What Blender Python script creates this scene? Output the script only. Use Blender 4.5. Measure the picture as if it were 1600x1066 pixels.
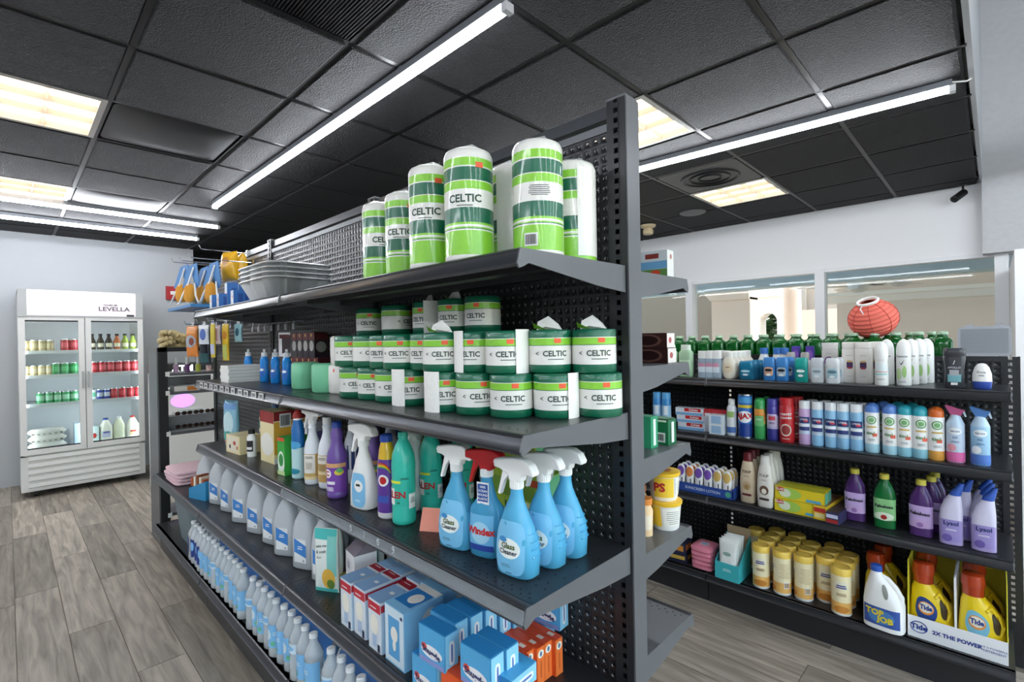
import bpy, math, random
import numpy as np
from mathutils import Matrix, Vector
random.seed(7)
C = bpy.context.scene.collection
for o in list(bpy.data.objects): bpy.data.objects.remove(o)
PI = math.pi
# ------------------------------------------------------------------ camera, sky, exposure
CZ = 1.40
F_PX, YAW, PITCH, ROLL = 771.72, -0.7970, -0.0036, 0.0179
cy_, sy_ = math.cos(YAW), math.sin(YAW)
fw = np.array([cy_*math.cos(PITCH), sy_*math.cos(PITCH), math.sin(PITCH)])
rt = np.array([sy_, -cy_, 0.0]); dn = np.cross(fw, rt)
r2 = rt*math.cos(ROLL)+dn*math.sin(ROLL); d2 = dn*math.cos(ROLL)-rt*math.sin(ROLL)
cam = bpy.data.cameras.new('camera'); camo = bpy.data.objects.new('camera', cam); C.objects.link(camo)
cam.sensor_width = 36.0; cam.lens = F_PX/1600*36.0; cam.clip_start = 0.02; cam.clip_end = 300
M4 = Matrix.Identity(4)
for i in range(3):
    M4[i][0] = r2[i]; M4[i][1] = -d2[i]; M4[i][2] = -fw[i]
M4[2][3] = CZ
camo.matrix_world = M4
bpy.context.scene.camera = camo
vs = bpy.context.scene.view_settings
vs.view_transform = 'Standard'; vs.look = 'None'; vs.gamma = 1.0; vs.use_curve_mapping = False
vs.exposure = 0.78
LED_POWER, TROFFER_POWER, SKY, SUN = 28.0, 2.4, 0.62, 2.6
w = bpy.data.worlds.new('sky'); bpy.context.scene.world = w; w.use_nodes = True
nt = w.node_tree; sk = nt.nodes.new('ShaderNodeTexSky'); sk.sky_type = 'NISHITA'; sk.sun_disc = False
sk.sun_elevation = math.radians(52); sk.sun_rotation = math.radians(200); sk.air_density = 1.3; sk.dust_density = 2.0
nt.links.new(sk.outputs[0], nt.nodes['Background'].inputs[0]); nt.nodes['Background'].inputs[1].default_value = SKY
sun = bpy.data.lights.new('sun', 'SUN'); sun.energy = SUN; sun.angle = 0.01; sun.color = (1, .96, .9)
suno = bpy.data.objects.new('sun', sun); C.objects.link(suno); suno.rotation_euler = (math.radians(38), 0, math.radians(35)); suno.location = (0, -12, 12)

def ray(px, py):
    a, b = (px-800)/F_PX, (py-533)/F_PX
    return r2*a+d2*b+fw
def at(px, py, **k):          # the point on a plane x= / y= / z= that is seen at this place of the photograph
    (ax, v), = k.items(); i = 'xyz'.index(ax); d = ray(px, py)
    t = (v-(CZ if i == 2 else 0))/d[i]
    p = d*t; return Vector((p[0], p[1], p[2]+CZ))
def foot(px, py, z, off=0.0):  # centre of a thing whose front foot is seen there, `off` deep
    p = at(px, py, z=z); h = Vector((p.x, p.y, 0)).normalized()
    return Vector((p.x+h.x*off, p.y+h.y*off, z))

# ------------------------------------------------------------------ materials
def lin(c):
    if isinstance(c, str):
        c = [int(c[i:i+2], 16)/255 for i in (0, 2, 4)]
    return tuple(x/12.92 if x <= .04045 else ((x+.055)/1.055)**2.4 for x in c)+(1,)
_m = {}
def mat(name, col='808080', rough=.5, metal=0.0, trans=0.0, ior=1.45, coat=0.0, emit=0.0, ecol=None, bump=0.0, bscale=60.0, alpha=1.0, spec=None, vary=0.0, bdist=.004):
    if name in _m: return _m[name]
    m = bpy.data.materials.new(name); _m[name] = m; m.use_nodes = True
    nt = m.node_tree; p = nt.nodes['Principled BSDF']; I = p.inputs
    I['Base Color'].default_value = lin(col); I['Roughness'].default_value = rough; I['Metallic'].default_value = metal
    I['Transmission Weight'].default_value = trans; I['IOR'].default_value = ior; I['Coat Weight'].default_value = coat; I['Coat Roughness'].default_value = .08
    I['Alpha'].default_value = alpha
    if spec is not None: I['Specular IOR Level'].default_value = spec
    if emit: I['Emission Strength'].default_value = emit; I['Emission Color'].default_value = lin(ecol or col)
    tc = None
    if bump or vary:
        tc = nt.nodes.new('ShaderNodeTexCoord'); nz = nt.nodes.new('ShaderNodeTexNoise'); nz.inputs['Scale'].default_value = bscale; nz.inputs['Detail'].default_value = 4
        nt.links.new(tc.outputs['Object'], nz.inputs['Vector'])
        if bump:
            b = nt.nodes.new('ShaderNodeBump'); b.inputs['Strength'].default_value = bump; b.inputs['Distance'].default_value = bdist
            nt.links.new(nz.outputs[0], b.inputs['Height']); nt.links.new(b.outputs[0], I['Normal'])
        if vary:
            mx = nt.nodes.new('ShaderNodeMix'); mx.data_type = 'RGBA'
            c = lin(col); mx.inputs[6].default_value = tuple(x*(1-vary) for x in c[:3])+(1,); mx.inputs[7].default_value = tuple(min(1, x*(1+vary)) for x in c[:3])+(1,)
            nt.links.new(nz.outputs[0], mx.inputs[0]); nt.links.new(mx.outputs[2], I['Base Color'])
    return m
def flat(col, rough=.45, coat=0.0):       # plain printed / moulded colour
    return mat('print_'+col+('_gloss' if coat else '')+('_%d' % (rough*100)), col, rough, coat=coat)
def clearmat(name, col, t=.6, rough=.08):  # thin clear plastic: part see-through, part glossy
    if name in _m: return _m[name]
    m = bpy.data.materials.new(name); _m[name] = m; m.use_nodes = True; nt = m.node_tree
    p = nt.nodes['Principled BSDF']; p.inputs['Base Color'].default_value = lin(col); p.inputs['Roughness'].default_value = rough
    tr = nt.nodes.new('ShaderNodeBsdfTransparent'); tr.inputs[0].default_value = tuple(.5+.5*x for x in lin(col)[:3])+(1,)
    mx = nt.nodes.new('ShaderNodeMixShader'); mx.inputs[0].default_value = t
    nt.links.new(p.outputs[0], mx.inputs[1]); nt.links.new(tr.outputs[0], mx.inputs[2]); nt.links.new(mx.outputs[0], nt.nodes['Material Output'].inputs[0])
    return m
def glassmat(name, tint='F4F8F6'):
    if name in _m: return _m[name]
    m = bpy.data.materials.new(name); _m[name] = m; m.use_nodes = True; nt = m.node_tree
    tr = nt.nodes.new('ShaderNodeBsdfTransparent'); tr.inputs[0].default_value = lin(tint)
    gl = nt.nodes.new('ShaderNodeBsdfGlossy'); gl.inputs['Roughness'].default_value = .02
    fr = nt.nodes.new('ShaderNodeFresnel'); fr.inputs[0].default_value = 1.22
    mx = nt.nodes.new('ShaderNodeMixShader'); nt.links.new(fr.outputs[0], mx.inputs[0]); nt.links.new(tr.outputs[0], mx.inputs[1]); nt.links.new(gl.outputs[0], mx.inputs[2])
    nt.links.new(mx.outputs[0], nt.nodes['Material Output'].inputs[0]); return m
WHITE = mat('white_plastic', 'F2F2F0', .35)
BLACKINK = flat('22252A'); NAVY = flat('1F2F6E')
METAL = mat('charcoal_shelf_metal', '6C6E72', .36, metal=0.25, vary=.08, bscale=9)
METALD = mat('black_shelf_metal', '2E2F32', .30, metal=.15, vary=.08, bscale=9)
LIP = mat('shelf_lip_metal', '4A4C51', .28, metal=.5)
EDGE = mat('hole_rim_highlight', 'A6A8AC', .4, metal=.5)  # pale hole walls: the lit rim of each peg hole put into colour
HOLE = mat('dark_recess', '08080A', .7)
CHROME = mat('wire_chrome', 'C9CCD0', .22, metal=.9)
CARDK = mat('kraft_board', 'B79E7E', .7)

# ------------------------------------------------------------------ mesh building
class MB:
    def __init__(s): s.v = []; s.f = []; s.m = []
    def add(s, vs, fs, m=0):
        n = len(s.v); s.v += [tuple(v) for v in vs]; s.f += [tuple(i+n for i in f) for f in fs]
        s.m += (m if isinstance(m, list) else [m]*len(fs)); return s
    def box(s, x0, x1, y0, y1, z0, z1, m=0):
        return s.add([(x0, y0, z0), (x1, y0, z0), (x1, y1, z0), (x0, y1, z0), (x0, y0, z1), (x1, y0, z1), (x1, y1, z1), (x0, y1, z1)],
                     [(0, 3, 2, 1), (4, 5, 6, 7), (0, 1, 5, 4), (1, 2, 6, 5), (2, 3, 7, 6), (3, 0, 4, 7)], m)
    def cbox(s, c, d, m=0): return s.box(c[0]-d[0]/2, c[0]+d[0]/2, c[1]-d[1]/2, c[1]+d[1]/2, c[2]-d[2]/2, c[2]+d[2]/2, m)
    def loft(s, secs, n=20, m=0, cap=True):
        N = len(s.v)
        for q in secs:
            for k in range(n):
                x, y = ring(q, 2*PI*k/n); s.v.append((x, y, q[0]))
        for i in range(len(secs)-1):
            for k in range(n):
                a = N+i*n+k; b = N+i*n+(k+1) % n
                s.f.append((a, b, b+n, a+n)); s.m.append(m[i] if isinstance(m, list) else m)
        if cap:
            s.f.append(tuple(N+k for k in reversed(range(n)))); s.m.append(m[0] if isinstance(m, list) else m)
            t = N+(len(secs)-1)*n; s.f.append(tuple(t+k for k in range(n))); s.m.append(m[-1] if isinstance(m, list) else m)
        return s
    def prism(s, pts, a, b, axis='x', m=0):     # pts: closed 2D outline; axis x -> (y,z), y -> (x,z), z -> (x,y)
        def P(u, v, t): return {'x': (t, u, v), 'y': (u, t, v), 'z': (u, v, t)}[axis]
        n = len(pts); vs = [P(u, v, a) for u, v in pts]+[P(u, v, b) for u, v in pts]
        fs = [(k, (k+1) % n, (k+1) % n+n, k+n) for k in range(n)]+[tuple(reversed(range(n))), tuple(range(n, 2*n))]
        return s.add(vs, fs, m)
    def tube(s, pts, r, n=8, m=0):
        pts = [Vector(p) for p in pts]; N = len(s.v); up = Vector((.13, .21, .97))
        for i, p in enumerate(pts):
            d = (pts[min(i+1, len(pts)-1)]-pts[max(i-1, 0)]).normalized(); u = d.cross(up)
            if u.length < 1e-3: u = d.cross(Vector((1, 0, 0)))
            u.normalize(); v = d.cross(u); rr = r[i] if isinstance(r, (list, tuple)) else r
            for k in range(n):
                a = 2*PI*k/n; s.v.append(tuple(p+(u*math.cos(a)+v*math.sin(a))*rr))
        for i in range(len(pts)-1):
            for k in range(n):
                a = N+i*n+k; b = N+i*n+(k+1) % n; s.f.append((a, b, b+n, a+n)); s.m.append(m)
        s.f.append(tuple(N+k for k in reversed(range(n)))); s.m.append(m)
        t = N+(len(pts)-1)*n; s.f.append(tuple(t+k for k in range(n))); s.m.append(m); return s
    def move(s, d, frm=0):
        for i in range(frm, len(s.v)): s.v[i] = tuple(a+b for a, b in zip(s.v[i], d))
        return s
    def xf(s, fn): s.v = [tuple(fn(*v)) for v in s.v]; return s
    def build(s, name, mats, parent=None, loc=(0, 0, 0), smooth=True, ang=38, kind=None):
        me = bpy.data.meshes.new(name); me.from_pydata(s.v, [], s.f)
        if not isinstance(mats, (list, tuple)): mats = [mats]
        for m in mats: me.materials.append(m)
        me.polygons.foreach_set('material_index', s.m)
        if smooth:
            me.polygons.foreach_set('use_smooth', [True]*len(s.f)); me.set_sharp_from_angle(angle=math.radians(ang))
        me.update()
        o = bpy.data.objects.new(name, me); C.objects.link(o); o.location = loc
        if parent: o.parent = parent
        if kind: o['kind'] = kind
        return o
def ring(q, th):   # q = (z, rx, ry, cx, cy, power)
    rx = q[1]; ry = q[2] if len(q) > 2 else rx; cx = q[3] if len(q) > 3 else 0; cy = q[4] if len(q) > 4 else 0; p = q[5] if len(q) > 5 else 2
    c, s_ = math.cos(th), math.sin(th)
    return (cx+rx*math.copysign(abs(c)**(2/p), c), cy+ry*math.copysign(abs(s_)**(2/p), s_))
def sec_at(secs, z):
    full = [tuple(q)+tuple([q[1], 0, 0, 2][len(q)-2:]) for q in secs]
    if z <= full[0][0]: return full[0]
    for a, b in zip(full, full[1:]):
        if a[0] <= z <= b[0]:
            t = (z-a[0])/max(1e-9, b[0]-a[0]); return tuple(x+(y-x)*t for x, y in zip(a, b))
    return full[-1]
def wrap(secs, deg, eps=.0007):            # (sideways, height) -> point just off the lofted surface
    cache = {}
    def fn(s_, t):
        k = round(t, 4)
        if k not in cache:
            q = sec_at(secs, t); th = np.linspace(math.radians(deg-120), math.radians(deg+120), 161)
            P = np.array([ring(q, a) for a in th]); L = np.concatenate([[0], np.cumsum(np.hypot(*np.diff(P, axis=0).T))]); L -= L[80]
            cache[k] = (L, P)
        L, P = cache[k]; x = np.interp(s_, L, P[:, 0]); y = np.interp(s_, L, P[:, 1])
        x2 = np.interp(s_+.001, L, P[:, 0]); y2 = np.interp(s_+.001, L, P[:, 1]); tx, ty = x2-x, y2-y; n = math.hypot(tx, ty) or 1
        return (x+ty/n*eps, y-tx/n*eps, t)
    return fn
def face_y(y, cx=0, cz=0, eps=.0006): return lambda s_, t: (cx-s_, y+eps, cz+t)     # on a face looking to +Y
def face_x(x, cy=0, cz=0, eps=.0006): return lambda s_, t: (x-eps, cy-s_, cz+t)     # on a face looking to -X
def face_top(z, cx=0, cy=0, eps=.0006): return lambda s_, t: (cx-s_, cy-t, z+eps)
def patch(mb, fn, s0, t0, w_, h_, shape='rect', m=0, nu=8, nv=6):
    N = len(mb.v)
    if shape == 'rect':
        for j in range(nv+1):
            for i in range(nu+1): mb.v.append(fn(s0-w_/2+w_*i/nu, t0-h_/2+h_*j/nv))
        for j in range(nv):
            for i in range(nu):
                a = N+j*(nu+1)+i; mb.f.append((a, a+1, a+nu+2, a+nu+1)); mb.m.append(m)
    else:
        n = 24; p = {'oval': 2, 'round': 4}[shape]; rs = (1,) if nu == 1 else (.25, .5, .75, 1)
        mb.v.append(fn(s0, t0))
        for rr in rs:
            for k in range(n):
                c, s_ = math.cos(2*PI*k/n), math.sin(2*PI*k/n)
                mb.v.append(fn(s0+rr*w_/2*math.copysign(abs(c)**(2/p), c), t0+rr*h_/2*math.copysign(abs(s_)**(2/p), s_)))
        for k in range(n):
            k2 = (k+1) % n; mb.f.append((N, N+1+k, N+1+k2)); mb.m.append(m)
            for q in range(len(rs)-1):
                o_ = N+1+q*n; mb.f.append((o_+k, o_+n+k, o_+n+k2, o_+k2)); mb.m.append(m)
    return mb
_t = {}
def text_geo(s_, size, bold=0.0, wide=1.0):
    k = (s_, size, bold, wide)
    if k not in _t:
        cu = bpy.data.curves.new('t', 'FONT'); cu.body = s_; cu.size = size; cu.align_x = 'CENTER'; cu.align_y = 'CENTER'; cu.offset = bold*size; cu.resolution_u = 2
        o = bpy.data.objects.new('t', cu); C.objects.link(o); dg = bpy.context.evaluated_depsgraph_get(); me = o.evaluated_get(dg).to_mesh()
        _t[k] = ([(v.co.x*wide, v.co.y) for v in me.vertices], [tuple(p.vertices) for p in me.polygons])
        o.evaluated_get(dg).to_mesh_clear(); bpy.data.objects.remove(o); bpy.data.curves.remove(cu)
    return _t[k]
def write(mb, s_, size, fn, ds=0, dt=0, m=0, bold=.02, wide=1.0, tilt=0.0):
    vs_, fs = text_geo(s_, size, bold, wide); return mb.add([fn(x+ds, y+dt+tilt*x) for x, y in vs_], fs, m)
def scribble(mb, fn, s0, t0, w_, lines, m=0, hgt=.0016, gap=.0035):   # small print too fine to read: short bars
    rnd = random.Random(3)
    for i in range(lines):
        ww = w_*rnd.uniform(.65, 1); patch(mb, fn, s0, t0-i*gap, ww, hgt, m=m, nu=5, nv=1)
    return mb
def barcode(mb, fn, s0, t0, w_, h_, mw, mk):
    patch(mb, fn, s0, t0, w_, h_, m=mw, nu=3, nv=1); n = 9
    f2 = lambda a, b: tuple(Vector(fn(a, b))+(Vector(fn(a, b))-Vector(fn(a, b)))*0)
    rnd = random.Random(5)
    for i in range(n): patch(mb, bump_fn(fn, .0004), s0-w_*.42+w_*.84*(i+.5)/n, t0, w_*.84/n*rnd.choice([.35, .55, .7]), h_*.76, m=mk, nu=1, nv=1)
    return mb
def bump_fn(fn, e):                          # the same mapping, a hair further out
    def g(a, b):
        p = Vector(fn(a, b)); q = Vector(fn(a+.0005, b))-p; r = Vector(fn(a, b+.0005))-p; n = q.cross(r)
        return tuple(p+n.normalized()*e) if n.length > 1e-12 else tuple(p)
    return g

# ------------------------------------------------------------------ things, parts, copies
def root(name): o = bpy.data.objects.new(name, None); C.objects.link(o); o.empty_display_size = .05; return o
def tag(o, label=None, cat=None, group=None, kind=None):
    if label: o['label'] = label
    if cat: o['category'] = cat
    if group: o['group'] = group
    if kind: o['kind'] = kind
    return o
def copy_tree(o, parent=None):
    c = o.copy(); C.objects.link(c)
    if parent: c.parent = parent
    for ch in list(o.children): copy_tree(ch, c)
    return c
class Kind:                                  # builds its thing once, then copies it with all its parts
    def __init__(s, maker, cat): s.mk = maker; s.o = None; s.cat = cat
    def put(s, loc, label, group=None, rz=0.0, scale=None, rot=None):
        if s.o is None: s.o = s.mk(); o = s.o
        else:
            o = copy_tree(s.o)
            if 'group' in o: del o['group']
        o.location = loc; o.rotation_euler = rot or (0, 0, rz); o.scale = (1, 1, 1) if scale is None else ((scale,)*3 if not isinstance(scale, tuple) else scale)
        return tag(o, label, s.cat, group)
def ordn(i): return ['first', 'second', 'third', 'fourth', 'fifth', 'sixth', 'seventh', 'eighth', 'ninth', 'tenth', 'eleventh', 'twelfth', 'thirteenth', 'fourteenth', 'fifteenth', 'sixteenth', 'seventeenth', 'eighteenth', 'nineteenth', 'twentieth', 'twenty-first', 'twenty-second', 'twenty-third', 'twenty-fourth', 'twenty-fifth', 'twenty-sixth', 'twenty-seventh', 'twenty-eighth', 'twenty-ninth', 'thirtieth', 'thirty-first', 'thirty-second', 'thirty-third', 'thirty-fourth', 'thirty-fifth', 'thirty-sixth', 'thirty-seventh', 'thirty-eighth', 'thirty-ninth', 'fortieth'][i]
def struct(o): o['kind'] = 'structure'; return o

# ================================================================== ROOM
CE = CZ+1.1935; XL = lambda k: 1.827+.61*k; YL = lambda j: -.367-.61*j
wallm = mat('white_wall_paint', 'B6B9BD', .75, bump=.25, bscale=14)
wallr = mat('white_paint_lightened', 'EDEEEF', .75, bump=.25, bscale=14)  # wall paint lightened in colour to make up for weak light by the windows
roughm = mat('rough_plaster', 'C4C5C7', .9, bump=1.0, bscale=22, vary=.07)
ceilm = mat('black_ceiling_tile', '171719', .6, bump=1.0, bscale=150, bdist=.012, spec=.25)
smoothm = mat('smooth_black_panel', '1F1F21', .42)
gridm = mat('black_grid_bar', '1E1E20', .4)
ceiling = struct(MB().box(.06, 9.1, -5.6, 4.1, CE+.035, CE+.06).build('ceiling', gridm))
MB_ = MB().box(-4.2, .06, -5.6, 4.1, 4.05, 4.1).build('ceiling', wallm); struct(MB_)
struct(MB().box(.055, .075, -5.5, 4.1, CE-.0, 4.1).build('trim_1', wallm))
def tile_mb(w_, d):
    b = .012
    return MB().add([(-w_/2, -d/2, .02), (w_/2, -d/2, .02), (w_/2, d/2, .02), (-w_/2, d/2, .02), (-w_/2, -d/2, 0), (w_/2, -d/2, 0), (w_/2, d/2, 0), (-w_/2, d/2, 0),
        (-w_/2+b, -d/2+b, -.009), (w_/2-b, -d/2+b, -.009), (w_/2-b, d/2-b, -.009), (-w_/2+b, d/2-b, -.009)],
        [(0, 1, 2, 3), (0, 4, 5, 1), (1, 5, 6, 2), (2, 6, 7, 3), (3, 7, 4, 0), (4, 8, 9, 5), (5, 9, 10, 6), (6, 10, 11, 7), (7, 11, 8, 4), (8, 11, 10, 9)])
SPECIAL = {(2, -1): 'troffer', (5, -1): 'troffer', (-1, 3): 'troffer', (-1, 6): 'troffer', (2, 0): 'panel', (5, 0): 'panel', (-1, 0): 'grille', (-1, 5): 'round'}
t0 = None
for k in range(-3, 12):
    for j in range(-3, 9):
        x0, x1, y1, y0 = max(XL(k), .08), min(XL(k+1), 9.1), YL(j), max(YL(j+1), -5.5)
        kind = SPECIAL.get((k, j))
        if kind == 'troffer' or y1-y0 < .05: continue
        c = ((x0+x1)/2, (y0+y1)/2, CE)
        if kind == 'panel':
            MB().loft([(-.009, .15, .15, 0, 0, 2.2), (-.006, .25, .25, 0, 0, 5), (.0, .285, .285, 0, 0, 16), (.02, .29, .29, 0, 0, 20)], 32).build('smooth_panel', smoothm, ceiling, c)
        elif kind == 'grille':
            gf = MB().box(-.29, .29, -.29, .29, .006, .02).build('return_air_grille', HOLE, ceiling, c, smooth=False); g = MB()
            for i in range(48): g.box(-.285, .285, -.286+i*.012, -.280+i*.012, -.004, .006)
            g.build('grille_slat', gridm, gf, smooth=False, kind='stuff')
        elif kind == 'round':
            g = MB().loft([(-.004, .285, .285, 0, 0, 20), (.02, .29, .29, 0, 0, 20)], 40)
            for r_ in (.2, .14, .08):
                g.add([(r_*math.cos(a)*q, r_*math.sin(a)*q, zz) for q, zz in ((1.06, -.004), (1, -.014), (.93, -.006)) for a in [2*PI*i/32 for i in range(32)]],
                      [(q*32+i, q*32+(i+1) % 32, (q+1)*32+(i+1) % 32, (q+1)*32+i) for q in (0, 1) for i in range(32)])
            g.build('round_air_diffuser', smoothm, ceiling, c)
        elif abs(x1-x0-.61) < .01 and abs(y1-y0-.61) < .01:
            if t0 is None: t0 = tile_mb(.594, .594).build('tile', ceilm, ceiling, c, smooth=False)
            else: o = t0.copy(); C.objects.link(o); o.location = c
        else: tile_mb(x1-x0-.016, y1-y0-.016).build('tile', ceilm, ceiling, c, smooth=False)
bx_ = MB().box(0, 9.1, -.011, .011, -.004, .03).build('grid_bar', gridm, ceiling, (.07, 0, CE), smooth=False)
bx_.location = (.07, YL(-3), CE)
for j in range(-2, 10):
    if YL(j) > -5.5: o = bx_.copy(); C.objects.link(o); o.location = (.07, YL(j), CE)
by_ = MB().box(-.011, .011, -5.5, 2, -.004, .03).build('cross_bar', gridm, ceiling, (XL(-2), 0, CE), smooth=False)
for k in range(-1, 12): o = by_.copy(); C.objects.link(o); o.location = (XL(k), 0, CE)
MB().box(.07, 9.1, 2.0, 4.1, CE, CE+.02).build('rear_panel', smoothm, ceiling, smooth=False)

# recessed lights
def mk_troffer():
    r = root('troffer_light'); f = MB(); h = .30; q = .275
    f.box(-h, h, -h, -q, -.008, .03).box(-h, h, q, h, -.008, .03).box(-h, -q, -q, q, -.008, .03).box(q, h, -q, q, -.008, .03)
    f.build('frame', mat('light_frame', 'C9C6C0', .4), r, smooth=False)
    MB().box(-q, q, -q, q, .028, .032).build('lamp_panel', mat('warm_lamp', 'FFE9C8', .5, emit=TROFFER_POWER, ecol='FFE9CC'), r, smooth=False)
    for i in (1, 2):
        t = -q+2*q*i/3
        for ax in 'xy': MB().prism([(t-.012, .026), (t, -.004), (t+.012, .026)], -q, q, ax).build('louver_blade', mat('louver_white', 'EDE6DA', .35), r, smooth=False)
    return r
TROF = Kind(mk_troffer, 'ceiling light')
for k, j, l in ((2, -1, 'larger recessed square light with white louvers at the upper left of the ceiling'), (5, -1, 'recessed square light just in front of the far light tubes, left'),
                (-1, 3, 'recessed square light half hidden behind the tall near shelf post'), (-1, 6, 'warm recessed square light above the window aisle beside the round air diffuser')):
    TROF.put((XL(k)+.305, YL(j)-.305, CE), l, 'recessed square ceiling lights')
ledm = mat('led_white', 'FFFFFF', .4, emit=LED_POWER, ecol='F4F8FF')
def led(p, q, label, cord=None):
    p, q = Vector(p), Vector(q); L = (q-p).length; r = root('led_tube_light'); r.location = (p+q)/2; d = (q-p)/L; r.rotation_euler = (0, 0, math.atan2(d.y, d.x))
    MB().box(-L/2, L/2, -.02, .02, .012, .045).build('housing', mat('led_housing', '8E9298', .4, .4), r, smooth=False)
    t = MB().loft([(-L/2+.01, .017, .017, 0, 0), (L/2-.01, .017, .017, 0, 0)], 14).xf(lambda x, y, z: (z, x, y)); t.build('tube', ledm, r)
    for s_ in (-1, 1): MB().box(s_*L/2-.012, s_*L/2+.012, -.019, .019, -.018, .014).build('end_cap', mat('led_end', 'DADCDF', .4), r, smooth=False)
    if cord: MB().tube([Vector(c)-r.location if False else r.rotation_euler.to_matrix().inverted() @ (Vector(c)-Vector(r.location)) for c in cord], .004, 6).build('cord', WHITE, r)
    tag(r, label, 'light', 'white tube lights')
LZ = CE-.05
led((1.19, -1.225, LZ), (4.62, -1.225, LZ), 'long white tube light running above the tall shelf from top centre', [(1.19, -1.225, LZ+.03), (1.13, -1.23, LZ+.045), (1.12, -1.25, CE-.004)])
led((.13, -3.13, LZ), (3.5, -2.93, LZ), 'long white tube light above the window aisle, right of the post', [(.13, -3.13, LZ+.03), (.08, -3.14, LZ+.02), (.065, -3.15, CE-.02)])
led((5.40, 1.6, LZ), (5.40, -1.46, LZ), 'nearer of the two cross tube lights in front of the far wall')
led((6.15, 1.6, LZ), (6.15, -1.46, LZ), 'farther of the two cross tube lights, closest to the far wall')
for y, xa, xb, l in ((1.15, .3, 3.7, 'white tube light over the next aisle, outside the picture, nearer end'), (1.15, 4.0, 5.2, 'short white tube light over the next aisle, outside the picture'), (2.7, .3, 3.7, 'white tube light beyond the next aisle, outside the picture'), (2.7, 4.0, 6.8, 'white tube light beyond the next aisle, far end, outside the picture')): led((xa, y, LZ), (xb, y, LZ), l)
for i, y in enumerate((2.7, 1.6, .5, -.5, -1.4, -2.3, -3.2)): led((-3.5, y, 2.62), (-.6, y, 2.62), 'added unseen suspended tube light brightening the window aisle, %s from the windows' % ordn(6-i))  # unseen tubes added to brighten the window aisle and its wall
# round speaker, smoke detector, camera
tag(MB().loft([(-.012, .10), (-.006, .115), (.0, .12)], 28).build('ceiling_speaker', mat('grey_grille', '77777A', .6), None, (2.06, -4.62, CE-.009)), 'round grey speaker set flush in a black ceiling tile near windows', 'speaker')
sd = root('smoke_detector'); sd.location = (2.62, -4.78, CE-.009); crm = mat('cream_plastic', 'E3CFA6', .45)
MB().loft([(-.03, .055), (-.02, .075), (0, .08)], 24).build('base', crm, sd); MB().loft([(-.10, .035), (-.095, .05), (-.06, .055), (-.03, .04)], 24).build('sensor_head', crm, sd)
tag(sd, 'cream smoke detector hanging under the black ceiling near windows', 'detector')
blk = mat('black_plastic', '18181A', .35)
sc = root('security_camera'); sc.location = (.17, -5.42, CE-.009); sc.scale = (.62, .62, .62)
MB().loft([(-.012, .045), (0, .045)], 18).tube([(0, 0, 0), (0, 0, -.09)], .012).build('mount', blk, sc)
cb = MB().loft([(-.10, .03), (-.09, .045), (.10, .045), (.11, .03)], 20).xf(lambda x, y, z: (x, y, z)); cbo = cb.build('camera_body', blk, sc, (.04, .07, -.155)); cbo.rotation_euler = (math.radians(58), 0, math.radians(-35))
ln = MB().loft([(.10, .03), (.115, .03)], 18).build('lens', mat('lens_grey', '5A5A60', .15), cbo); 
tag(sc, 'small black security camera hanging at the ceiling corner above the window', 'camera')

# floor and planks
pm = mat('vinyl_plank', '8D8880', .42); nt = pm.node_tree; p = nt.nodes['Principled BSDF']
oi = nt.nodes.new('ShaderNodeObjectInfo'); tc = nt.nodes.new('ShaderNodeTexCoord'); mp = nt.nodes.new('ShaderNodeMapping'); mp.inputs['Scale'].default_value = (1.3, 14, 14)
ad = nt.nodes.new('ShaderNodeVectorMath'); ad.operation = 'MULTIPLY_ADD'; ad.inputs[1].default_value = (1, 1, 1)
cx_ = nt.nodes.new('ShaderNodeCombineXYZ'); ml = nt.nodes.new('ShaderNodeMath'); ml.operation = 'MULTIPLY'; ml.inputs[1].default_value = 40
nt.links.new(oi.outputs['Random'], ml.inputs[0]); nt.links.new(ml.outputs[0], cx_.inputs[0]); nt.links.new(ml.outputs[0], cx_.inputs[2])
nt.links.new(tc.outputs['Object'], ad.inputs[0]); nt.links.new(cx_.outputs[0], ad.inputs[2]); nt.links.new(ad.outputs[0], mp.inputs[0])
nz = nt.nodes.new('ShaderNodeTexNoise'); nz.inputs['Scale'].default_value = 2.2; nz.inputs['Detail'].default_value = 8; nz.inputs['Distortion'].default_value = .8; nt.links.new(mp.outputs[0], nz.inputs[0])
cr = nt.nodes.new('ShaderNodeValToRGB'); nt.links.new(nz.outputs[0], cr.inputs[0])
for e, (pos, c) in zip((cr.color_ramp.elements[0], cr.color_ramp.elements[1]), ((.28, '776E63'), (.72, 'B8AD9F'))): e.position = pos; e.color = lin(c)
hs = nt.nodes.new('ShaderNodeHueSaturation'); mr = nt.nodes.new('ShaderNodeMapRange'); mr.inputs[3].default_value = .70; mr.inputs[4].default_value = 1.32
nt.links.new(oi.outputs['Random'], mr.inputs[0]); nt.links.new(mr.outputs[0], hs.inputs['Value']); nt.links.new(cr.outputs[0], hs.inputs['Color']); nt.links.new(hs.outputs[0], p.inputs['Base Color'])
floor = struct(MB().box(-4.2, 9.1, -5.6, 4.1, -.05, -.006).build('floor', pm, smooth=False))
pl = MB().add([(0, 0, -.006), (1.217, 0, -.006), (1.217, .178, -.006), (0, .178, -.006), (.001, .001, 0), (1.216, .001, 0), (1.216, .177, 0), (.001, .177, 0)], [(4, 5, 6, 7), (0, 1, 5, 4), (1, 2, 6, 5), (2, 3, 7, 6), (3, 0, 4, 7)])
p0 = None; rnd = random.Random(11)
for r_ in range(27):
    off = rnd.choice([0, .3, .6, .9])+rnd.uniform(-.08, .08)
    for i in range(7):
        loc = (-1.0+i*1.22+off, -4.15+r_*.18, 0)
        if p0 is None: p0 = pl.build('plank', pm, floor, loc, smooth=False)
        else: o = p0.copy(); C.objects.link(o); o.location = loc
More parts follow.
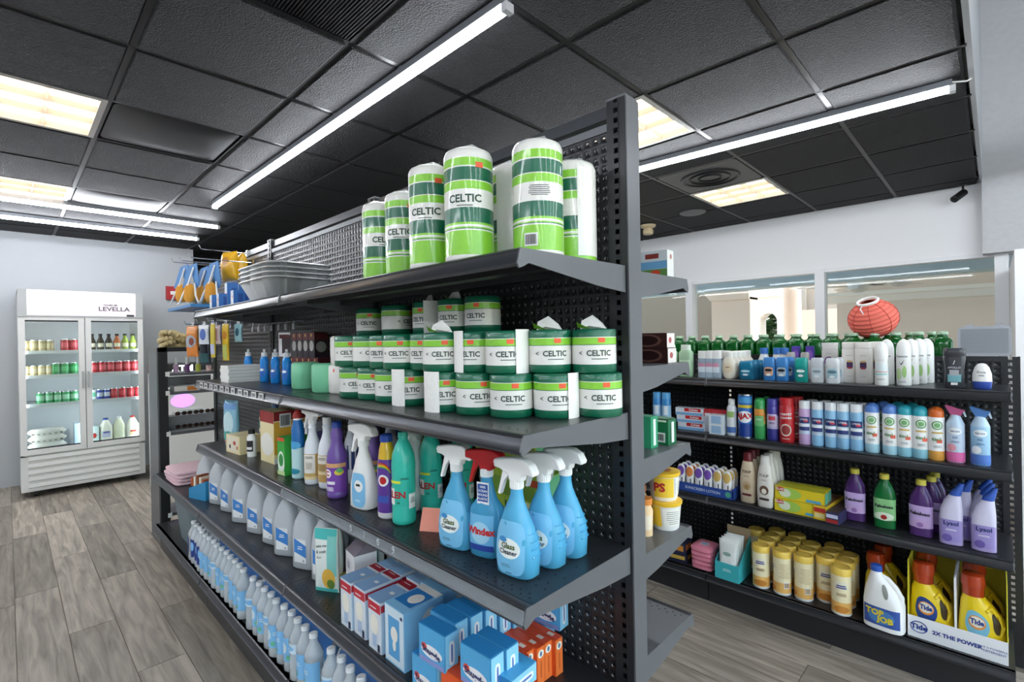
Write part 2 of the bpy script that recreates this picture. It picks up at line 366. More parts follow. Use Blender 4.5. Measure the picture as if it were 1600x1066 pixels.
# walls
WX = 7.12
struct(MB().box(WX, WX+.12, -1.64, 4.1, 0, CE+.03).build('wall_far', wallm, smooth=False))
struct(MB().box(WX+.12, 9.1, -1.64, -1.52, 0, CE+.03).build('wall_recess', wallm, smooth=False))
struct(MB().box(9.0, 9.1, -5.6, -1.52, 0, CE+.03).build('wall_end', wallm, smooth=False))
struct(MB().box(-4.2, 9.1, 4.0, 4.1, 0, 4.1).build('wall_left', wallm, smooth=False))
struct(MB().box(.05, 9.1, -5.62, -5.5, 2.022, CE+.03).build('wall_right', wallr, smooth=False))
struct(MB().box(-.05, 9.1, -5.62, -5.5, 0, .62).build('wall_sill', wallm, smooth=False))
struct(MB().box(5.15, 9.1, -5.62, -5.5, .62, 2.022).build('wall_beyond', wallm, smooth=False))
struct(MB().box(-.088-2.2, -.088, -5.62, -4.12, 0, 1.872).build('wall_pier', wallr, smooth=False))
struct(MB().box(-2.4, .06, -5.62, -5.36, 2.005, 4.1).build('wall_bulkhead', roughm, smooth=False))
struct(MB().box(-4.2, -2.2, -5.62, -5.5, 0, 4.1).build('wall_front', wallm, smooth=False))
for y0, y1 in ((-5.6, -4.9), (3.3, 4.1)): struct(MB().box(-4.3, -4.2, y0, y1, 0, 4.1).build('wall_street', wallm, smooth=False))
struct(MB().box(-4.3, -4.2, -4.9, 3.3, 3.0, 4.1).build('wall_street', wallm, smooth=False))
struct(MB().box(-.085, 7.0, -4.125, -4.117, 0, .0).build('trim_2', wallm)) if False else None
alm = mat('white_aluminium', 'E6E8EA', .35)
gl = glassmat('window_glass')
mull = [-.045, 1.20, 2.50, 3.80, 5.10]
for n, (a, b) in enumerate(zip(mull, mull[1:])):
    w_ = struct(root('window_%d' % (n+1))); f = MB()
    f.box(a-.04, a+.04, -5.60, -5.47, .62, 2.02).box(a+.04, b-.04, -5.6, -5.49, 1.99, 2.0215).box(a+.04, b-.04, -5.6, -5.49, .61, .66); fo = f.build('frame', alm, w_, smooth=False)
    MB().box(a+.04, b-.04, -5.56, -5.552, .66, 1.99).build('pane', gl, w_, smooth=False)
w_ = struct(root('window_5')); f = MB()
for y in (-4.9, -2.9, -.8, 1.3, 3.3): f.box(-4.28, -4.2, y-.05, y+.05, 0, 3.0)
f.box(-4.28, -4.2, -4.9, 3.3, 2.9, 3.0).box(-4.28, -4.2, -4.9, 3.3, 0, .1); f.build('frame', alm, w_, smooth=False)
MB().box(-4.25, -4.24, -4.9, 3.3, .1, 2.9).build('pane', gl, w_, smooth=False)
# ------------------------------------------------------------------ the arcade outside the windows
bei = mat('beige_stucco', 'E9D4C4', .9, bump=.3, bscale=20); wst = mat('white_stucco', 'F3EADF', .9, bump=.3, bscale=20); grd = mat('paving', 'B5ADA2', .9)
struct(MB().box(-40, 60, -60, -5.63, -.1, -.02).build('ground', grd, smooth=False)); struct(MB().box(-40, -4.31, -5.63, 40, -.1, -.02).build('ground', grd, smooth=False))
def X(px, y): return at(px, 500, y=y).x
def Zp(px, py, y): return at(px, py, y=y).z
st = tag(root('arcade_building'), 'beige stucco arcade wall with white cornice outside the windows', 'building')
yw = -9.0; xr = X(1308, yw); 
MB().box(-6, xr, yw-.4, yw, -.02, 3.2).build('wall', bei, st, smooth=False)
zc = Zp(1310, 476, yw); cn = MB().prism([(yw, zc), (yw+.05, zc+.02), (yw+.10, zc+.10), (yw+.14, zc+.12), (yw+.14, zc+.17), (yw, zc+.17)], -6, xr+.12, 'x'); cn.build('cornice', wst, st, smooth=False)
x1, x2 = X(1172, yw), X(1112, yw)
MB().box(x1, x2, yw-.4, yw, -.02, Zp(1140, 466, yw)).build('pilaster', bei, st, smooth=False)
zc = Zp(1120, 462, yw); MB().prism([(x1, zc-.10), (x2, zc-.10), (x2+.12, zc+.05), (x2+.12, zc+.10), (x1-.0, zc+.10)], yw-.42, yw+.05, 'y').build('capital', bei, st, smooth=False)
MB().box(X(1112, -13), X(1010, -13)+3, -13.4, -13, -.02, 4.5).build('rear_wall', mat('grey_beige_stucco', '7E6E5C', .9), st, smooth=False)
MB().box(-8, 9, -9.4, -5.63, 3.2, 3.3).build('arcade_ceiling', mat('arcade_ceiling_paint', 'D8D2C6', .8), st, smooth=False)
ybm = -6.1; MB().box(-3, 7, ybm-.25, ybm, Zp(1560, 420, ybm), Zp(1560, 380, ybm)+.15).build('lintel_beam', mat('pale_blue_paint', 'D5E2E2', .7), st, smooth=False)
cx_col = X(1238, -10); MB().loft([(0, .16), (3, .14)], 20).build('round_column', bei, st, (cx_col, -10, 0))
MB().box(X(1308, -11.0), X(1228, -11.0), -11.3, -11, 0, Zp(1290, 483, -11)).build('low_wall', mat('pink_stucco', 'E3CDBB', .9), st, smooth=False)
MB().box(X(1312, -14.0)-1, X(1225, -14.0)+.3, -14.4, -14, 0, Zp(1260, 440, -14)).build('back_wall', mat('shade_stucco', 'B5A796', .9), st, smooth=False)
tw = tag(root('arch_tower'), 'white stucco pier with a tall round arched opening outside the window', 'building'); ya = -12.5
xa, xb, za = X(1224, ya), X(1174, ya), Zp(1200, 464, ya); xm0, xm1 = X(1214, ya), X(1186, ya); zt = Zp(1200, 489, ya); rr = (xm1-xm0)/2; cxm = (xm0+xm1)/2
arch = [(cxm+rr*math.cos(a), zt-rr+rr*math.sin(a)*1.0) for a in np.linspace(0, PI, 13)]
outl = [(xb, 0), (xb, za), (xa, za), (xa, 0), (xm0, 0)]+arch[::-1]+[(xm1, 0)]
MB().prism(outl[::-1], ya-.5, ya, 'y').build('pier_wall', wst, tw, smooth=False)
MB().box(xa-.12, xb+.05, ya-.55, ya+.12, za, za+.18).build('cap_moulding', wst, tw, smooth=False)
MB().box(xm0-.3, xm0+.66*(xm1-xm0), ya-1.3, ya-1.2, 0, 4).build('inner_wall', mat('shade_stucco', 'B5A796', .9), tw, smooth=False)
lf = mat('leaf_green', '2E4A22', .6); rnd = random.Random(4); sh = MB().tube([(xm1, ya-.9, -.02), (xm1, ya-.9, 2.5)], .03, 6)
for i in range(260):
    c = Vector((xm1+rnd.uniform(-.42, .35)*(xm1-xm0), ya-.95+rnd.uniform(-.25, .2), rnd.uniform(.1, 3.3))); a = rnd.uniform(0, 6); u = Vector((math.cos(a), math.sin(a), rnd.uniform(-.5, .5)))*.16; v_ = Vector((-u.y, u.x, .1))*.45
    sh.add([c-u, c+v_, c+u, c-v_], [(0, 1, 2, 3)])
tag(sh.build('shrub', lf, smooth=False), 'dark green shrub seen through the white arch', 'shrub', kind='stuff')
def fan(px, py, y, l):
    r = root('ceiling_fan'); r.location = at(px, py, y=y); fm = mat('fan_white', 'E8E4DC', .5)
    MB().loft([(-.08, .05), (-.04, .11), (.04, .11), (.06, .04)], 20).build('motor', fm, r); MB().tube([(0, 0, .05), (0, 0, 3.2-r.location.z)], .015).build('rod', fm, r)
    for i in range(4):
        b = MB().loft([(.08, .02, .006), (.2, .06, .006), (.62, .07, .006), (.66, .04, .006)], 10).xf(lambda x, y_, z: (z, x, y_)); o = b.build('blade', fm, r); o.rotation_euler = (.1, 0, i*PI/2+.5)
    tag(r, l, 'fan')
fan(1340, 447, -7.2, 'white ceiling fan outside, above the red lantern'); fan(1405, 436, -6.8, 'white ceiling fan outside, right of the red lantern')

# ================================================================== SHELVING
def peg(x0, x1, z0, z1, y, pitch=.0254, hole=.0031, th=.0025):   # a steel panel with real holes, facing +Y
    nx, nz = int((x1-x0)/pitch), int((z1-z0)/pitch); px_, pz = (x1-x0)/nx, (z1-z0)/nz
    th8 = (np.arange(8)+.5)*PI/4; oct_ = np.stack([np.cos(th8), np.sin(th8)], 1)*hole
    cell = np.array([[-px_/2, -pz/2], [px_/2, -pz/2], [px_/2, pz/2], [-px_/2, pz/2]])
    V = np.zeros((20, 3)); V[:4, [0, 2]] = cell; V[4:12, [0, 2]] = oct_; V[12:, [0, 2]] = oct_*.8; V[12:, 1] = -th
    o8 = lambda k: 4+k % 8
    F = [(1, 0, o8(5), o8(6)), (2, 1, o8(7), o8(0)), (3, 2, o8(1), o8(2)), (0, 3, o8(3), o8(4)), (0, o8(4), o8(5), o8(5)), (1, o8(6), o8(7), o8(7)), (2, o8(0), o8(1), o8(1)), (3, o8(2), o8(3), o8(3))]
    F += [(o8(k+1), o8(k), 12+k, 12+(k+1) % 8) for k in range(8)]
    q = [f for f in F if f[2] != f[3]]; t = [f[:3] for f in F if f[2] == f[3]]
    gx = x0+px_*(np.arange(nx)+.5); gz = z0+pz*(np.arange(nz)+.5); G = np.stack(np.meshgrid(gx, [y], gz, indexing='ij'), -1).reshape(-1, 3)
    n = len(G); allV = (G[:, None, :]+V[None]).reshape(-1, 3); off = (np.arange(n)*20)[:, None, None]
    Q = (np.array(q)[None]+off).reshape(-1, 4); T = (np.array(t)[None]+off).reshape(-1, 3)
    me = bpy.data.meshes.new('peg_panel'); me.vertices.add(len(allV)); me.vertices.foreach_set('co', allV.ravel())
    li = np.concatenate([Q.ravel(), T.ravel()]); me.loops.add(len(li)); me.loops.foreach_set('vertex_index', li.astype(np.int32))
    ls = np.concatenate([np.arange(len(Q))*4, len(Q)*4+np.arange(len(T))*3]); me.polygons.add(len(ls)); me.polygons.foreach_set('loop_start', ls.astype(np.int32)); 
    mi = np.zeros(len(ls), np.int32); nq = len(q); wall = np.array([1 if f[3] >= 12 else 0 for f in q]); mi[:len(Q)] = np.tile(wall, n); me.polygons.foreach_set('material_index', mi); me.update(calc_edges=True); me.materials.append(METALD); me.materials.append(EDGE); return me
def post_mb(x, y, z1, w_=.052, d=.058, s=1, open_=False):   # upright: two flanges with a ladder of slots between, facing s*Y
    m = MB(); yf = y; a = x-w_/2; b = x+w_/2
    for face in ((1, -1) if not open_ else (1,)):
        y0, y1 = (yf-.003, yf) if face == 1 else (yf-d, yf-d+.003)
        m.box(a, x-.006, y0, y1, 0, z1).box(x+.006, b, y0, y1, 0, z1)
        z = .16
        while z < z1-.02: m.box(x-.006, x+.006, y0, y1, z+.013, z+.0254); z += .0254
        m.box(x-.006, x+.006, y0, y1, 0, .173)
    if not open_: m.box(a, a+.003, yf-d+.003, yf-.003, 0, z1).box(b-.003, b, yf-d+.003, yf-.003, 0, z1).box(a+.003, b-.003, yf-d/2-.002, yf-d/2+.002, .02, z1-.02)
    else: m.box(a, a+.003, yf-d, yf-.003, 0, z1)
    m.box(x-.009, x-.0075, yf, yf+.002, 0, z1) if not open_ else None
    return m
def lip_mb(x0, x1, yf, z, s):
    pr = [(-.014, 0), (.003, 0), (.006, -.003), (.003, -.007), (.009, -.029), (.015, -.033), (.012, -.038), (.004, -.036), (-.004, -.03), (-.006, -.008), (-.014, -.008)]
    pr = [(yf+s*a, z+b) for a, b in pr]
    return MB().prism(pr if s > 0 else pr[::-1], x0, x1, 'x')
def bracket_mb(x, yb, yf, z, s, h0=.066, h1=.034):
    pr = [(yb, z), (yf+s*.004, z), (yf+s*.013, z-.030), (yf+s*.008, z-.040), (yf-s*.004, z-.036), (yf-s*.02, z-h1+.006), (yb+s*(abs(yf-yb)*.3), z-h0+.008), (yb, z-h0)]
    return MB().prism(pr if s > 0 else pr[::-1], x-.002, x+.002, 'x')
def perf_mb(x0, x1, yb, yf, z, s, dense=False):
    m = MB(); n = int((x1-x0-.02)/.0254)
    rows = [.028, .041]+([.075, .10, .14, .2, .27] if dense else [])
    for ri, dy in enumerate(rows):
        for i in range(n):
            cx = x0+.02+.0254*i+(.0127 if ri % 2 else 0); cyy = yf-s*dy
            m.add([(cx+.0028*math.cos(a), cyy+.0028*math.sin(a), z+.0004) for a in [PI/3*k for k in range(6)]], [(0, 1, 2, 3, 4, 5)])
    return m
def shelf(par, x0, x1, yb, yf, z, s=1, perf=False, lipm=LIP, brk=(True, True), deckm=METALD):
    d = MB().box(x0, x1, min(yb, yf-s*.012), max(yb, yf-s*.012), z-.012, z)
    for k in (.35, .7): yc = yb+(yf-yb)*k; d.box(x0+.01, x1-.01, yc-.02, yc+.02, z-.03, z-.012)
    sh = d.build('shelf', deckm, par, smooth=False)
    lip_mb(x0+.001, x1-.001, yf, z, s).build('price_channel', lipm, sh, ang=50)
    for b, x in zip(brk, (x0+.001, x1-.001)):
        if b: bracket_mb(x, yb, yf, z-.0005, s).build('bracket', METAL, sh, smooth=False)
    if perf: perf_mb(x0, x1, yb, yf, z, s, perf == 2).build('perforation', HOLE, sh, smooth=False, kind='stuff')
    return sh
def base(par, x0, x1, yb, yf, z, s=1, perf=False, lipm=LIP):
    y0, y1 = sorted((yb, yf))
    sh = MB().box(x0, x1, y0, y1, z-.02, z).build('base_deck', METALD, par, smooth=False)
    lip_mb(x0+.001, x1-.001, yf, z, s).build('price_channel', lipm, sh, ang=50)
    if perf: perf_mb(x0, x1, yb, yf, z, s).build('perforation', HOLE, sh, smooth=False, kind='stuff')
    y0, y1 = sorted((yf-s*.045, yf-s*.025)); MB().box(x0, x1, y0, y1, 0, z-.02).build('kick_plate', METALD, par, smooth=False)
S1, S2, S3, S4, S5 = 1.578, 1.213, .878, .518, .17
XB = [.674, 1.86, 3.01, 4.15]; YP, YF = -1.075, -.70
G = tag(root('gondola_shelf'), 'tall black double sided steel shelf with perforated back standing in the aisle', 'shelf')
TOPZ = 1.998
for i, x in enumerate(XB):
    po = post_mb(x, YP, TOPZ).build('post', METALD, G, smooth=False)
    MB().box(x-.027, x+.027, YP-.058, YP, TOPZ, TOPZ+.006).build('post_cap', METAL, po, smooth=False)
    if i == 0: MB().box(x-.030, x-.0262, YP-.060, YP-.002, 0, TOPZ).build('end_plate', METAL, po, smooth=False)
for a, b in zip(XB, XB[1:]):
    me = peg(a+.028, b-.028, S5+.01, 1.925, YP-.008, hole=.0037 if a == XB[0] else .0026); o = bpy.data.objects.new('peg_panel', me); C.objects.link(o); o.parent = G
    MB().box(a+.026, b-.026, YP-.05, YP-.046, .02, 1.93).build('rear_panel', METALD, G, smooth=False)
    MB().box(a+.026, b-.026, YP-.012, YP-.003, 1.925, 1.945).build('panel_edge', METAL, G, smooth=False)
    MB().box(a+.026, b-.026, YP-.042, YP-.012, 1.962, 1.994).build('top_rail', LIP, G, smooth=False)
for i, (a, b) in enumerate(zip(XB, XB[1:])):
    f = (i == 0, True); a_, b_ = a-(.022 if i == 0 else 0), b
    if i < 2:
        for z in (S1, S2, S3): shelf(G, a_+.002, b_-.003, YP, YF, z, 1, perf=(2 if (i == 0 and z == S3) else i == 0 or z == S3))
    shelf(G, a_+.002, b_-.003, YP, YF, S4, 1, perf=i < 2)
    base(G, a_+.002, b_-.003, YP, YF, S5, 1, perf=i < 2)
    for z in (1.57, 1.322, 1.083, .835, .572): shelf(G, a_+.002, b_-.003, YP-.06, -1.415, z, -1, perf=i == 0 and z < 1.2, brk=(True, True), deckm=METAL)
    base(G, a_+.002, b_-.003, YP-.06, -1.50, S5, -1)
# price tags in the channel of the second shelf, far section
for i in range(11):
    x = 2.05+i*.085+random.uniform(-.01, .01); t = MB().box(x-.024, x+.024, YF+.009, YF+.0105, S2-.029, S2-.006, 0)
    for k in range(6): t.box(x-.018+k*.006, x-.0155+k*.006, YF+.0105, YF+.011, S2-.025, S2-.011, 1)
    t.build('price_tag', [WHITE, BLACKINK], G, smooth=False)
clr = clearmat('clear_strip', 'E8EEF2', .85, .05)
MB().prism([(YF+.0135, S3-.033), (YF+.017, S3-.030), (YF+.0105, S3-.004), (YF+.007, S3-.006)], XB[0]-.018, XB[1]-.005, 'x').build('clear_label_strip', clr, G, smooth=False)
tg = MB()
for i, ch in enumerate('0109'): write(tg, ch, .028, lambda s_, t, i=i: (1.34-i*.075-s_, YF+.0112, S3-.018+t), bold=.01)
tg.build('price_digit', flat('E8EAEE'), G, smooth=False)
# low black run in front of the windows
R1, R2, R3, R4 = 1.173, .88, .55, .155
RX = [-.045, 1.095, 2.26, 3.40]; RYP, RYF = -2.915, -2.575
W = tag(root('gondola_shelf'), 'low black steel shelf run in front of the windows', 'shelf'); RT = 1.29
for x in RX: post_mb(x, RYP, RT, open_=True).build('post', METALD, W, smooth=False)
MB().box(RX[0]-.030, RX[0]-.0262, RYP-.06, RYP-.002, 0, RT).build('end_plate', METALD, W, smooth=False)
for i, (a, b) in enumerate(zip(RX, RX[1:])):
    me = peg(a+.028, b-.028, R4+.01, RT-.02, RYP-.008); o = bpy.data.objects.new('peg_panel', me); C.objects.link(o); o.parent = W
    MB().box(a+.026, b-.026, RYP-.04, RYP-.036, .02, RT-.02).build('rear_panel', METALD, W, smooth=False)
    MB().box(a+.026, b-.026, RYP-.045, RYP, RT-.022, RT).build('top_rail', METALD, W, smooth=False)
    for z in (R1, R2, R3): shelf(W, a+.002, b-.003, RYP, RYF-(.012 if z > 1 else 0), z, 1, perf=(i == 0 and z < 1), lipm=METALD)
    base(W, a+.002, b-.003, RYP, -2.545, R4, 1, perf=i == 0, lipm=METALD)
    MB().box(a+.002, b-.003, -3.32, RYP-.06, 1.175, 1.195).build('rear_shelf', METALD, W, smooth=False)
    MB().box(a+.002, b-.003, -3.30, RYP-.06, R4-.02, R4).build('rear_deck', METALD, W, smooth=False)
    MB().box(a+.002, b-.003, -3.28, -3.26, 0, R4-.02).build('rear_kick', METALD, W, smooth=False)
# open stand at the far end of the tall shelf
ES = tag(root('end_display_stand'), 'waist high open black and grey display stand at the far end of the tall shelf', 'display stand')
exf, exb, ey0, ey1, ez = 4.19, 4.50, -.735, -1.55, 1.385
MB().box(exf+.02, exb, ey0-.012, ey0, 0, ez).build('side_panel', METAL, ES, smooth=False)
for y in (ey0-.06, ey1): MB().box(exf, exf+.03, y, y+.055, 0, ez).build('post', METALD, ES, smooth=False)
MB().box(exf, exf+.03, ey1, ey0, ez-.03, ez).build('top_bar', METALD, ES, smooth=False)
for z in (1.20, 1.065, .775, .40, .2):
    o = MB().box(exf+.03, exb, ey1, ey0-.012, z-.02, z).build('shelf', METAL, ES, smooth=False)
    MB().box(exf-.002, exf+.02, ey0-.07, ey0-.045, z-.02, z+.012).build('bracket', WHITE, o, smooth=False)
# ATM
am = mat('atm_white', 'E6E6E2', .4); A = tag(root('cash_machine'), 'white cash machine with lit purple panel seen beyond the far stand', 'cash machine'); A.location = (5.60, -1.24, 0)
MB().box(0, .5, -.25, .25, 0, .98).prism([(0, .98), (.5, .98), (.5, 1.12), (.05, 1.12)], -.25, .25, 'y').build('cabinet', am, A, smooth=False)
MB().box(.03, .5, -.25, .25, 1.13, 1.22).build('topper', blk, A, smooth=False)
m_ = MB(); write(m_, 'ATM', .085, face_x(.028, 0.05, 1.172), bold=.03); m_.build('lettering', mat('atm_letters', 'FFFFFF', .4, emit=2.5), A, smooth=False)
MB().box(.0, .06, -.18, .22, 1.005, 1.10).build('screen', mat('dark_screen', '24262C', .15), A, smooth=False)
m_ = MB(); patch(m_, face_x(-.001, 0, 0), -.06, .865, .20, .13, 'oval'); m_.build('lit_panel', mat('purple_light', 'B27CF0', .4, emit=1.2), A, smooth=False)
MB().box(-.03, 0, -.1, .1, .75, .775).build('card_slot', CHROME, A, smooth=False); MB().box(-.015, 0, -.02, .08, .70, .74).build('receipt_slot', blk, A, smooth=False)
# alarm pull
AL = tag(root('fire_alarm_pull'), 'small red fire alarm pull box with white handle on the far wall', 'alarm'); AL.location = (WX, -1.435, 2.03)
MB().box(-.05, 0, -.09, .09, -.08, .08).build('box', mat('alarm_red', 'A8141E', .4), AL, smooth=False); MB().box(-.07, -.05, -.06, .05, -.02, .02).build('handle', WHITE, AL, smooth=False)
# ------------------------------------------------------------------ refrigerator
FX = 6.40; FY0, FY1, FB, FT = -.075, -1.005, .06, 1.945
FR = tag(root('display_refrigerator'), 'white two door glass refrigerator standing against the far wall', 'refrigerator')
fw_ = mat('fridge_white', 'DCDCDA', .35); fin = mat('fridge_inside', 'F4F7FA', .4); fg = mat('fridge_grey', 'A9ABAE', .35, .3)
b = MB().box(FX+.03, FX+.65, FY0-.03, FY0, FB, FT).box(FX+.03, FX+.65, FY1, FY1+.03, FB, FT).box(FX+.62, FX+.65, FY1, FY0, FB, FT).box(FX+.03, FX+.65, FY1, FY0, FT-.03, FT).box(FX+.03, FX+.62, FY1, FY0, .38, .40)
b.build('cabinet', fw_, FR, smooth=False)
MB().box(FX+.06, FX+.62, FY1+.03, FY0-.03, .40, 1.70).add([], []).build('liner', fin, FR, smooth=False) if False else None
MB().box(FX+.60, FX+.618, FY1+.03, FY0-.03, .40, 1.70).build('back_liner', fin, FR, smooth=False)
hm = MB().prism([(FX+.03, 1.70), (FX+.03, FT), (FX+.005, FT), (FX-.012, 1.84), (FX, 1.70)], FY1+.06, FY0-.06, 'y'); hm.build('header_panel', mat('lit_header', 'E9DFE6', .4, emit=.25, ecol='F6E4F0'), FR, smooth=False)
e = MB()
for y0, y1 in ((FY0-.06, FY0), (FY1, FY1+.06)): e.box(FX-.012, FX+.03, y0, y1, 1.69, FT)
e.box(FX-.005, FX+.03, FY1, FY0, 1.69, 1.705); e.build('header_trim', fg, FR, smooth=False)
m_ = MB(); write(m_, 'LEVELLA', .058, face_x(FX-.008, FY1+.235, 1.775), bold=.02, wide=1.15); write(m_, 'PREMIUM', .026, face_x(FX-.010, FY1+.265, 1.815)); m_.build('lettering', flat('54545C'), FR, smooth=False)
MB().box(FX-.012, FX, FY1+.075, FY1+.135, 1.705, 1.722).build('thermostat_display', blk, FR, smooth=False)
for i in range(2):
    ya, yb = (FY0-.001, (FY0+FY1)/2+.003) if i == 0 else ((FY0+FY1)/2-.003, FY1+.001)
    d = MB(); z0, z1 = .402, 1.688
    fr_ = .045
    d.box(FX, FX+.03, yb+fr_, ya-fr_, z0, z0+.05).box(FX, FX+.03, yb+fr_, ya-fr_, z1-.03, z1).box(FX, FX+.03, ya-fr_, ya, z0, z1).box(FX, FX+.03, yb, yb+fr_, z0, z1)
    do = d.build('door', fw_, FR, smooth=False)
    MB().box(FX+.012, FX+.016, yb+fr_, ya-fr_, z0+.05, z1-.03).build('door_glass', gl, do, smooth=False)
    g = MB()
    for q in ((yb+fr_, ya-fr_, z1-.042, z1-.03), (yb+fr_, ya-fr_, z0+.05, z0+.058)): g.box(FX+.002, FX+.03, *q)
    g.build('gasket', HOLE, do, smooth=False)
    yh = yb+.018 if i == 0 else ya-.018; MB().box(FX-.02, FX, yh-.008, yh+.008, 1.0, 1.16).build('handle', fg, do, smooth=False)
MB().box(FX+.03, FX+.6, (FY0+FY1)/2-.012, (FY0+FY1)/2+.012, .40, 1.70).build('divider', fin, FR, smooth=False) if False else None
MB().box(FX+.031, FX+.036, (FY0+FY1)/2-.03, (FY0+FY1)/2+.03, .40, 1.70).build('mullion', fg, FR, smooth=False)
lm = mat('fridge_lamp', 'FFFFFF', .4, emit=12, ecol='EAF3FF')
for y in (FY0-.035, FY1+.035, (FY0+FY1)/2): MB().box(FX+.04, FX+.05, y-.008, y+.008, .45, 1.66).build('lamp_strip', lm, FR, smooth=False)
k = MB().box(FX+.02, FX+.05, FY1, FY0, FB, .385).build('kick_grille', fw_, FR, smooth=False)
for i in range(5): z = FB+.03+i*.062; MB().prism([(FX+.02, z), (FX+.02, z+.052), (FX+.004, z+.046), (FX+.0, z+.012)][::-1], FY1+.05, FY0-.05, 'y').build('slat', fw_, k, smooth=False)
for y in (FY0-.1, FY1+.1):
    MB().box(FX+.05, FX+.09, y-.03, y+.03, .05, .07).add([], []).build('caster', fg, FR, smooth=False) if False else MB().loft([(-.014, .029), (.014, .029)], 16).xf(lambda x, y_, z: (x, z, y_)).build('caster', blk, FR, (FX+.08, y, .03))
FSH = [1.36, 1.13, .86, .425]
wirem = mat('white_wire_shelf', 'E6E9EC', .4)
for z in FSH:
    s_ = MB().box(FX+.05, FX+.58, FY1+.035, FY0-.035, z-.008, z); s_.box(FX+.045, FX+.055, FY1+.035, FY0-.035, z-.02, z+.012); s_.build('wire_shelf', wirem, FR, smooth=False)

# ================================================================== GOODS
def P(par, name, mb, mats, **k): return mb.build(name, mats, par, **k)
TILTC = math.radians(42)      # turns a front towards the aisle entrance
# ---- paper towels and toilet rolls
DG, LG = '0E664A', '8CD03C'
def cyl(bands, r, n=28):
    secs = []; mm = []
    for i in range(len(bands)-1):
        z, m = bands[i]; secs.append((z, r, r)); mm.append(m)
    secs.append((bands[-1][0], r, r)); return secs, mm
paperm = mat('paper_wrap_white', 'EDEBE6', .35, coat=.5, bump=.35, bscale=70); dgm = mat('paper_wrap_dark_green', DG, .35, coat=.5, bump=.35, bscale=70); lgm = mat('paper_wrap_lime', LG, .35, coat=.5, bump=.35, bscale=70)
tissue = mat('tissue_white', 'F4F2EE', .9, bump=.5, bscale=90); STICK = flat('F0623A')
def mk_towel(back=False):
    r = root('paper_towel_roll'); H = .262; R = .057
    b = [(0, 0), (.055, 2), (.0555, 2)]
    secs = [(0, R*.93), (.004, R)]; mm = [0]
    for z, m in ((.012, 0), (.066, 2), (.069, 0), (.071, 1), (.074, 2), (.079, 0), (.084, 2), (.117, 1), (.119, 0), (.158, 0), (.176, 2), (.178, 0), (.205, 1), (.207, 1), (.210, 0), (.228, 2)):
        secs.append((z, R)); mm.append(m)
    for z, q in ((.240, 1.0), (.250, .93), (.257, .7), (.260, .45)): secs.append((z, R*q)); mm.append(0)
    mm = mm[:len(secs)-1]
    P(r, 'wrapped_roll', MB().loft(secs, 30, mm), [paperm, dgm, lgm], ang=60)
    fn = wrap([(0, R), (H, R)], 135); l = MB()
    if back == 2:
        w2 = MB(); patch(w2, wrap([(0, R), (H, R)], 205, .0012), 0, .128, .15, .215, m=0, nu=14, nv=2); P(r, 'plain_side', w2, paperm)
    elif back:
        scribble(l, fn, 0, .150, .055, 6, 0, .0014, .004); P(r, 'back_print', l, [BLACKINK, WHITE]); l = MB(); barcode(l, fn, -.02, .035, .03, .028, 1, 0); P(r, 'barcode', l, [BLACKINK, WHITE])
    else:
        write(l, 'CELTIC', .024, fn, 0, .136, bold=.03, wide=1.0); scribble(l, fn, 0, .121, .05, 1, 0, .002); P(r, 'lettering', l, flat('2E4A3C'))
        s = MB(); patch(s, fn, .035, .212, .018, .012); P(r, 'price_sticker', s, STICK)
    tp = MB().loft([(.250, .050), (.262, .03), (.268, .012)], 9).xf(lambda x, y, z: (x+.004*math.sin(z*900+y*80), y, z+.003*math.sin(x*170))); P(r, 'gathered_film', tp, clearmat('film_clear', 'F6F6F4', .35, .12))
    return r
TOW = Kind(mk_towel, 'paper towel'); TOWB = Kind(lambda: mk_towel(True), 'paper towel'); TOWW = Kind(lambda: mk_towel(2), 'paper towel')
tg_ = 'paper towel rolls on the top shelf'
def on_y(px, y): return at(px, 420, y=y).x
TOWB.put((.73, -.838, S1), 'paper towel roll with barcode, front of the top shelf nearest its open end', tg_, 0)
TOW.put((.872, -.757, S1), 'large front paper towel roll with full lettering, second from the shelf end', tg_, -.1)
TOW.put((1.02, -.76, S1), 'paper towel roll at the shelf front, third from the open end', tg_, -.15)
TOW.put((1.255, -.835, S1), 'paper towel roll at the shelf front, fourth from the open end', tg_, -.1)
TOW.put((1.40, -.842, S1), 'last paper towel roll of the front row, farthest from the open end', tg_, .45)
TOWW.put((.755, -1.0, S1), 'paper towel roll at the back beside the slotted post', tg_, .15)
TOWW.put((.872, -.905, S1), 'paper towel roll turned to its white side behind the two front rolls', tg_, -.7)
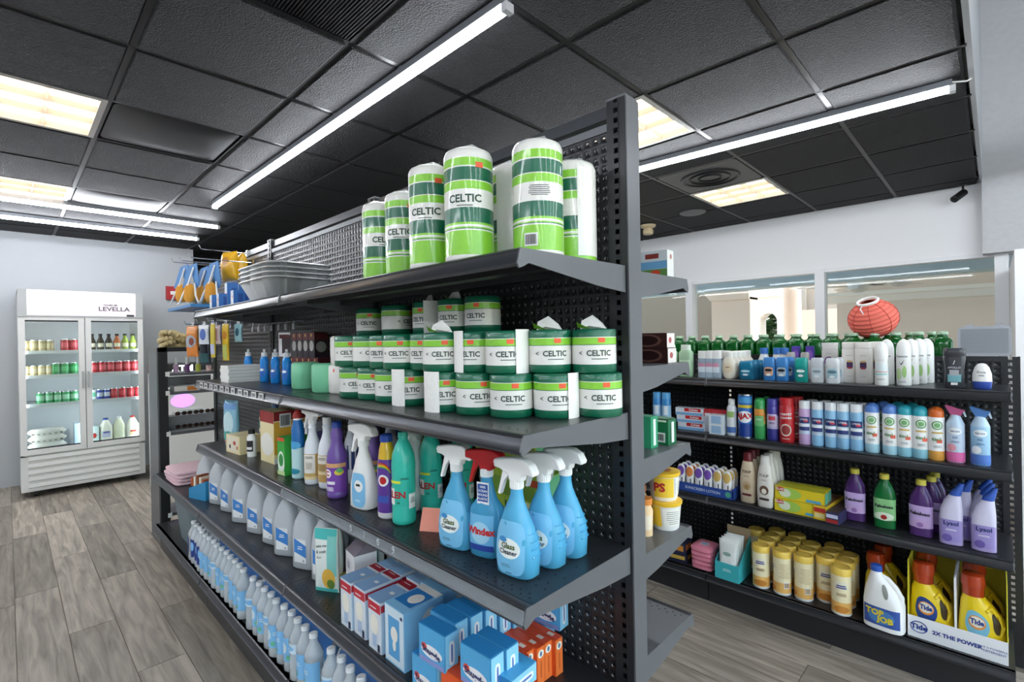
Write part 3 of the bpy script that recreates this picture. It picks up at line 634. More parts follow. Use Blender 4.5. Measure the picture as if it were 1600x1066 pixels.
def mk_tp(tail, tuft):
    r = root('toilet_roll'); R = .0535
    zs = [(0, .94, 0), (.003, 1, 0), (.020, 1, 1), (.0205, 1, 1), (.064, 1, 1), (.0655, 1, 0), (.067, 1, 2), (.083, 1, 1), (.0845, 1, 0), (.100, 1, 0), (.103, .95, 0), (.104, .6, 0)]
    P(r, 'wrapped_roll', MB().loft([(z, R*q) for z, q, m in zs], 28, [m for z, q, m in zs][:-1]), [dgm, paperm, lgm], ang=60)
    fn = wrap([(0, R), (.11, R)], 135); l = MB(); write(l, 'CELTIC', .0185, fn, 0, .046, bold=.03); write(l, '<', .016, fn, -.045, .046, bold=.02); scribble(l, fn, .002, .033, .055, 1, 0, .0018); P(r, 'lettering', l, flat('3A4B44'))
    s = MB(); patch(s, fn, .006, .077, .017, .011); P(r, 'price_sticker', s, STICK)
    if tail:
        t = MB(); f2 = wrap([(0, R), (.11, R)], 185 if tail == 1 else 92, .003); patch(t, f2, 0, .053, .056, .106, m=0, nu=6, nv=6); P(r, 'loose_tissue', t, tissue)
    if tuft:
        t = MB(); t.add([(-.03, -.01, .104), (.03, .012, .104), (.035, .0, .125), (.01, -.012, .139), (-.02, -.01, .118), (0, .02, .112)], [(0, 1, 2, 3), (0, 3, 4), (0, 5, 1)]); t.add([(.0, .015, .104), (.04, .01, .108), (.03, .03, .122)], [(0, 1, 2)], 1)
        P(r, 'torn_wrapper', t, [tissue, lgm], smooth=False)
    return r
TPK = {(a, b): Kind(lambda a=a, b=b: mk_tp(a, b), 'toilet roll') for a in (0, 1, 2) for b in (0, 1)}
TH = .1045; rgr = 'wrapped toilet rolls on the second shelf'
front = [(937, .0, 0, 0), (880, .1, 1, 0), (811, .05, 0, 1), (750, .3, 0, 0), (697, .1, 2, 1), (642, .1, 2, 0), (613, .3, 0, 0), (589, .1, 0, 0), (564, .4, 0, 0)]
mid = [(929, .05, 0, 1), (874, .15, 0, 1), (827, .05, 1, 0), (778, -.3, 2, 0), (737, .15, 0, 1), (702, -.4, 0, 0), (659, .05, 0, 0), (620, -.3, 0, 0), (591, .6, 0, 0), (565, .2, 0, 0)]
top = [(756, -.4, 0, 0), (713, -.35, 0, 1), (672, -.5, 1, 1), (622, 1.2, 0, 0), (581, .1, 0, 0)]
def roll_row(lst, z, ys_, txt):
    pts = []
    for i, (px, rz, tl, tf) in enumerate(lst):
        yy = ys_[i]; x = at(px, 600, y=yy).x
        while pts and min(math.hypot(x-q[0], yy-q[1]) for q in pts) < .1072: x += .002
        pts.append((x, yy))
        TPK[(tl, tf)].put((x, yy, z), 'green and white wrapped toilet roll, %s from the near post in the %s' % (ordn(i), txt), rgr, rz)
    return pts
roll_row(front, S2, [-1.005, -.925, -.865, -.845, -.825, -.84, -.85, -.85, -.84], 'bottom front row')
roll_row(mid, S2+TH, [-1.0, -.94, -.868, -.86, -.83, -.86, -.835, -.85, -.85, -.84], 'middle tier')
top_pts = roll_row(top, S2+2*TH, [-.975, -.97, -.975, -.965, -.975], 'top tier')
for tier in (0, 1):
    for i, (x, y) in enumerate(top_pts):
        TPK[(0, 0)].put((x, y, S2+tier*TH), 'toilet roll, %s of back row, %s from near end, under the topmost rolls' % (['bottom', 'middle'][tier], ordn(i)), rgr, .2)
# ---- generic cartons
def carton(name, w_, d, h, base_, prints=(), lid=None):
    """prints: (face, s, t, w, h, colour, shape) or (face,'text',s,t,size,colour)"""
    r = root(name); m = MB().box(-w_/2, w_/2, -d/2, d/2, 0, h); P(r, 'carton_body', m, flat(base_, .4), smooth=False)
    fns = {'y': face_y(d/2, 0, 0), 'x': face_x(-w_/2, 0, 0), 't': face_top(h), 'e': lambda s_, t: (w_/2+.0006, s_, t)}
    lay = {}; cols = []; pm_ = MB(); tm = MB(); tcols = []
    for i, q in enumerate(prints):
        fn = bump_fn(fns[q[0]], .00025*i)
        if q[1] == 'scrib':
            if q[5] not in tcols: tcols.append(q[5])
            scribble(tm, bump_fn(fns[q[0]], .0008+.0003*i), q[2], q[3], q[4], q[6], tcols.index(q[5]), .003, .006)
        elif q[1] == 'text':
            if q[5] not in tcols: tcols.append(q[5])
            write(tm, q[6], q[4], bump_fn(fns[q[0]], .0008+.0003*i), q[2], q[3], m=tcols.index(q[5]), bold=.03, tilt=q[7] if len(q) > 7 else 0)
        elif q[1] == 'bar': 
            for c in ('F4F4F2', '22252A'):
                if c not in cols: cols.append(c)
            barcode(pm_, fn, q[2], q[3], q[4], q[5], cols.index('F4F4F2'), cols.index('22252A'))
        else:
            if q[5] not in cols: cols.append(q[5])
            patch(pm_, fn, q[1], q[2], q[3], q[4], q[6] if len(q) > 6 else 'rect', cols.index(q[5]), 1, 1)
    if cols: P(r, 'printed_panel', pm_, [flat(c, .4) for c in cols], smooth=False)
    if tcols: P(r, 'lettering', tm, [flat(c) for c in tcols], smooth=False)
    return r
# ---- trigger sprayers
def head_mb(z, s=1.0):
    pr = [(-.018, .012), (.013, .012), (.016, .026), (.040, .036), (.056, .038), (.056, .056), (.004, .064), (-.026, .063), (-.045, .053), (-.055, .036), (-.052, .028), (-.036, .030), (-.022, .028)]
    m = MB(); n = len(m.v); m.prism([(a*s, z+b*s) for a, b in pr], -.013*s, .013*s, 'y')
    return m
def add_sprayer(r, z, col, hcol=None, s=1.0):
    cm = mat('sprayer_'+col, col, .35); hm_ = mat('sprayer_'+(hcol or col), hcol or col, .3)
    c = MB().loft([(z-.004, .0155*s), (z+.016*s, .0150*s)], 24); 
    for k in range(24): a = 2*PI*k/24; c.cbox((.0153*s*math.cos(a), .0153*s*math.sin(a), z+.006*s), (.0016, .0016, .016*s))
    P(r, 'threaded_collar', c, cm)
    h = head_mb(z, s).build('sprayer_head', hm_, r, ang=30)
    bv = h.modifiers.new('bevel', 'BEVEL'); bv.width = .0035*s; bv.segments = 2; bv.limit_method = 'ANGLE'
    t = MB().prism([(.016*s, z+.034*s), (.034*s, z+.036*s), (.040*s, z+.012*s), (.050*s, z-.022*s), (.044*s, z-.024*s), (.032*s, z+.008*s), (.020*s, z+.022*s)], -.006*s, .006*s, 'y'); P(r, 'trigger', t, hm_, smooth=False)
    P(r, 'nozzle', MB().loft([(0, .007*s), (.006*s, .006*s)], 12).xf(lambda a, b, c_: (.056*s+c_, a, z+.047*s+b)), hm_)
bluel = mat('blue_liquid_plastic', '62C4F2', .08, trans=.3, ior=1.2, coat=.5)
GSEC = [(0, .043, .026, 0, 0, 2.8), (.006, .050, .032, 0, 0, 2.8), (.05, .0525, .0345, 0, 0, 2.6), (.085, .049, .033, 0, 0, 2.5), (.115, .040, .029, .002), (.14, .029, .023, .003), (.16, .0195, .0175, .002), (.176, .0145, .0145), (.192, .014, .014)]
def mk_glass():
    r = root('glass_cleaner_bottle'); b = MB().loft(GSEC, 30)
    P(r, 'bottle_body', b, bluel, ang=60)
    g = MB()
    for z in (.05, .066, .082, .098): g.tube([tuple(wrap(GSEC, 185, .001)(t, z)) for t in np.linspace(-.02, .02, 7)], .0016, 5)
    P(r, 'grip_rib', g, bluel); P(r, 'dip_tube', MB().tube([(0, 0, .02), (0, 0, .19)], .003), clearmat('tube_clear', 'F2F6F8', .4))
    fn = wrap(GSEC, 90, .0012); l = MB(); patch(l, fn, 0, .066, .080, .115, 'round', 0); f2 = bump_fn(fn, .0006); patch(l, f2, 0, .066, .060, .044, 'oval', 1); patch(l, bump_fn(fn, .0012), -.014, .084, .02, .012, 'oval', 2)
    P(r, 'label', l, [flat('7CC4EC', .35), flat('EFF6F4'), flat('3E8CCB')])
    t = MB(); f3 = bump_fn(fn, .0016); write(t, 'Glass', .0165, f3, 0, .071, m=1, bold=.03); write(t, 'Cleaner', .0145, f3, 0, .058, bold=.02); scribble(t, f3, -.008, .030, .030, 2, 0, .001, .004); scribble(t, f3, 0, .013, .022, 1, 0, .0016); P(r, 'lettering', t, [flat('1F2A33'), flat('4A5A22')])
    add_sprayer(r, .194, 'F3F3F2'); return r
GC = Kind(mk_glass, 'spray bottle'); gg = 'blue glass cleaner sprays on the third shelf'
GC.put(foot(810, 905, S3, .03), 'front blue glass cleaner spray with full oval label, nearest the shelf corner', gg, .12)
GC.put(foot(852, 888, S3, .03), 'blue glass cleaner spray right behind the nearest one, label partly hidden', gg, .1)
GC.put(foot(886, 872, S3, .03), 'blue glass cleaner spray at the right, closest to the perforated back', gg, .1)
GC.put(foot(716, 860, S3, .03), 'blue glass cleaner spray left of the red-headed spray', gg, .2)
def mk_windex():
    r = root('window_spray_bottle'); S = [(0, .037, .026, 0, 0, 2.6), (.006, .045, .031, 0, 0, 2.6), (.06, .047, .033, 0, 0, 2.6), (.115, .043, .030, 0, 0, 2.4), (.135, .027, .023), (.155, .02, .018), (.178, .0145, .0145), (.192, .014, .014)]
    P(r, 'bottle_body', MB().loft(S, 30), mat('blue_clear_plastic', '52B6E6', .06, trans=.35, ior=1.2, coat=.4), ang=60)
    fn = wrap(S, 90, .001); l = MB(); patch(l, fn, 0, .062, .068, .085, 'rect', 0); f2 = bump_fn(fn, .0006); patch(l, f2, 0, .062, .052, .052, 'oval', 1); patch(l, bump_fn(fn, .001), 0, .027, .066, .014, 'rect', 2); P(r, 'label', l, [flat('6FBCE8', .35), flat('A9DBF4'), flat('28459E')])
    t = MB(); f3 = bump_fn(fn, .0016); write(t, 'Windex', .0225, f3, 0, .066, bold=.045); P(r, 'lettering', t, flat('CC1F26'))
    n = MB(); fn2 = lambda s_, t_: (-s_-.004, .0245+.0004*0, .155+t_); patch(n, fn2, 0, 0, .034, .052, 'rect', 0, 1, 1); n2 = bump_fn(fn2, .0008); patch(n, n2, 0, .001, .029, .042, 'rect', 1, 1, 1)
    for i, q in enumerate(('100%', 'OCEAN', 'BOUND', 'PLASTIC')): write(n, q, .0078, bump_fn(fn2, .0014), 0, .015-.0095*i, m=0)
    P(r, 'neck_tag', n, [flat('F2F4F6'), flat('24539E')], smooth=False)
    add_sprayer(r, .194, 'E9EDEE', 'B81C24'); return r
Kind(mk_windex, 'spray bottle').put(foot(763, 874, S3, .03), 'blue window spray with red trigger head and hanging neck tag', None, .25)
# ---- lemon-lime boxes behind
def mk_sand(): return carton('storage_bag_box', .24, .075, .155, 'B9D24A', [('y', .0, .105, .16, .05, '8FB545'), ('y', .06, .06, .09, .03, 'E8EFB4'), ('x', 0, .078, .07, .15, '7FD09A'), ('y', 'text', -.02, .05, .04, '2C6B45', '10'), ('y', .08, .13, .05, .02, 'D8552F', 'oval')])
SB = Kind(mk_sand, 'box')
p = at(835, 840, y=-1.02); SB.put((.97, -1.025, S3), 'lower lime green box standing against the back behind the blue sprays', 'lime boxes behind the sprays'); SB.put((1.0, -1.02, S3+.155), 'upper lime green box with a mint end, topmost behind the blue sprays', 'lime boxes behind the sprays')
carton('dark_box', 0, 0, 0, '2B2B40') if False else None
# orange card
c = tag(root('price_card'), 'plain salmon card leaning against the blue spray bottle', 'card'); c.location = foot(676, 834, S3, .012)
cm_ = MB().box(-.038, .038, -.001, .001, 0, .062).build('card_sheet', flat('F29C86', .7), c, smooth=False); c.rotation_euler = (math.radians(24), 0, .55)
# ---- bottles of the third shelf
def vessel(name, secs, body, cap=None, labels=(), texts=(), n=26, deg=90, handle=None, capr=24):
    r = root(name); P(r, 'bottle_body', MB().loft(secs, n), body, ang=55)
    for q in (cap or []): P(r, q[0], MB().loft(q[1], capr), q[2], ang=45)
    fn = wrap(secs, deg, .0012); l = MB(); cols = []
    for i, q in enumerate(labels):
        if q[4] not in cols: cols.append(q[4])
        patch(l, bump_fn(fn, .0003*i), q[0], q[1], q[2], q[3], q[5] if len(q) > 5 else 'rect', cols.index(q[4]), 10, 4)
    if cols: P(r, 'label', l, [flat(c, .38) for c in cols])
    tcols = []; t = MB()
    for i, q in enumerate(texts):
        if q[4] not in tcols: tcols.append(q[4])
        if q[0] is None: scribble(t, bump_fn(fn, .0015), q[1], q[2], q[3], q[5], tcols.index(q[4]), q[6] if len(q) > 6 else .0014)
        else: write(t, q[0], q[3], bump_fn(fn, .0015), q[1], q[2], m=tcols.index(q[4]), bold=q[5] if len(q) > 5 else .02)
    if tcols: P(r, 'lettering', t, [flat(c) for c in tcols])
    return r
teal = mat('teal_bottle', '35C4B0', .3, coat=.3)
def mk_pine():
    S = [(0, .030), (.006, .036), (.018, .0375), (.022, .0362), (.03, .0375), (.036, .0365), (.165, .0365), (.17, .0378), (.176, .0365), (.182, .0375), (.215, .034), (.24, .025), (.258, .0165), (.264, .0135), (.268, .0155), (.272, .0155)]
    return vessel('pine_cleaner_bottle', S, teal, [('cap', [(.266, .0155), (.284, .015), (.286, .012)], mat('teal_cap', '2FA896', .35))],
        [(-.028, .09, .034, .05, 'F1EFEA'), (.012, .098, .05, .075, '2FBBA6'), (.045, .075, .026, .045, 'F3F3F1'), (-.012, .135, .04, .008, 'D6DC3A')], [('LEN', -.002, .095, .028, 'B3202A', .04), ('PINA', -.058, .095, .028, '1E2226', .04), (None, .045, .085, .018, '22252A', 5), (None, .02, .147, .03, '22252A', 2), ('ca', .0, .073, .012, '1E2226')], deg=120)
PN = Kind(mk_pine, 'bottle'); pg_ = 'teal pine cleaner bottles on the third shelf'
PN.put(foot(632, 822, S3, .03), 'front teal pine cleaner bottle next to the purple and yellow spray', pg_, 0, .92)
PN.put(foot(675, 805, S3, .03), 'second teal pine cleaner bottle, partly behind the salmon card', pg_, .1, .92)
PN.put((1.155, -.955, S3), 'third teal pine cleaner bottle, standing behind the blue sprays', pg_, .1, .95); PN.put((1.115, -1.035, S3), 'fourth teal pine cleaner bottle at the back against the perforated panel', pg_, .1, .95)
def mk_fabric():
    S = [(0, .026, .022), (.005, .031, .027), (.02, .032, .028), (.15, .031, .027), (.175, .027, .024), (.2, .024, .021), (.225, .016, .016), (.232, .013, .013)]
    r = root('stain_remover_bottle'); P(r, 'bottle_body', MB().loft(S, 26, [2, 2, 0, 0, 1, 1, 1]), [mat('violet_gloss', '5A2F92', .3, coat=.4), mat('yellow_gloss', 'DDB21E', .3, coat=.4), mat('offwhite_gloss', 'DAD6DA', .3)])
    fn = wrap(S, 120, .001); l = MB(); patch(l, fn, 0, .115, .034, .034, 'oval', 1); patch(l, bump_fn(fn, .0005), 0, .115, .022, .022, 'oval', 2); patch(l, fn, -.004, .06, .04, .02, 'rect', 3)
    for i, c in enumerate((2, 4, 5, 6)): l.tube([fn(.028*math.cos(a)-.02*0-.006, .135+(.03-.004*i)*math.sin(a)) for a in np.linspace(.1, 2.0, 8)], .002, 4, c)
    P(r, 'label', l, [flat('5A2F92'), flat('F2F0F2'), flat('C8242E'), flat('3A56B0'), flat('E88A22'), flat('E8D52E'), flat('3BA354')])
    P(r, 'cap', MB().loft([(.225, .019), (.243, .0185), (.247, .015)], 20), mat('royal_blue_cap', '23469E', .35)); return r
FA = Kind(mk_fabric, 'bottle'); fg_ = 'purple and yellow stain remover bottles'
FA.put(foot(606, 812, S3, .026), 'front purple stain remover bottle with yellow neck and blue cap', fg_, 0)
FA.put((1.375, -.95, S3), 'second yellow necked stain remover bottle, behind the front teal bottle', fg_, 0); FA.put((1.25, -1.03, S3), 'third yellow necked stain remover bottle at the back of the teal bottles', fg_, 0)
def mk_wspray():
    S = [(0, .040, .026, 0, 0, 3), (.006, .049, .031, 0, 0, 3), (.07, .049, .031, 0, 0, 2.6), (.11, .043, .029), (.15, .028, .022), (.178, .0155, .0155), (.192, .0145, .0145)]
    r = vessel('white_spray_bottle', S, WHITE, None, [(.0, .062, .06, .105, '82C0E8', 'round'), (.004, .075, .036, .036, 'F2F4F4', 'oval')], [(None, .004, .080, .022, '27302F', 2, .0035), (None, .0, .032, .03, 'EAF4FA', 2)], deg=95)
    add_sprayer(r, .196, 'F3F3F1', s=1.1); return r
WSP = Kind(mk_wspray, 'spray bottle')
WSP.put(foot(570, 797, S3, .03), 'white spray bottle with pale blue label and white trigger, mid shelf', 'white trigger sprays', .15)
WSP.put((1.30, -.885, S3+.02), 'white trigger spray head showing behind the front teal bottle', 'white trigger sprays', 1.9) if False else WSP.put((1.30, -.89, S3), 'white trigger spray behind the front teal bottle', 'white trigger sprays', 1.9)
def mk_purple():
    S = [(0, .029), (.006, .034), (.018, .0345), (.02, .0335), (.12, .0335), (.125, .0345), (.15, .031), (.175, .021), (.19, .0185), (.2, .0205), (.215, .0205), (.232, .0145), (.24, .013)]
    return vessel('bleach_bottle', S, mat('purple_bottle', '6F50A0', .35, coat=.3), [('cap', [(.234, .0165), (.252, .016), (.255, .013)], mat('royal_blue_cap', '23469E', .35))],
        [(0, .07, .105, .095, '7A45A8'), (0, .112, .105, .014, 'D9A676'), (-.012, .085, .03, .03, 'F1EEF2', 'oval'), (.028, .09, .03, .02, 'E9D54A', 'oval'), (.030, .096, .022, .014, '5FB86A', 'oval'), (.0, .055, .03, .01, 'F1EEF2')], [(None, -.006, .04, .04, 'E8E2F0', 4, .002), ('C', -.012, .085, .022, 'C0262E', .05)], deg=115)
PU = Kind(mk_purple, 'bottle'); PU.put(foot(528, 780, S3, .03), 'front purple bleach bottle with blue cap', 'purple bleach bottles', 0); PU.put((1.535, -.88, S3), 'purple bleach bottle standing behind the front purple one', 'purple bleach bottles', 0)
whs = mat('pearl_white_plastic', 'E8ECF2', .35)
WSEC = [(0, .029), (.005, .033), (.02, .0335), (.14, .0335), (.165, .029), (.19, .020), (.205, .0165), (.222, .0155), (.224, .0175), (.23, .0175), (.232, .015), (.244, .015)]
def mk_wood(cap):
    r = vessel('wood_cleaner_bottle', WSEC, whs, [('cap', [(.240, .0165), (.262, .016)], WHITE)] if cap else None, [(0, .075, .10, .10, 'C9A664'), (.0, .085, .05, .075, 'E9E6E0'), (0, .028, .10, .012, 'E5D2A4')] if not cap else [(0, .075, .10, .10, 'C79F5E'), (0, .108, .10, .03, 'EFE9DC'), (0, .06, .09, .014, 'E5D2A4')], [(None, 0, .115, .04, '5B4A2E', 3), (None, 0, .09, .034, '9C8A66', 8)], deg=115)
    if not cap: add_sprayer(r, .246, 'F1F1F0', s=1.0)
    return r
WO = {c: Kind(lambda c=c: mk_wood(c), 'bottle') for c in (True, False)}; wg = 'white and tan cleaner bottles on the third shelf'
WO[False].put(foot(490, 758, S3, .03), 'white and tan bottle with white trigger head beside the blue red-capped bottle', wg, .2, .91)
WO[True].put(foot(513, 764, S3, .03), 'front white and tan bottle with plain white cap next to the purple bleach', wg, 0, .96)
blw = [(1.72, -.90), (1.60, -.985), (1.46, -.99), (1.84, -.97)]
def mk_bwh(): return vessel('blue_band_bottle', WSEC, whs, [('cap', [(.240, .0165), (.262, .016)], WHITE)], [(0, .10, .2, .09, '2A437F')], (), deg=115)
BW = Kind(mk_bwh, 'bottle')
for i, q in enumerate(blw): BW.put((q[0], q[1], S3), 'white capped bottle with dark blue band at the back, %s from the right' % ordn([2, 1, 0, 3][i]), 'white capped bottles at the back', 0, .97)
def mk_bowl(): 
    S = [(0, .024, .02), (.005, .029, .024), (.12, .029, .024), (.165, .027, .023), (.185, .028, .024), (.205, .022, .02), (.225, .017, .016), (.235, .015, .014)]
    r = root('toilet_cleaner_bottle'); P(r, 'bottle_body', MB().loft(S, 26, [0, 0, 1, 1, 1, 1, 2]), [mat('pale_aqua_gloss', 'BFE2E6', .3, coat=.4), mat('blue_gloss', '1F6FB8', .3, coat=.4), WHITE])
    fn = wrap(S, 110, .001); l = MB(); patch(l, fn, 0, .13, .06, .03, 'oval', 0); patch(l, fn, .0, .03, .05, .022, 'oval', 1); P(r, 'label', l, [flat('4FA8DA'), flat('2E8FA8')])
    P(r, 'cap', MB().loft([(.232, .0185), (.245, .018), (.262, .008), (.266, .006)], 18), mat('red_cap', 'B2342E', .35)); return r
BO = Kind(mk_bowl, 'bottle'); BO.put(foot(467, 749, S3, .025), 'front blue toilet cleaner bottle with red cap beside the green box', 'red capped toilet cleaners', 0)
for i, q in enumerate(((1.80, -1.03), (1.66, -1.04))): BO.put((q[0], q[1], S3), ['red capped toilet cleaner at the back behind the trigger bottle', 'red capped toilet cleaner at the back behind the tan bottles'][i], 'red capped toilet cleaners', 0)
put = lambda o, loc, label, cat, group=None, rz=0: (setattr(o, 'location', loc), setattr(o, 'rotation_euler', (0, 0, rz)), tag(o, label, cat, group))
put(carton('scrubber_box', .055, .095, .150, '3FAE46', [('y', 0, .05, .05, .09, 'E7F3E8', 'oval'), ('y', 0, .06, .035, .05, '39964A', 'oval'), ('y', 0, .142, .055, .014, 'D9552F'), ('x', 0, .08, .045, .06, '35489C', 'oval'), ('y', 0, .01, .055, .016, 'C9DFA0')]), (2.03, -.80, S3), 'green box with white bottle picture and orange stripe', 'box', None, .12)
put(carton('violet_box', .06, .09, .19, 'E9E7F0', [('y', 'text', 0, .175, .02, '4B3FA0', 'Jet', .1), ('x', 0, .1, .08, .1, '7E78B8'), ('t', 0, 0, .05, .07, 'CFCBE0')]), (2.07, -.905, S3), 'white and violet box behind the green box', 'box', None, .1)
put(carton('cereal_box', .14, .21, .225, 'F2E3B0', [('y', 0, .2, .14, .05, '9C2A2A'), ('y', .0, .08, .13, .1, 'F4F1E6', 'oval'), ('x', 0, .205, .21, .04, '8C2226'), ('x', .0, .11, .21, .14, 'E4AE3C'), ('x', 'bar', -.055, .185, .05, .06), ('x', .04, .06, .1, .08, 'F3EEDC', 'oval'), ('x', 0, .012, .21, .024, 'F0F0F0'), ('x', 'text', .06, .2, .024, 'F2F2F2', '42')]), (2.30, -.90, S3), 'tall red and yellow carton with a barcode on its side', 'box', None, .05)
put(carton('cream_box', .15, .10, .085, 'EAD9A8', [('y', 0, .045, .12, .07, 'EFE6D0'), ('y', .02, .05, .03, .02, 'B8402E', 'oval'), ('y', -.03, .03, .02, .02, '4A3A2A', 'oval'), ('y', .05, .03, .018, .02, 'C8743A', 'oval')]), (2.62, -.80, S3), 'low cream carton with small floral pictures near the far shelf end', 'box', None, .1)
put(vessel('spice_bottle', [(0, .02), (.09, .02), (.1, .012), (.115, .012)], WHITE, [('cap', [(.105, .014), (.125, .014)], blk)], [(0, .05, .06, .05, '2A2A2C'), (0, .04, .05, .012, 'F0F0F0')], ()), (2.475, -.79, S3), 'small white bottle with black bands beside the cream carton', 'bottle')
put(vessel('striped_can', [(0, .042), (.14, .042)], mat('teal_can', '4E9C92', .35), [('lid', [(.14, .0435), (.15, .0435), (.152, .03)], mat('cream_lid', 'D9CFA8', .5))], [(0, .03, .13, .03, 'E07A4E'), (0, .085, .13, .02, 'E9DEC0'), (0, .055, .13, .012, 'F1E9DA')], (), deg=110), (2.66, -.93, S3), 'teal striped can with orange band behind the cream carton', 'can')
def pouch(name, w_, h, t, col, prints=(), top=None, wob=.004, bscale=30, gloss=.25):
    r = root(name); secs = []
    for i in range(11):
        u = i/10; th = t*(math.sin(PI*min(max(u, .0), 1))**.6)*.5+.0015; ww = w_/2*(1-.08*math.sin(PI*u)); secs.append((h*u, ww, th, 0, 0, 3))
    P(r, 'pouch_body', MB().loft(secs, 24), mat('film_'+col, col, gloss, coat=.5, bump=.6, bscale=bscale), ang=70)
    fn = wrap(secs, 90, .001); l = MB(); cols = []; tx = MB(); tc_ = []
    for i, q in enumerate(prints):
        if q[0] == 'text':
            if q[5] not in tc_: tc_.append(q[5])
            write(tx, q[1], q[4], bump_fn(fn, .0012), q[2], q[3], m=tc_.index(q[5]), bold=.01, tilt=.15)
        else:
            if q[4] not in cols: cols.append(q[4])
            patch(l, bump_fn(fn, .0003*i), q[0], q[1], q[2], q[3], q[5] if len(q) > 5 else 'rect', cols.index(q[4]), 6, 5)
    if cols: P(r, 'label', l, [flat(c, .3) for c in cols])
    if tc_: P(r, 'lettering', tx, [flat(c) for c in tc_])
    return r
put(pouch('freezer_pouch', .11, .235, .04, '8FC4DE', [(0, .12, .08, .12, 'C9E4EA', 'oval'), (0, .05, .09, .06, '58B0A8', 'oval'), (0, .205, .1, .03, '6F9FD4'), (-.03, .02, .02, .02, 'E0563C', 'oval')]), (2.80, -.80, S3), 'tall blue and teal pouch standing at the far end of the third shelf', 'pouch', None, .3)
# ---- second shelf, far end
def mk_dish():
    S = [(0, .021, .017), (.004, .026, .021), (.05, .0265, .021), (.075, .022, .018), (.1, .0255, .02), (.118, .018, .016), (.128, .011, .011)]
    r = vessel('dish_soap_bottle', S, mat('blue_soap', '2E9CF4', .1, trans=.25, ior=1.25, coat=.4), [('cap', [(.124, .0145), (.143, .014), (.147, .006), (.160, .006)], clearmat('cap_clear', 'EFF2F4', .25))], [(0, .05, .034, .05, '2A6FC8', 'oval'), (0, .06, .022, .012, 'EAF2FA', 'oval')], (), deg=120); return r
DS = Kind(mk_dish, 'bottle')
for i, px in enumerate((388, 413, 430, 448)): DS.put((at(px, 560, y=-.88).x, -.88, S2), 'clear blue dish soap bottle, %s from the left on the second shelf' % ordn(i), 'blue dish soap bottles', 0)
gp = mat('mint_paper_wrap', '7CCBA0', .5, bump=.5, bscale=40); wp = mat('white_paper_wrap', 'ECEAE4', .5, bump=.4, bscale=40)
def mk_pack(m, w_, d, h, p_): 
    r = root('paper_pack'); P(r, 'wrapped_pack', MB().loft([(0, w_/2*.9, d/2*.9, 0, 0, p_), (.006, w_/2, d/2, 0, 0, p_), (h*.5, w_/2*1.02, d/2*1.02, 0, 0, p_), (h-.006, w_/2, d/2, 0, 0, p_), (h, w_/2*.85, d/2*.85, 0, 0, p_)], 28), m, ang=60); return r
GP = Kind(lambda: mk_pack(gp, .105, .105, .108, 2.6), 'paper pack'); GP.put((at(478, 580, y=-.86).x, -.86, S2), 'plain mint green paper roll, left of the pair', 'mint green paper rolls'); GP.put((at(512, 580, y=-.85).x, -.85, S2), 'plain mint green paper roll, right of the pair', 'mint green paper rolls', .3)
def mk_wpack(st):
    r = mk_pack(wp, .1, .1, .105, 2.4); f = wrap([(0, .05), (.11, .05)], 130, .002); s = MB(); patch(s, f, st, .085 if st < 0 else .03, .016, .012); P(r, 'price_sticker', s, STICK); return r
WP = Kind(lambda: mk_wpack(-.01), 'paper pack'); x0 = at(537, 590, y=-.87).x
WP.put((x0, -.87, S2), 'white wrapped paper roll at the bottom, beside the mint green pair', 'white paper rolls'); WP.put((x0-.02, -.87, S2+.105), 'white wrapped paper roll stacked on top beside the green wrapped rolls', 'white paper rolls', .2); WP.put((x0-.115, -.86, S2), 'white wrapped paper roll at the bottom touching the green wrapped rolls', 'white paper rolls', .1)
def mk_tea(): return carton('lamp_box', .062, .062, .118, '2A1B22', [('y', 0, .1, .062, .034, '6B1F26'), ('y', 0, .055, .045, .05, 'C9C6C0', 'oval'), ('y', 0, .105, .012, .016, 'E8C25A', 'oval'), ('x', 0, .1, .062, .034, '4E1A20'), ('x', 0, .05, .05, .05, '8E8C88', 'oval')])
TB = Kind(mk_tea, 'box'); bx = at(470, 560, y=-1.02).x
for i in range(6): TB.put((bx+.10-i*.066, -1.02, S2), 'dark maroon lamp box in the lower row at the back, %s from the left' % ordn(i), 'dark maroon lamp boxes')
for i in range(4): TB.put((bx+.0-i*.066, -1.02, S2+.118), 'dark maroon lamp box in the upper row at the back, %s from the left' % ordn(i), 'dark maroon lamp boxes')
o = carton('white_lamp_box', .07, .055, .12, 'EEEAEC', [('y', .01, .06, .05, .09, '3A2A30'), ('y', 0, .1, .06, .02, '5E2028')]); put(o, (bx+.10, -1.0, S2+.121), 'white faced lamp box tilted on top of the dark maroon boxes', 'box', None, .5)
def mk_trays():
    r = root('paper_tray_stack'); return r
def mk_white(): return carton('white_flat_box', .12, .16, .016, 'F0EFEC', [('x', 0, .008, .15, .003, 'C9C6C0')])
WF = Kind(mk_white, 'box'); wx = at(368, 590, y=-.80).x
for i in range(5): WF.put((wx+.004*(i % 2), -.83, S2+i*.0165), 'flat white box in a stack near the blue bottles, %s from the bottom' % ordn(i), 'stacked flat white boxes', .05*(i % 2))
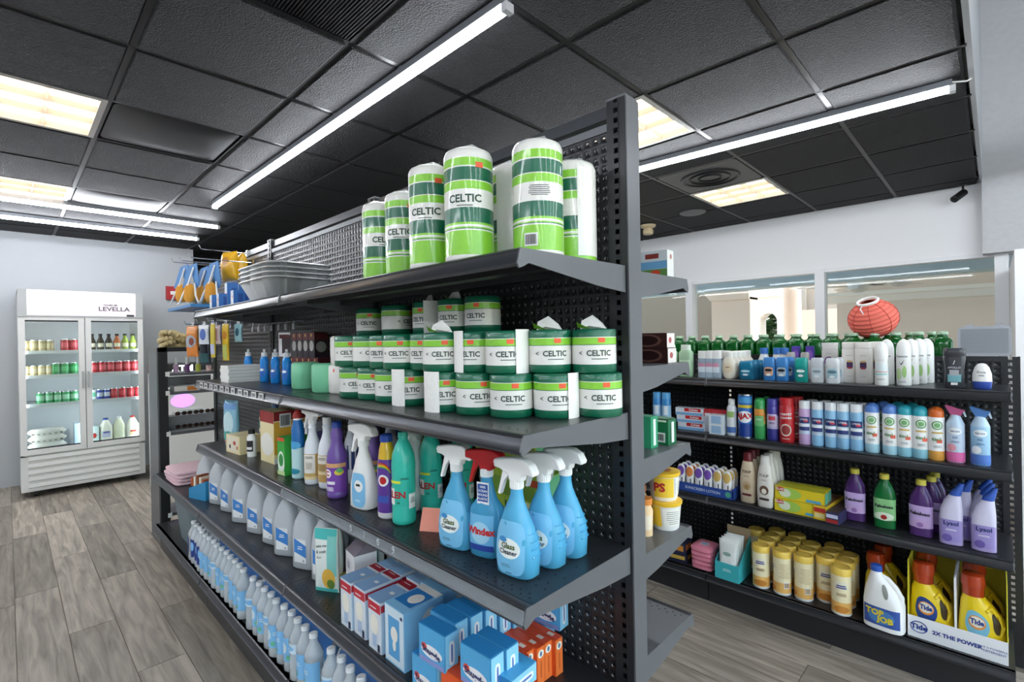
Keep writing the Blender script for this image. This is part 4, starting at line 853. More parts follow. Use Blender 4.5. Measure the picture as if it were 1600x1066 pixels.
# ---- top shelf, far end: foil trays, small cartons, hanging goods
foil = mat('foil_aluminium', 'D4D6D8', .38, metal=.55, bump=.5, bscale=60)
def mk_foil():
    r = root('foil_tray'); L, Wd = .26, .165; h = .066; m = MB(); N = 60; pts = []
    for lev, (z, q) in enumerate(((0, .74), (h, .98), (h+.002, 1.0), (h+.005, 1.04), (h, 1.06))):
        for k in range(N):
            th = 2*PI*k/N; fl = (.004 if lev == 0 else .006)*(1 if k % 2 else -1)*(1 if lev < 2 else 0)
            x, y = ring((0, L/2*q+fl, Wd/2*q+fl, 0, 0, 6), th); m.v.append((x, y, z))
    for lev in range(4):
        for k in range(N): m.f.append((lev*N+k, lev*N+(k+1) % N, (lev+1)*N+(k+1) % N, (lev+1)*N+k)); m.m.append(0)
    m.f.append(tuple(reversed(range(N)))); m.m.append(0)
    P(r, 'tray_pan', m, foil, smooth=False); rim = MB().tube([ring((0, L/2*1.06, Wd/2*1.06, 0, 0, 6), 2*PI*k/48)+(h+.003,) for k in range(49)], .0032, 6); P(r, 'rolled_rim', rim, foil); return r
FT_ = Kind(mk_foil, 'foil tray'); fx = at(455, 450, y=-.86).x
for i in range(4): FT_.put((fx, -.83, S1+.002+i*.019), 'ridged foil roasting tray, %s from the bottom of the nested stack' % ordn(i), 'nested foil trays on the top shelf', .0, (1.45, 1.5, 1.15))
def mk_candle(h): return carton('candle_box', .06, .05, h, 'DCEAF6', [('x', .0, h/2, .05, h, '3B78C4'), ('y', 0, h*.5, .045, h*.4, 'F4F4F8', 'oval'), ('y', .01, h*.6, .015, .012, 'E0574E', 'oval'), ('x', .005, h*.5, .02, h*.6, '2C58A6')])
CB = {h: Kind(lambda h=h: mk_candle(h), 'box') for h in (.075, .13)}
for i, (px, y, h, z) in enumerate(((362, -.80, .13, 0), (372, -.77, .075, 0), (349, -.765, .075, 0), (338, -.76, .075, 0), (380, -.86, .13, 0))):
    CB[h].put((at(px, 470, y=y).x, y, S1), 'small white and blue carton, %s' % ['tall one left of the foil trays', 'short one touching the foil trays', 'short one right of the hanging brushes', 'short one at the far end of the top shelf', 'tall one behind the others'][i], 'small white and blue cartons', -.1)
# wire hooks and what hangs from them
def hook(tip, tail, label):
    a, b = Vector(tip), Vector(tail); d = (b-a); u = d.normalized(); r = root('peg_hook'); r.location = b
    P(r, 'wire', MB().tube([a-b+Vector((0, 0, .022))-u*.012, a-b, Vector((0, 0, 0))], .0032, 6), CHROME); P(r, 'hook_plate', MB().box(-.014, .014, -.004, .002, -.022, .022), CHROME, smooth=False); return tag(r, label, 'hook', 'wire peg hooks at the far end')
hk = []
for i, (x, z, l) in enumerate(((3.40, 1.975, .25), (3.28, 1.90, .33), (3.44, 1.90, .34), (3.60, 1.91, .35), (3.30, 1.535, .24), (3.50, 1.535, .25), (3.75, 1.535, .26))):
    hook((x, YP+l, z), (x, YP-.002, z), ['highest wire peg hook holding the yellow bags', 'wire peg hook above the small blue cartons', 'wire peg hook with the middle blue carded brushes', 'wire peg hook with the leftmost blue carded brushes', 'lower wire peg hook nearest the top shelf end', 'lower wire peg hook with the pink and blue packs', 'lower wire peg hook with the orange and grey packs'][i])
def mk_brush():
    r = root('carded_dish_brush'); P(r, 'blue_card', MB().prism([(-.06, 0), (.0, -.01), (.055, -.115), (.02, -.125), (-.02, -.05), (-.055, -.12), (-.075, -.11)], -.0015, .0015, 'y'), flat('3F7FC0', .4), smooth=False)
    P(r, 'sponge_head', MB().loft([(-.19, .02, .015), (-.17, .034, .02), (-.12, .03, .02), (-.10, .012, .012)], 16), mat('orange_sponge', 'D99A3C', .9)); P(r, 'white_wire', MB().tube([(-.04, .004, -.02), (-.01, .012, -.10), (.03, .014, -.15), (.06, .012, -.19), (.075, .01, -.2)], .004, 6).tube([(-.05, .006, -.10), (-.06, .01, -.16), (-.085, .012, -.20)], .004, 6), WHITE); return r
BR = Kind(mk_brush, 'brush')
for i, (x, y, z, rz) in enumerate(((3.60, -.76, 1.895, .35), (3.60, -.87, 1.895, .35), (3.44, -.77, 1.885, .35), (3.44, -.88, 1.885, .35), (3.28, -.84, 1.885, .35))): BR.put((x, y, z), 'blue carded dish brush with orange head, %s' % ['frontmost on the leftmost hook', 'rear one on the leftmost hook', 'frontmost on the middle hook', 'rear one on the middle hook', 'alone above the small blue cartons'][i], 'blue carded dish brushes', rz, 1.2)
def mk_ybag(): 
    r = pouch('hanging_yellow_bag', .13, .18, .07, 'EDB51F', [(0, .12, .06, .05, 'C98A2A', 'oval')], bscale=45); return r
YB = Kind(mk_ybag, 'bag'); YB.put((3.40, -.98, 1.795), 'bright yellow plastic bag hanging in front on the highest hook', 'hanging yellow bags', .35); YB.put((3.40, -1.045, 1.79), 'bright yellow plastic bag hanging behind the front one', 'hanging yellow bags', -.1)
# low blue display tray beside the brushes
bt = tag(root('blue_display_tray'), 'thin blue shelf tray under the hanging blue brushes', 'tray'); bt.location = (3.45, -.83, 1.63); P(bt, 'tray_board', MB().box(-.25, .30, -.24, .11, -.016, 0), flat('3F86C2', .4), smooth=False); P(bt, 'tray_arm', MB().box(-.2, -.17, -.24, -.05, -.03, -.016), METAL, smooth=False)
# hanging packs under the top shelf
def hang(name, w_, h, t, col, prints, loc, label, rz=.45, group=None, cat='pack'):
    r = pouch(name, w_, h, t, col, prints); r2 = MB().box(-.012, .012, -.001, .001, h-.004, h+.02); P(r, 'hang_tab', r2, flat('E6E8EA'), smooth=False); put(r, (loc[0], loc[1], loc[2]-h-.012), label, cat, group, rz)
hang('glove_pack', .10, .20, .03, 'E58A3C', [(0, .10, .085, .08, 'A9B4C0', 'oval'), (0, .17, .08, .04, 'F0A050'), (.01, .1, .04, .05, '8E4A3A', 'oval')], (3.75, -.85, 1.535), 'orange and grey glove pack hanging beside the beige scrunchies')
hang('glove_pack', .09, .26, .03, '23323E', [(0, .05, .07, .06, '3E6E74')], (3.78, -.93, 1.535), 'dark navy glove pack hanging behind the orange and grey one')
hang('comb_pack', .085, .12, .015, 'DDE3EE', [(0, .06, .05, .07, '5F78C0', 'oval'), (0, .105, .08, .02, 'F4F4F4')], (3.50, -.855, 1.535), 'white card pack with blue oval hanging under the top shelf')
hang('comb_pack', .085, .12, .015, 'E8D2CE', [(0, .06, .04, .08, 'C98A84')], (3.50, -.92, 1.535), 'pale pink card pack hanging behind the white card pack')
hang('brush_pack', .035, .20, .015, 'D9C34A', [(0, .05, .03, .06, 'C4C8E8')], (3.33, -.86, 1.535), 'long yellow and lavender pack hanging under the top shelf')
hang('brush_pack', .05, .22, .018, 'E8C02A', [(0, .05, .03, .09, 'C8D070'), (0, .15, .035, .05, 'D08A2A', 'oval')], (3.30, -.92, 1.535), 'long bright yellow pack hanging under the top shelf')
hang('sponge_pack', .06, .11, .02, 'A9DBE4', [(0, .06, .03, .05, '3F6E84', 'oval')], (3.28, -.985, 1.535), 'pale teal pack hanging under the top shelf')
# empty white hooks under the top shelf
r = None
def mk_clip(): r = root('price_clip'); P(r, 'clip', MB().tube([(0, 0, .0), (0, .05, -.002), (0, .055, -.03)], .004, 6).box(-.012, .012, .052, .056, -.045, -.015), mat('clip_grey', 'B9BDC4', .4), smooth=False); return r
CL = Kind(mk_clip, 'hook')
for i in range(7): CL.put((3.16-i*.10, YP-.004, 1.515), 'empty white peg hook on the back panel, %s from the left' % ordn(i), 'empty white peg hooks')
# scrunchies on the open stand
rnd = random.Random(9); scr = MB()
scm = mat('beige_knit', 'CDBB8E', .9, bump=.8, bscale=120)
def mk_scr(): 
    r = root('scrunchie'); n, k = 22, 8; m = MB()
    for i in range(n):
        a = 2*PI*i/n; rr = .016*(1+.35*math.sin(i*2.7))
        for j in range(k):
            b = 2*PI*j/k; m.v.append(((.036+rr*math.cos(b))*math.cos(a), (.036+rr*math.cos(b))*math.sin(a), rr*math.sin(b)))
    for i in range(n):
        for j in range(k): m.f.append((i*k+j, ((i+1) % n)*k+j, ((i+1) % n)*k+(j+1) % k, i*k+(j+1) % k)); m.m.append(0)
    P(r, 'fabric_ring', m, scm); P(r, 'card', MB().box(-.02, .02, -.03, .03, -.003, -.001), CARDK, smooth=False); return r
SC = Kind(mk_scr, 'scrunchie')
for i in range(12): SC.put((4.22+.07*(i % 2)+rnd.uniform(-.01, .01), -.80-.085*(i % 4)+rnd.uniform(-.01, .01), ez+.022+.034*(i//4)), 'ruffled beige scrunchie on the open stand, %s layer, %s counting away from the aisle' % (['lowest', 'middle', 'top'][i//4], ordn(i % 4)), 'beige scrunchies heaped on the stand', 0, rot=(rnd.uniform(-.5, .5), rnd.uniform(-.5, .5), rnd.uniform(0, 3)))
# goods on the open stand
def small(name, w_, d, h, col, loc, label, cat, prints=(), rz=0, group=None): put(carton(name, w_, d, h, col, prints), loc, label, cat, group, rz)
for i, (y, c, n) in enumerate(((-.86, 'C9A7C8', 'lilac'), (-.93, '6C3F7A', 'deep purple'), (-1.00, 'B6C24E', 'lime'), (-1.07, 'D8B6B4', 'pale pink'), (-1.14, 'E9E7EA', 'white'))):
    put(vessel('nail_polish_bottle', [(0, .022, .016, 0, 0, 3), (.05, .022, .016, 0, 0, 3), (.06, .01, .01)], mat('polish_'+c, c, .2, coat=.5), [('cap', [(.055, .011), (.11, .008)], WHITE)]), (4.27, y, 1.20), '%s small bottle on the top shelf of the open stand' % n, 'bottle')
small('flat_pack', .14, .16, .035, 'F0ECE6', (4.30, -.92, 1.065), 'flat white pack with orange spot on the second shelf of the open stand', 'pack', [('x', .03, .018, .06, .03, 'E08A3C')])
rnd = random.Random(21)
def mk_glasses():
    r = root('sunglasses'); fm = blk; f = MB()
    for s_ in (-1, 1): f.tube([(s_*.034+.026*math.cos(a), 0, .021*math.sin(a)) for a in np.linspace(0, 2*PI, 15)], .003, 6)
    f.tube([(-.01, 0, .006), (.01, 0, .006)], .003, 6); P(r, 'frame', f, fm); t = MB()
    for s_ in (-1, 1): t.tube([(s_*.062, 0, .008), (s_*.064, -.09, .008), (s_*.062, -.125, -.012)], .0025, 6)
    P(r, 'temple', t, fm)
    l = MB()
    for s_ in (-1, 1): l.loft([(-.0008, .025, .020), (.0008, .025, .020)], 14).xf(lambda x, y, z: (x, y, z)) if False else patch(l, lambda a, b, s_=s_: (s_*.034+a, .0005, b), 0, 0, .05, .04, 'oval')
    P(r, 'lens', l, mat('smoke_lens', '3A2A22', .1)); return r
SG = Kind(mk_glasses, 'sunglasses')
for i in range(8): SG.put((4.24, -.88-.075*(i % 4), .785+.024+.095*(i//4)), 'dark sunglasses on a grey rack of the open stand, %s in the %s row' % (ordn(i % 4), ['lower', 'upper'][i//4]), 'sunglasses on the rack', PI/2, .6)
rk = tag(root('sunglasses_rack'), 'grey stepped rack carrying sunglasses on the open stand', 'rack'); rk.location = (4.33, -1.0, .775); P(rk, 'rack_step', MB().box(-.1, .12, -.2, .2, 0, .012).box(.0, .12, -.2, .2, .012, .1), mat('rack_grey', '9A9CA0', .5), smooth=False)
small('yellow_pack', .06, .09, .09, 'E0B32A', (4.28, -1.27, .775), 'yellow pack beside the sunglasses rack on the open stand', 'pack', [('x', 0, .045, .06, .05, 'C98A1E', 'oval')])
# hanging items below the second shelf, far end
hang('grater_pack', .13, .13, .03, '3F66A8', [(0, .07, .1, .08, '8FB2DA', 'oval'), (-.03, .06, .02, .09, 'D8C8B0')], (2.62, -.95, S2-.03), 'blue pack with kitchen tool picture hanging under the second shelf', -.3)
hang('gadget_pack', .09, .09, .03, '5A5E78', [(0, .04, .07, .06, 'D8D6D0', 'oval'), (0, .04, .03, .03, '6A4A2E', 'oval')], (2.33, -.95, S2-.03), 'small grey pack with round picture hanging over the tall carton', -.3)
# ---- fourth shelf: jugs, wipes, lamps, softener
jm = mat('milky_plastic', 'D3D8DE', .35, trans=.2, ior=1.2, coat=.2)
JSEC = [(0, .047, .047, 0, 0, 5), (.006, .053, .053, 0, 0, 5), (.125, .053, .053, 0, 0, 5), (.150, .051, .051, 0, 0, 4.5), (.175, .045, .045, .003, .003, 3.6), (.198, .034, .034, .006, .006, 2.8), (.214, .0235, .0235, .008, .008), (.226, .019, .019, .008, .008), (.234, .019, .019, .008, .008)]
def mk_jug():
    r = root('water_jug'); P(r, 'jug_body', MB().loft(JSEC, 28), jm, ang=50)
    P(r, 'handle', MB().tube([(-.004, .0, .218), (-.030, .0, .216), (-.047, .0, .196), (-.049, .0, .16), (-.046, .0, .135)], [.011, .012, .012, .012, .010], 10), jm)
    P(r, 'cap', MB().loft([(.229, .0205, .0205, .008, .008), (.242, .0205, .0205, .008, .008), (.245, .018, .018, .008, .008)], 20), mat('milky_cap', 'EDEFF2', .35))
    fn = face_y(.0535); l = MB(); patch(l, fn, .0, .072, .058, .088, 'rect', 1, 1, 1); f2 = bump_fn(fn, .0004); l.add([f2(-.029, .118), f2(-.029, .066), f2(.029, .048), f2(.029, .094)], [(0, 1, 2, 3)], 0); patch(l, bump_fn(fn, .0005), .016, .036, .010, .008, 'oval', 2, 1); scribble(l, bump_fn(fn, .0009), 0, .088, .030, 2, 1, .004, .008)
    P(r, 'label', l, [flat('3F86D2'), flat('EEF1F4'), flat('A8ACB4')], smooth=False); return r
JG = Kind(mk_jug, 'water jug'); jx = []
for i, (px, yb) in enumerate(((517, 907), (488, 888), (459, 870), (436, 850), (412, 834), (389, 822), (367, 812), (350, 800), (331, 787))):
    x = at(px, yb, y=-.84).x; x = max(x, jx[-1]+.108) if jx else x; jx.append(x)
    JG.put((x, -.84+.004*(i % 3), S4), 'milky plastic water jug in the front row, %s from the near end' % ordn(i), 'milky water jugs on the fourth shelf', .38+.1*((i*7) % 3-1), 1.02)
for i in range(5): JG.put((1.90+i*.125, -.965, S4), 'milky plastic water jug in the second row, %s from the near end' % ordn(i), 'milky water jugs on the fourth shelf', .1, 1.0)
def mk_wipes(): return pouch('wipes_pouch', .098, .225, .03, 'E8F0EC', [(0, .205, .09, .036, '4FC2BE'), (.028, .13, .034, .14, '86CFC8'), (.014, .05, .05, .075, 'E6B64C', 'oval'), (.022, .032, .03, .035, '6A8A3C', 'oval'), (0, .008, .09, .014, '58C4BE'), ('text', 'take me', -.012, .165, .0135, '2A3A3E'), ('text', '& soak', -.012, .145, .015, '2A3A3E'), ('text', 'foot', -.02, .125, .011, '2A3A3E')])
WI = Kind(mk_wipes, 'pouch'); WI.put(foot(512, 928, S4, .02), 'white and aqua pouch with yellow flower standing in front of the jugs', 'aqua flower pouches', .5)
for i, (x, y) in enumerate(((1.73, -.845), (1.62, -.94), (1.56, -.965), (1.50, -.99), (1.44, -1.015))): WI.put((x, y, S4), 'aqua pouch %s' % ['right behind the front flower pouch', 'first behind the white folded box', 'second behind the white folded box', 'third behind the white folded box', 'farthest right of those behind the white box'][i], 'aqua flower pouches', -.5+.15*i)
small('yellow_flat_pack', .14, .11, .05, 'C9B24A', (1.615, -.865, S4), 'yellow and dark flat pack lying under the white folded box', 'pack', [('y', 0, .02, .13, .03, '2E3A66'), ('x', 0, .025, .1, .03, '5F8A3C')], -.2)
o = carton('folded_top_box', .085, .08, .10, 'ECEBEE', [('y', -.0, .05, .06, .05, 'E2E1E6'), ('y', 'scrib', -.01, .066, .03, '8A8A94', 4), ('t', 0, 0, .07, .06, '8C8088')]); put(o, (1.60, -.86, S4+.051), 'white box with grey slanted top sitting on the yellow flat pack', 'box', None, -.15)
P(o, 'sloping_flap', MB().prism([(.04, .1), (-.04, .1), (-.04, .155), (-.03, .155)], -.0425, .0425, 'x'), flat('7E7480'), smooth=False)
def mk_bulb(): return carton('light_bulb_box', .066, .125, .145, 'DCE6F0', [('y', 0, .125, .066, .026, 'C62A3C'), ('y', 0, .075, .042, .06, 'F4F2E6', 'oval'), ('y', 0, .03, .02, .034, 'AFC6E2'), ('y', .022, .014, .012, .022, '1E2A4A'), ('t', 0, .048, .066, .026, 'A82436'), ('t', 0, -.02, .066, .09, '8FB4DC'), ('t', .01, -.01, .018, .012, 'EDEFF2'), ('x', 0, .07, .12, .14, 'B9D0E8'), ('x', 0, .128, .125, .02, 'B42A3A'), ('y', 'scrib', 0, .126, .045, 'F4F4F4', 1), ('t', 'scrib', 0, .05, .045, 'F0F0F0', 1)])
BB = Kind(mk_bulb, 'box'); bg = 'red topped light bulb boxes'
bxs = [(1.445, -.785), (1.37, -.79), (1.275, -.785), (1.445, -.915), (1.375, -.92), (1.29, -.925)]
for i, q in enumerate(bxs): BB.put((q[0], q[1], S4), 'white and red light bulb box, %s in the %s row' % (['left', 'middle', 'right'][i % 3], ['front', 'second'][i//3]), bg, .0)
def mk_big(): return carton('large_bulb_box', .095, .13, .158, '8CC6EA', [('y', 0, .08, .09, .15, 'D6E8F4'), ('y', -.002, .075, .055, .11, '5AA6DC'), ('y', 0, .085, .034, .042, 'F2F0E8', 'oval'), ('y', 0, .055, .016, .03, 'F2F0E8', 'oval'), ('y', .036, .14, .012, .01, '2A3A66', 'oval'), ('x', .02, .085, .075, .115, 'D6D2CE', 'oval'), ('t', 0, 0, .075, .08, '2F7FC4'), ('t', .01, .0, .045, .05, 'EEE9E0', 'oval'), ('t', 0, .052, .095, .026, 'E2E0DC')])
BG = Kind(mk_big, 'box'); bgl = 'large blue light bulb boxes'
BG.put((1.175, -.79, S4), 'large blue light bulb box at the shelf front', bgl, .0); BG.put((1.195, -.925, S4), 'large blue light bulb box directly behind the front one', bgl, .0); BG.put((1.17, -1.03, S4), 'large blue light bulb box at the back against the panel', bgl, .0, (1, .55, 1))
def mk_soft():
    return carton('softener_box', .105, .044, .100, '4FA9DC', [('y', 0, .05, .103, .098, '55ACE0'), ('y', .0, .036, .085, .036, 'F4F2F6', 'oval'), ('y', -.03, .045, .022, .018, 'E4574A', 'oval'), ('y', 0, .008, .1, .014, '8E9AD4'), ('y', 'text', 0, .036, .024, '1E2E66', 'Snuggle', -.12), ('x', 0, .05, .042, .098, '8FD0F0'), ('x', 0, .046, .018, .065, 'F0F4F8', 'round'), ('x', 0, .046, .006, .05, '5A78B8', 'round'), ('t', 0, 0, .103, .042, '2F86C6')])
SF = Kind(mk_soft, 'box'); sg = 'blue softener boxes on the fourth shelf'
def soft(x, y, z, l, rz=0, rot=None): SF.put((x, y, z), l, sg, rz, (.92, .96, .88), rot)
h = .0885; ho = .0945
soft(1.025, -.735, S4, 'blue softener box at the very front corner, lower of two', .04); soft(.992, -.735, S4+h, 'blue softener box at the very front corner, upper of two', .06)
for i in range(5):
    soft(1.03, -.785-.0455*i, S4, 'blue softener box at the bottom of the long block, %s from the aisle' % ordn(i)); soft(1.015-.006*i, -.787-.0455*i, S4+h, 'blue softener box standing on top of the long block, %s from the aisle' % ordn(i), .02)
def mk_or(): return carton('detergent_box', .115, .0285, .100, 'EE6A2E', [('x', 0, .05, .028, .098, 'F27A3A'), ('x', 0, .082, .022, .022, 'F6EFE4', 'oval'), ('x', 0, .082, .009, .014, '5A7A9A', 'oval'), ('x', 0, .04, .004, .045, 'C9602E'), ('y', 0, .05, .11, .098, 'E85A26'), ('y', 0, .055, .06, .06, 'F2B838', 'oval'), ('y', 0, .055, .046, .046, '2C3E8A', 'oval'), ('t', .0, .0, .113, .027, 'E04A22'), ('t', .03, 0, .02, .012, 'F0D8C8')])
OR = Kind(mk_or, 'box'); og = 'orange detergent boxes in a row'
for i in range(10): OR.put((.905-(.012 if i in (3, 4, 5, 9) else 0)-(.010 if i > 6 else 0), -.735-.0295*i, S4), 'orange detergent box in the row at the shelf end, %s from the aisle' % ordn(i), og, 0, (1, 1, .94))
soft(.845, -.747, S4+ho, 'blue softener box standing upright on the orange boxes, nearest the aisle', .05); soft(.843, -.793, S4+ho, 'second blue softener box upright on the orange boxes', .05)
soft(.815, -.842, S4+ho+.021, 'blue softener box lying flat on the orange boxes with its picture up', 0, (-PI/2, 0, .06))
soft(.945, -1.047, S4, 'blue softener box at the back against the perforated panel, lower'); soft(.90, -1.05, S4+h, 'blue softener box at the back against the perforated panel, upper', .1)
# ---- base deck: bin, small bottles, water bottles
binm = mat('grey_green_bin', '6E7F86', .45); bn = tag(root('plastic_bin'), 'grey plastic bin standing on the base deck at the far end', 'bin'); bn.location = (3.62, -.88, S5)
P(bn, 'bin_body', MB().loft([(.004, .17, .10, 0, 0, 6), (.0, .19, .115, 0, 0, 6), (.26, .235, .145, 0, 0, 6), (.27, .235, .145, 0, 0, 6), (.27, .225, .135, 0, 0, 6), (.02, .18, .105, 0, 0, 6)], 36, cap=True), binm, ang=45); P(bn, 'bin_rim', MB().tube([ring((0, .237, .147, 0, 0, 6), 2*PI*k/48)+(.268,) for k in range(49)], .007, 6), binm)
wm = clearmat('clear_bottle', 'EEF4F8', .5, .06); capw = mat('clear_white_cap', 'E9EDF0', .3)
def mk_water(kind):
    r = root('water_bottle'); S = [(0, .026), (.005, .0315), (.03, .0315), (.034, .030), (.05, .0315), (.054, .030), (.07, .0315), (.074, .0303), (.13, .0303), (.134, .0318), (.15, .0312), (.172, .022), (.186, .0145), (.200, .013), (.202, .0155), (.205, .013)]
    P(r, 'bottle_body', MB().loft(S, 18), wm, ang=50); P(r, 'cap', MB().loft([(.203, .0148), (.216, .0145), (.218, .012)], 18), capw)
    fn = wrap(S, 90, .0014); l = MB()
    if kind == 0:
        patch(l, fn, 0, .085, .15, .088, 'rect', 0, 12, 2); f2 = bump_fn(fn, .0006); patch(l, f2, -.022, .09, .03, .04, 'oval', 1); patch(l, f2, .0, .058, .02, .02, 'oval', 2); scribble(l, bump_fn(fn, .001), .012, .10, .03, 2, 1, .004, .008)
    elif kind == 1: patch(l, fn, 0, .12, .15, .036, 'rect', 1, 12, 2); patch(l, bump_fn(fn, .0006), 0, .12, .06, .02, 'oval', 0)
    else: patch(l, fn, 0, .09, .045, .10, 'round', 3); patch(l, bump_fn(fn, .0006), .004, .1, .022, .05, 'oval', 0)
    P(r, 'label', l, [flat('86C4F2', .35), flat('D8ECF9', .35), flat('6FBFA0'), flat('27418F')]); return r
WB = {k: Kind(lambda k=k: mk_water(k), 'water bottle') for k in (0, 1, 2)}
wgp = {0: 'clear water bottles with sky blue labels on the base deck', 1: 'clear water bottles with a pale band on the base deck', 2: 'small clear bottles with navy ovals on the base deck'}
rnd = random.Random(5)
gaps = {11, 12, 20}
for row, y in enumerate((-.736, -.803, -.870)):
    for i in range(34):
        x = .98+i*.0672+(.03 if row % 2 else 0)+(.06 if i > 9 else 0)+(.05 if i > 19 else 0)
        if x > 3.36: continue
        k = 2 if i > 29 else (1 if (i+row) % 7 in (2, 5) else 0)
        WB[k].put((x, y+rnd.uniform(-.004, .004), S5), '%s, %s from the near end, %s row' % (['water bottle with sky blue label', 'water bottle with pale band', 'small bottle with navy oval'][k], ordn(i), ['front', 'second', 'third'][row]), wgp[k], rnd.uniform(-.5, .9))
flm = clearmat('blue_film', '2D6FB8', .25, .12)
for i, (xa, xb) in enumerate(((.98, 1.60), (1.66, 2.30), (2.38, 2.98))):
    m = MB(); nu, nv = 26, 8
    rr = random.Random(30+i)
    for j in range(nv+1):
        for k in range(nu+1):
            u = k/nu; v_ = j/nv; m.v.append((xa+(xb-xa)*u, -.757-.2*v_, S5+.2195+.010*rr.random()-(.03*(abs(u-.5)*2)**8)-(.05 if j == 0 else 0)))
    for j in range(nv):
        for k in range(nu): a = j*(nu+1)+k; m.f.append((a, a+1, a+nu+2, a+nu+1)); m.m.append(0)
    tag(m.build('plastic_wrap', flm), 'crinkled blue plastic film over the water bottles, %s' % ['nearest pack', 'middle pack', 'farthest pack'][i], 'plastic wrap')
# ---- fourth shelf far end
tw_ = mat('pink_towel', 'E6C6CF', .9, bump=.5, bscale=70, vary=.12)
def mk_tw(): r = root('folded_towel'); P(r, 'folded_cloth', MB().loft([(0, .15, .13, 0, 0, 8), (.006, .16, .14, 0, 0, 8), (.016, .16, .14, 0, 0, 8), (.02, .15, .13, 0, 0, 8)], 36), tw_); return r
TW = Kind(mk_tw, 'towel')
for i in range(4): TW.put((3.80+.006*(i % 2), -.86, S4+.021*i), 'pink and white folded towel in the far end pile, %s from the bottom' % ordn(i), 'folded pink towels', .05*(i % 3))
small('picture_box', .16, .06, .17, '5E7A2E', (3.78, -1.03, S4), 'green and brown picture box behind the pink towels', 'box', [('y', 0, .09, .15, .15, '6E8E34', 'oval'), ('x', 0, .085, .055, .16, '4A2E22'), ('y', .04, .05, .05, .07, '4E3422', 'oval'), ('y', -.02, .12, .06, .05, '9AB04A', 'oval')])
small('sign_card', .19, .004, .09, 'EEEAE4', (3.99, -1.0, S4), 'plain cream card standing behind the pink towels', 'card', [('y', .02, .04, .09, .012, 'A8B8A8')])
for i in range(3): put(pouch('cotton_bag', .12, .07, .08, 'ECE6E4', [(0, .035, .05, .03, 'C8B8BC', 'oval')]), (3.50, -.93, S4+.06*i*.0+.0), 'white soft bag behind the blue counter box', 'bag', None, .4) if i == 0 else None
small('navy_box', .12, .08, .05, '2A3456', (3.52, -1.02, S4), 'navy box at the back beside the picture box', 'box', [('y', 0, .025, .08, .02, 'D8DCE8')])
cbx = tag(root('counter_display_box'), 'bright blue slanted counter box with brown packets', 'display box'); cbx.location = (3.28, -.80, S4)
P(cbx, 'box_shell', MB().prism([(.08, 0), (.08, .055), (-.08, .11), (-.08, 0)], -.055, .055, 'y'), flat('2F8FC4', .4), smooth=False); cbx.rotation_euler = (0, 0, .3)
pk = MB()
for i in range(5): P(cbx, 'packet', MB().box(-.055+.026*i, -.037+.026*i, -.05, .05, .07, .135-.01*abs(i-2)), flat(['B5552E', 'E9DCC8', '8A4426', 'E9DCC8', 'B5552E'][i]), smooth=False)
# ---- the window side of the tall shelf (seen past its post)
put(carton('spice_box', .11, .05, .078, 'E9E9E6', [('y', 0, .039, .108, .076, 'CFD6DA'), ('y', 0, .036, .108, .022, '6FA6D0'), ('y', 0, .012, .108, .024, '5F8A4A'), ('y', .01, .062, .04, .014, '8A3A34'), ('y', .02, .014, .03, .014, 'D24A34', 'oval'), ('x', 0, .06, .012, .014, 'C87A78', 'oval')]), (at(1040, 428, y=-1.31).x+.055, -1.335, 1.5705), 'small white and blue food box on the top window side shelf', 'box', None, .12)
def mk_choc(): return carton('dark_food_box', .16, .055, .044, '3A1F1E', [('y', .02, .022, .09, .038, '6A4A42', 'oval'), ('y', .02, .022, .07, .028, '2A1414', 'oval'), ('y', -.05, .022, .03, .014, 'C25A5A'), ('x', 0, .022, .052, .042, 'EFE6E2'), ('x', -.005, .023, .02, .018, 'B85A5A', 'oval')])
CH = Kind(mk_choc, 'box'); cp = at(1042, 556, y=-1.335)
CH.put((cp.x+.08, -1.365, 1.322), 'dark brown food box with white end, lower of two', 'dark brown food boxes', .0); CH.put((cp.x+.083, -1.36, 1.3665), 'dark brown food box with white end, upper of two', 'dark brown food boxes', .05)
def mk_green(): return carton('green_carton', .16, .05, .074, '1F6E48', [('y', 0, .037, .158, .072, '21754C'), ('y', .0, .070, .15, .006, 'D8E2D0'), ('y', .055, .022, .032, .028, 'EEEEEA'), ('bar' and 'y', 'bar', .055, .022, .03, .024), ('y', -.02, .045, .06, .02, '4FA070', 'oval'), ('x', 0, .037, .016, .06, 'E4E8E2'), ('t', 0, 0, .155, .045, '2E8258')])
GN = Kind(mk_green, 'box'); gpx = at(1043, 690, y=-1.33); GN.put((gpx.x+.08, -1.36, 1.083), 'green carton with a barcode on the window side shelf', 'green cartons', 0)
o = carton('green_carton', .09, .04, .09, '2E9A6E', [('y', 0, .045, .088, .088, '3BA87C'), ('x', .0, .045, .014, .075, 'EAF2EC')]); put(o, (at(1016, 700, y=-1.26).x+.045, -1.285, 1.083), 'lighter green carton close beside the gray post', 'box', 'green cartons')
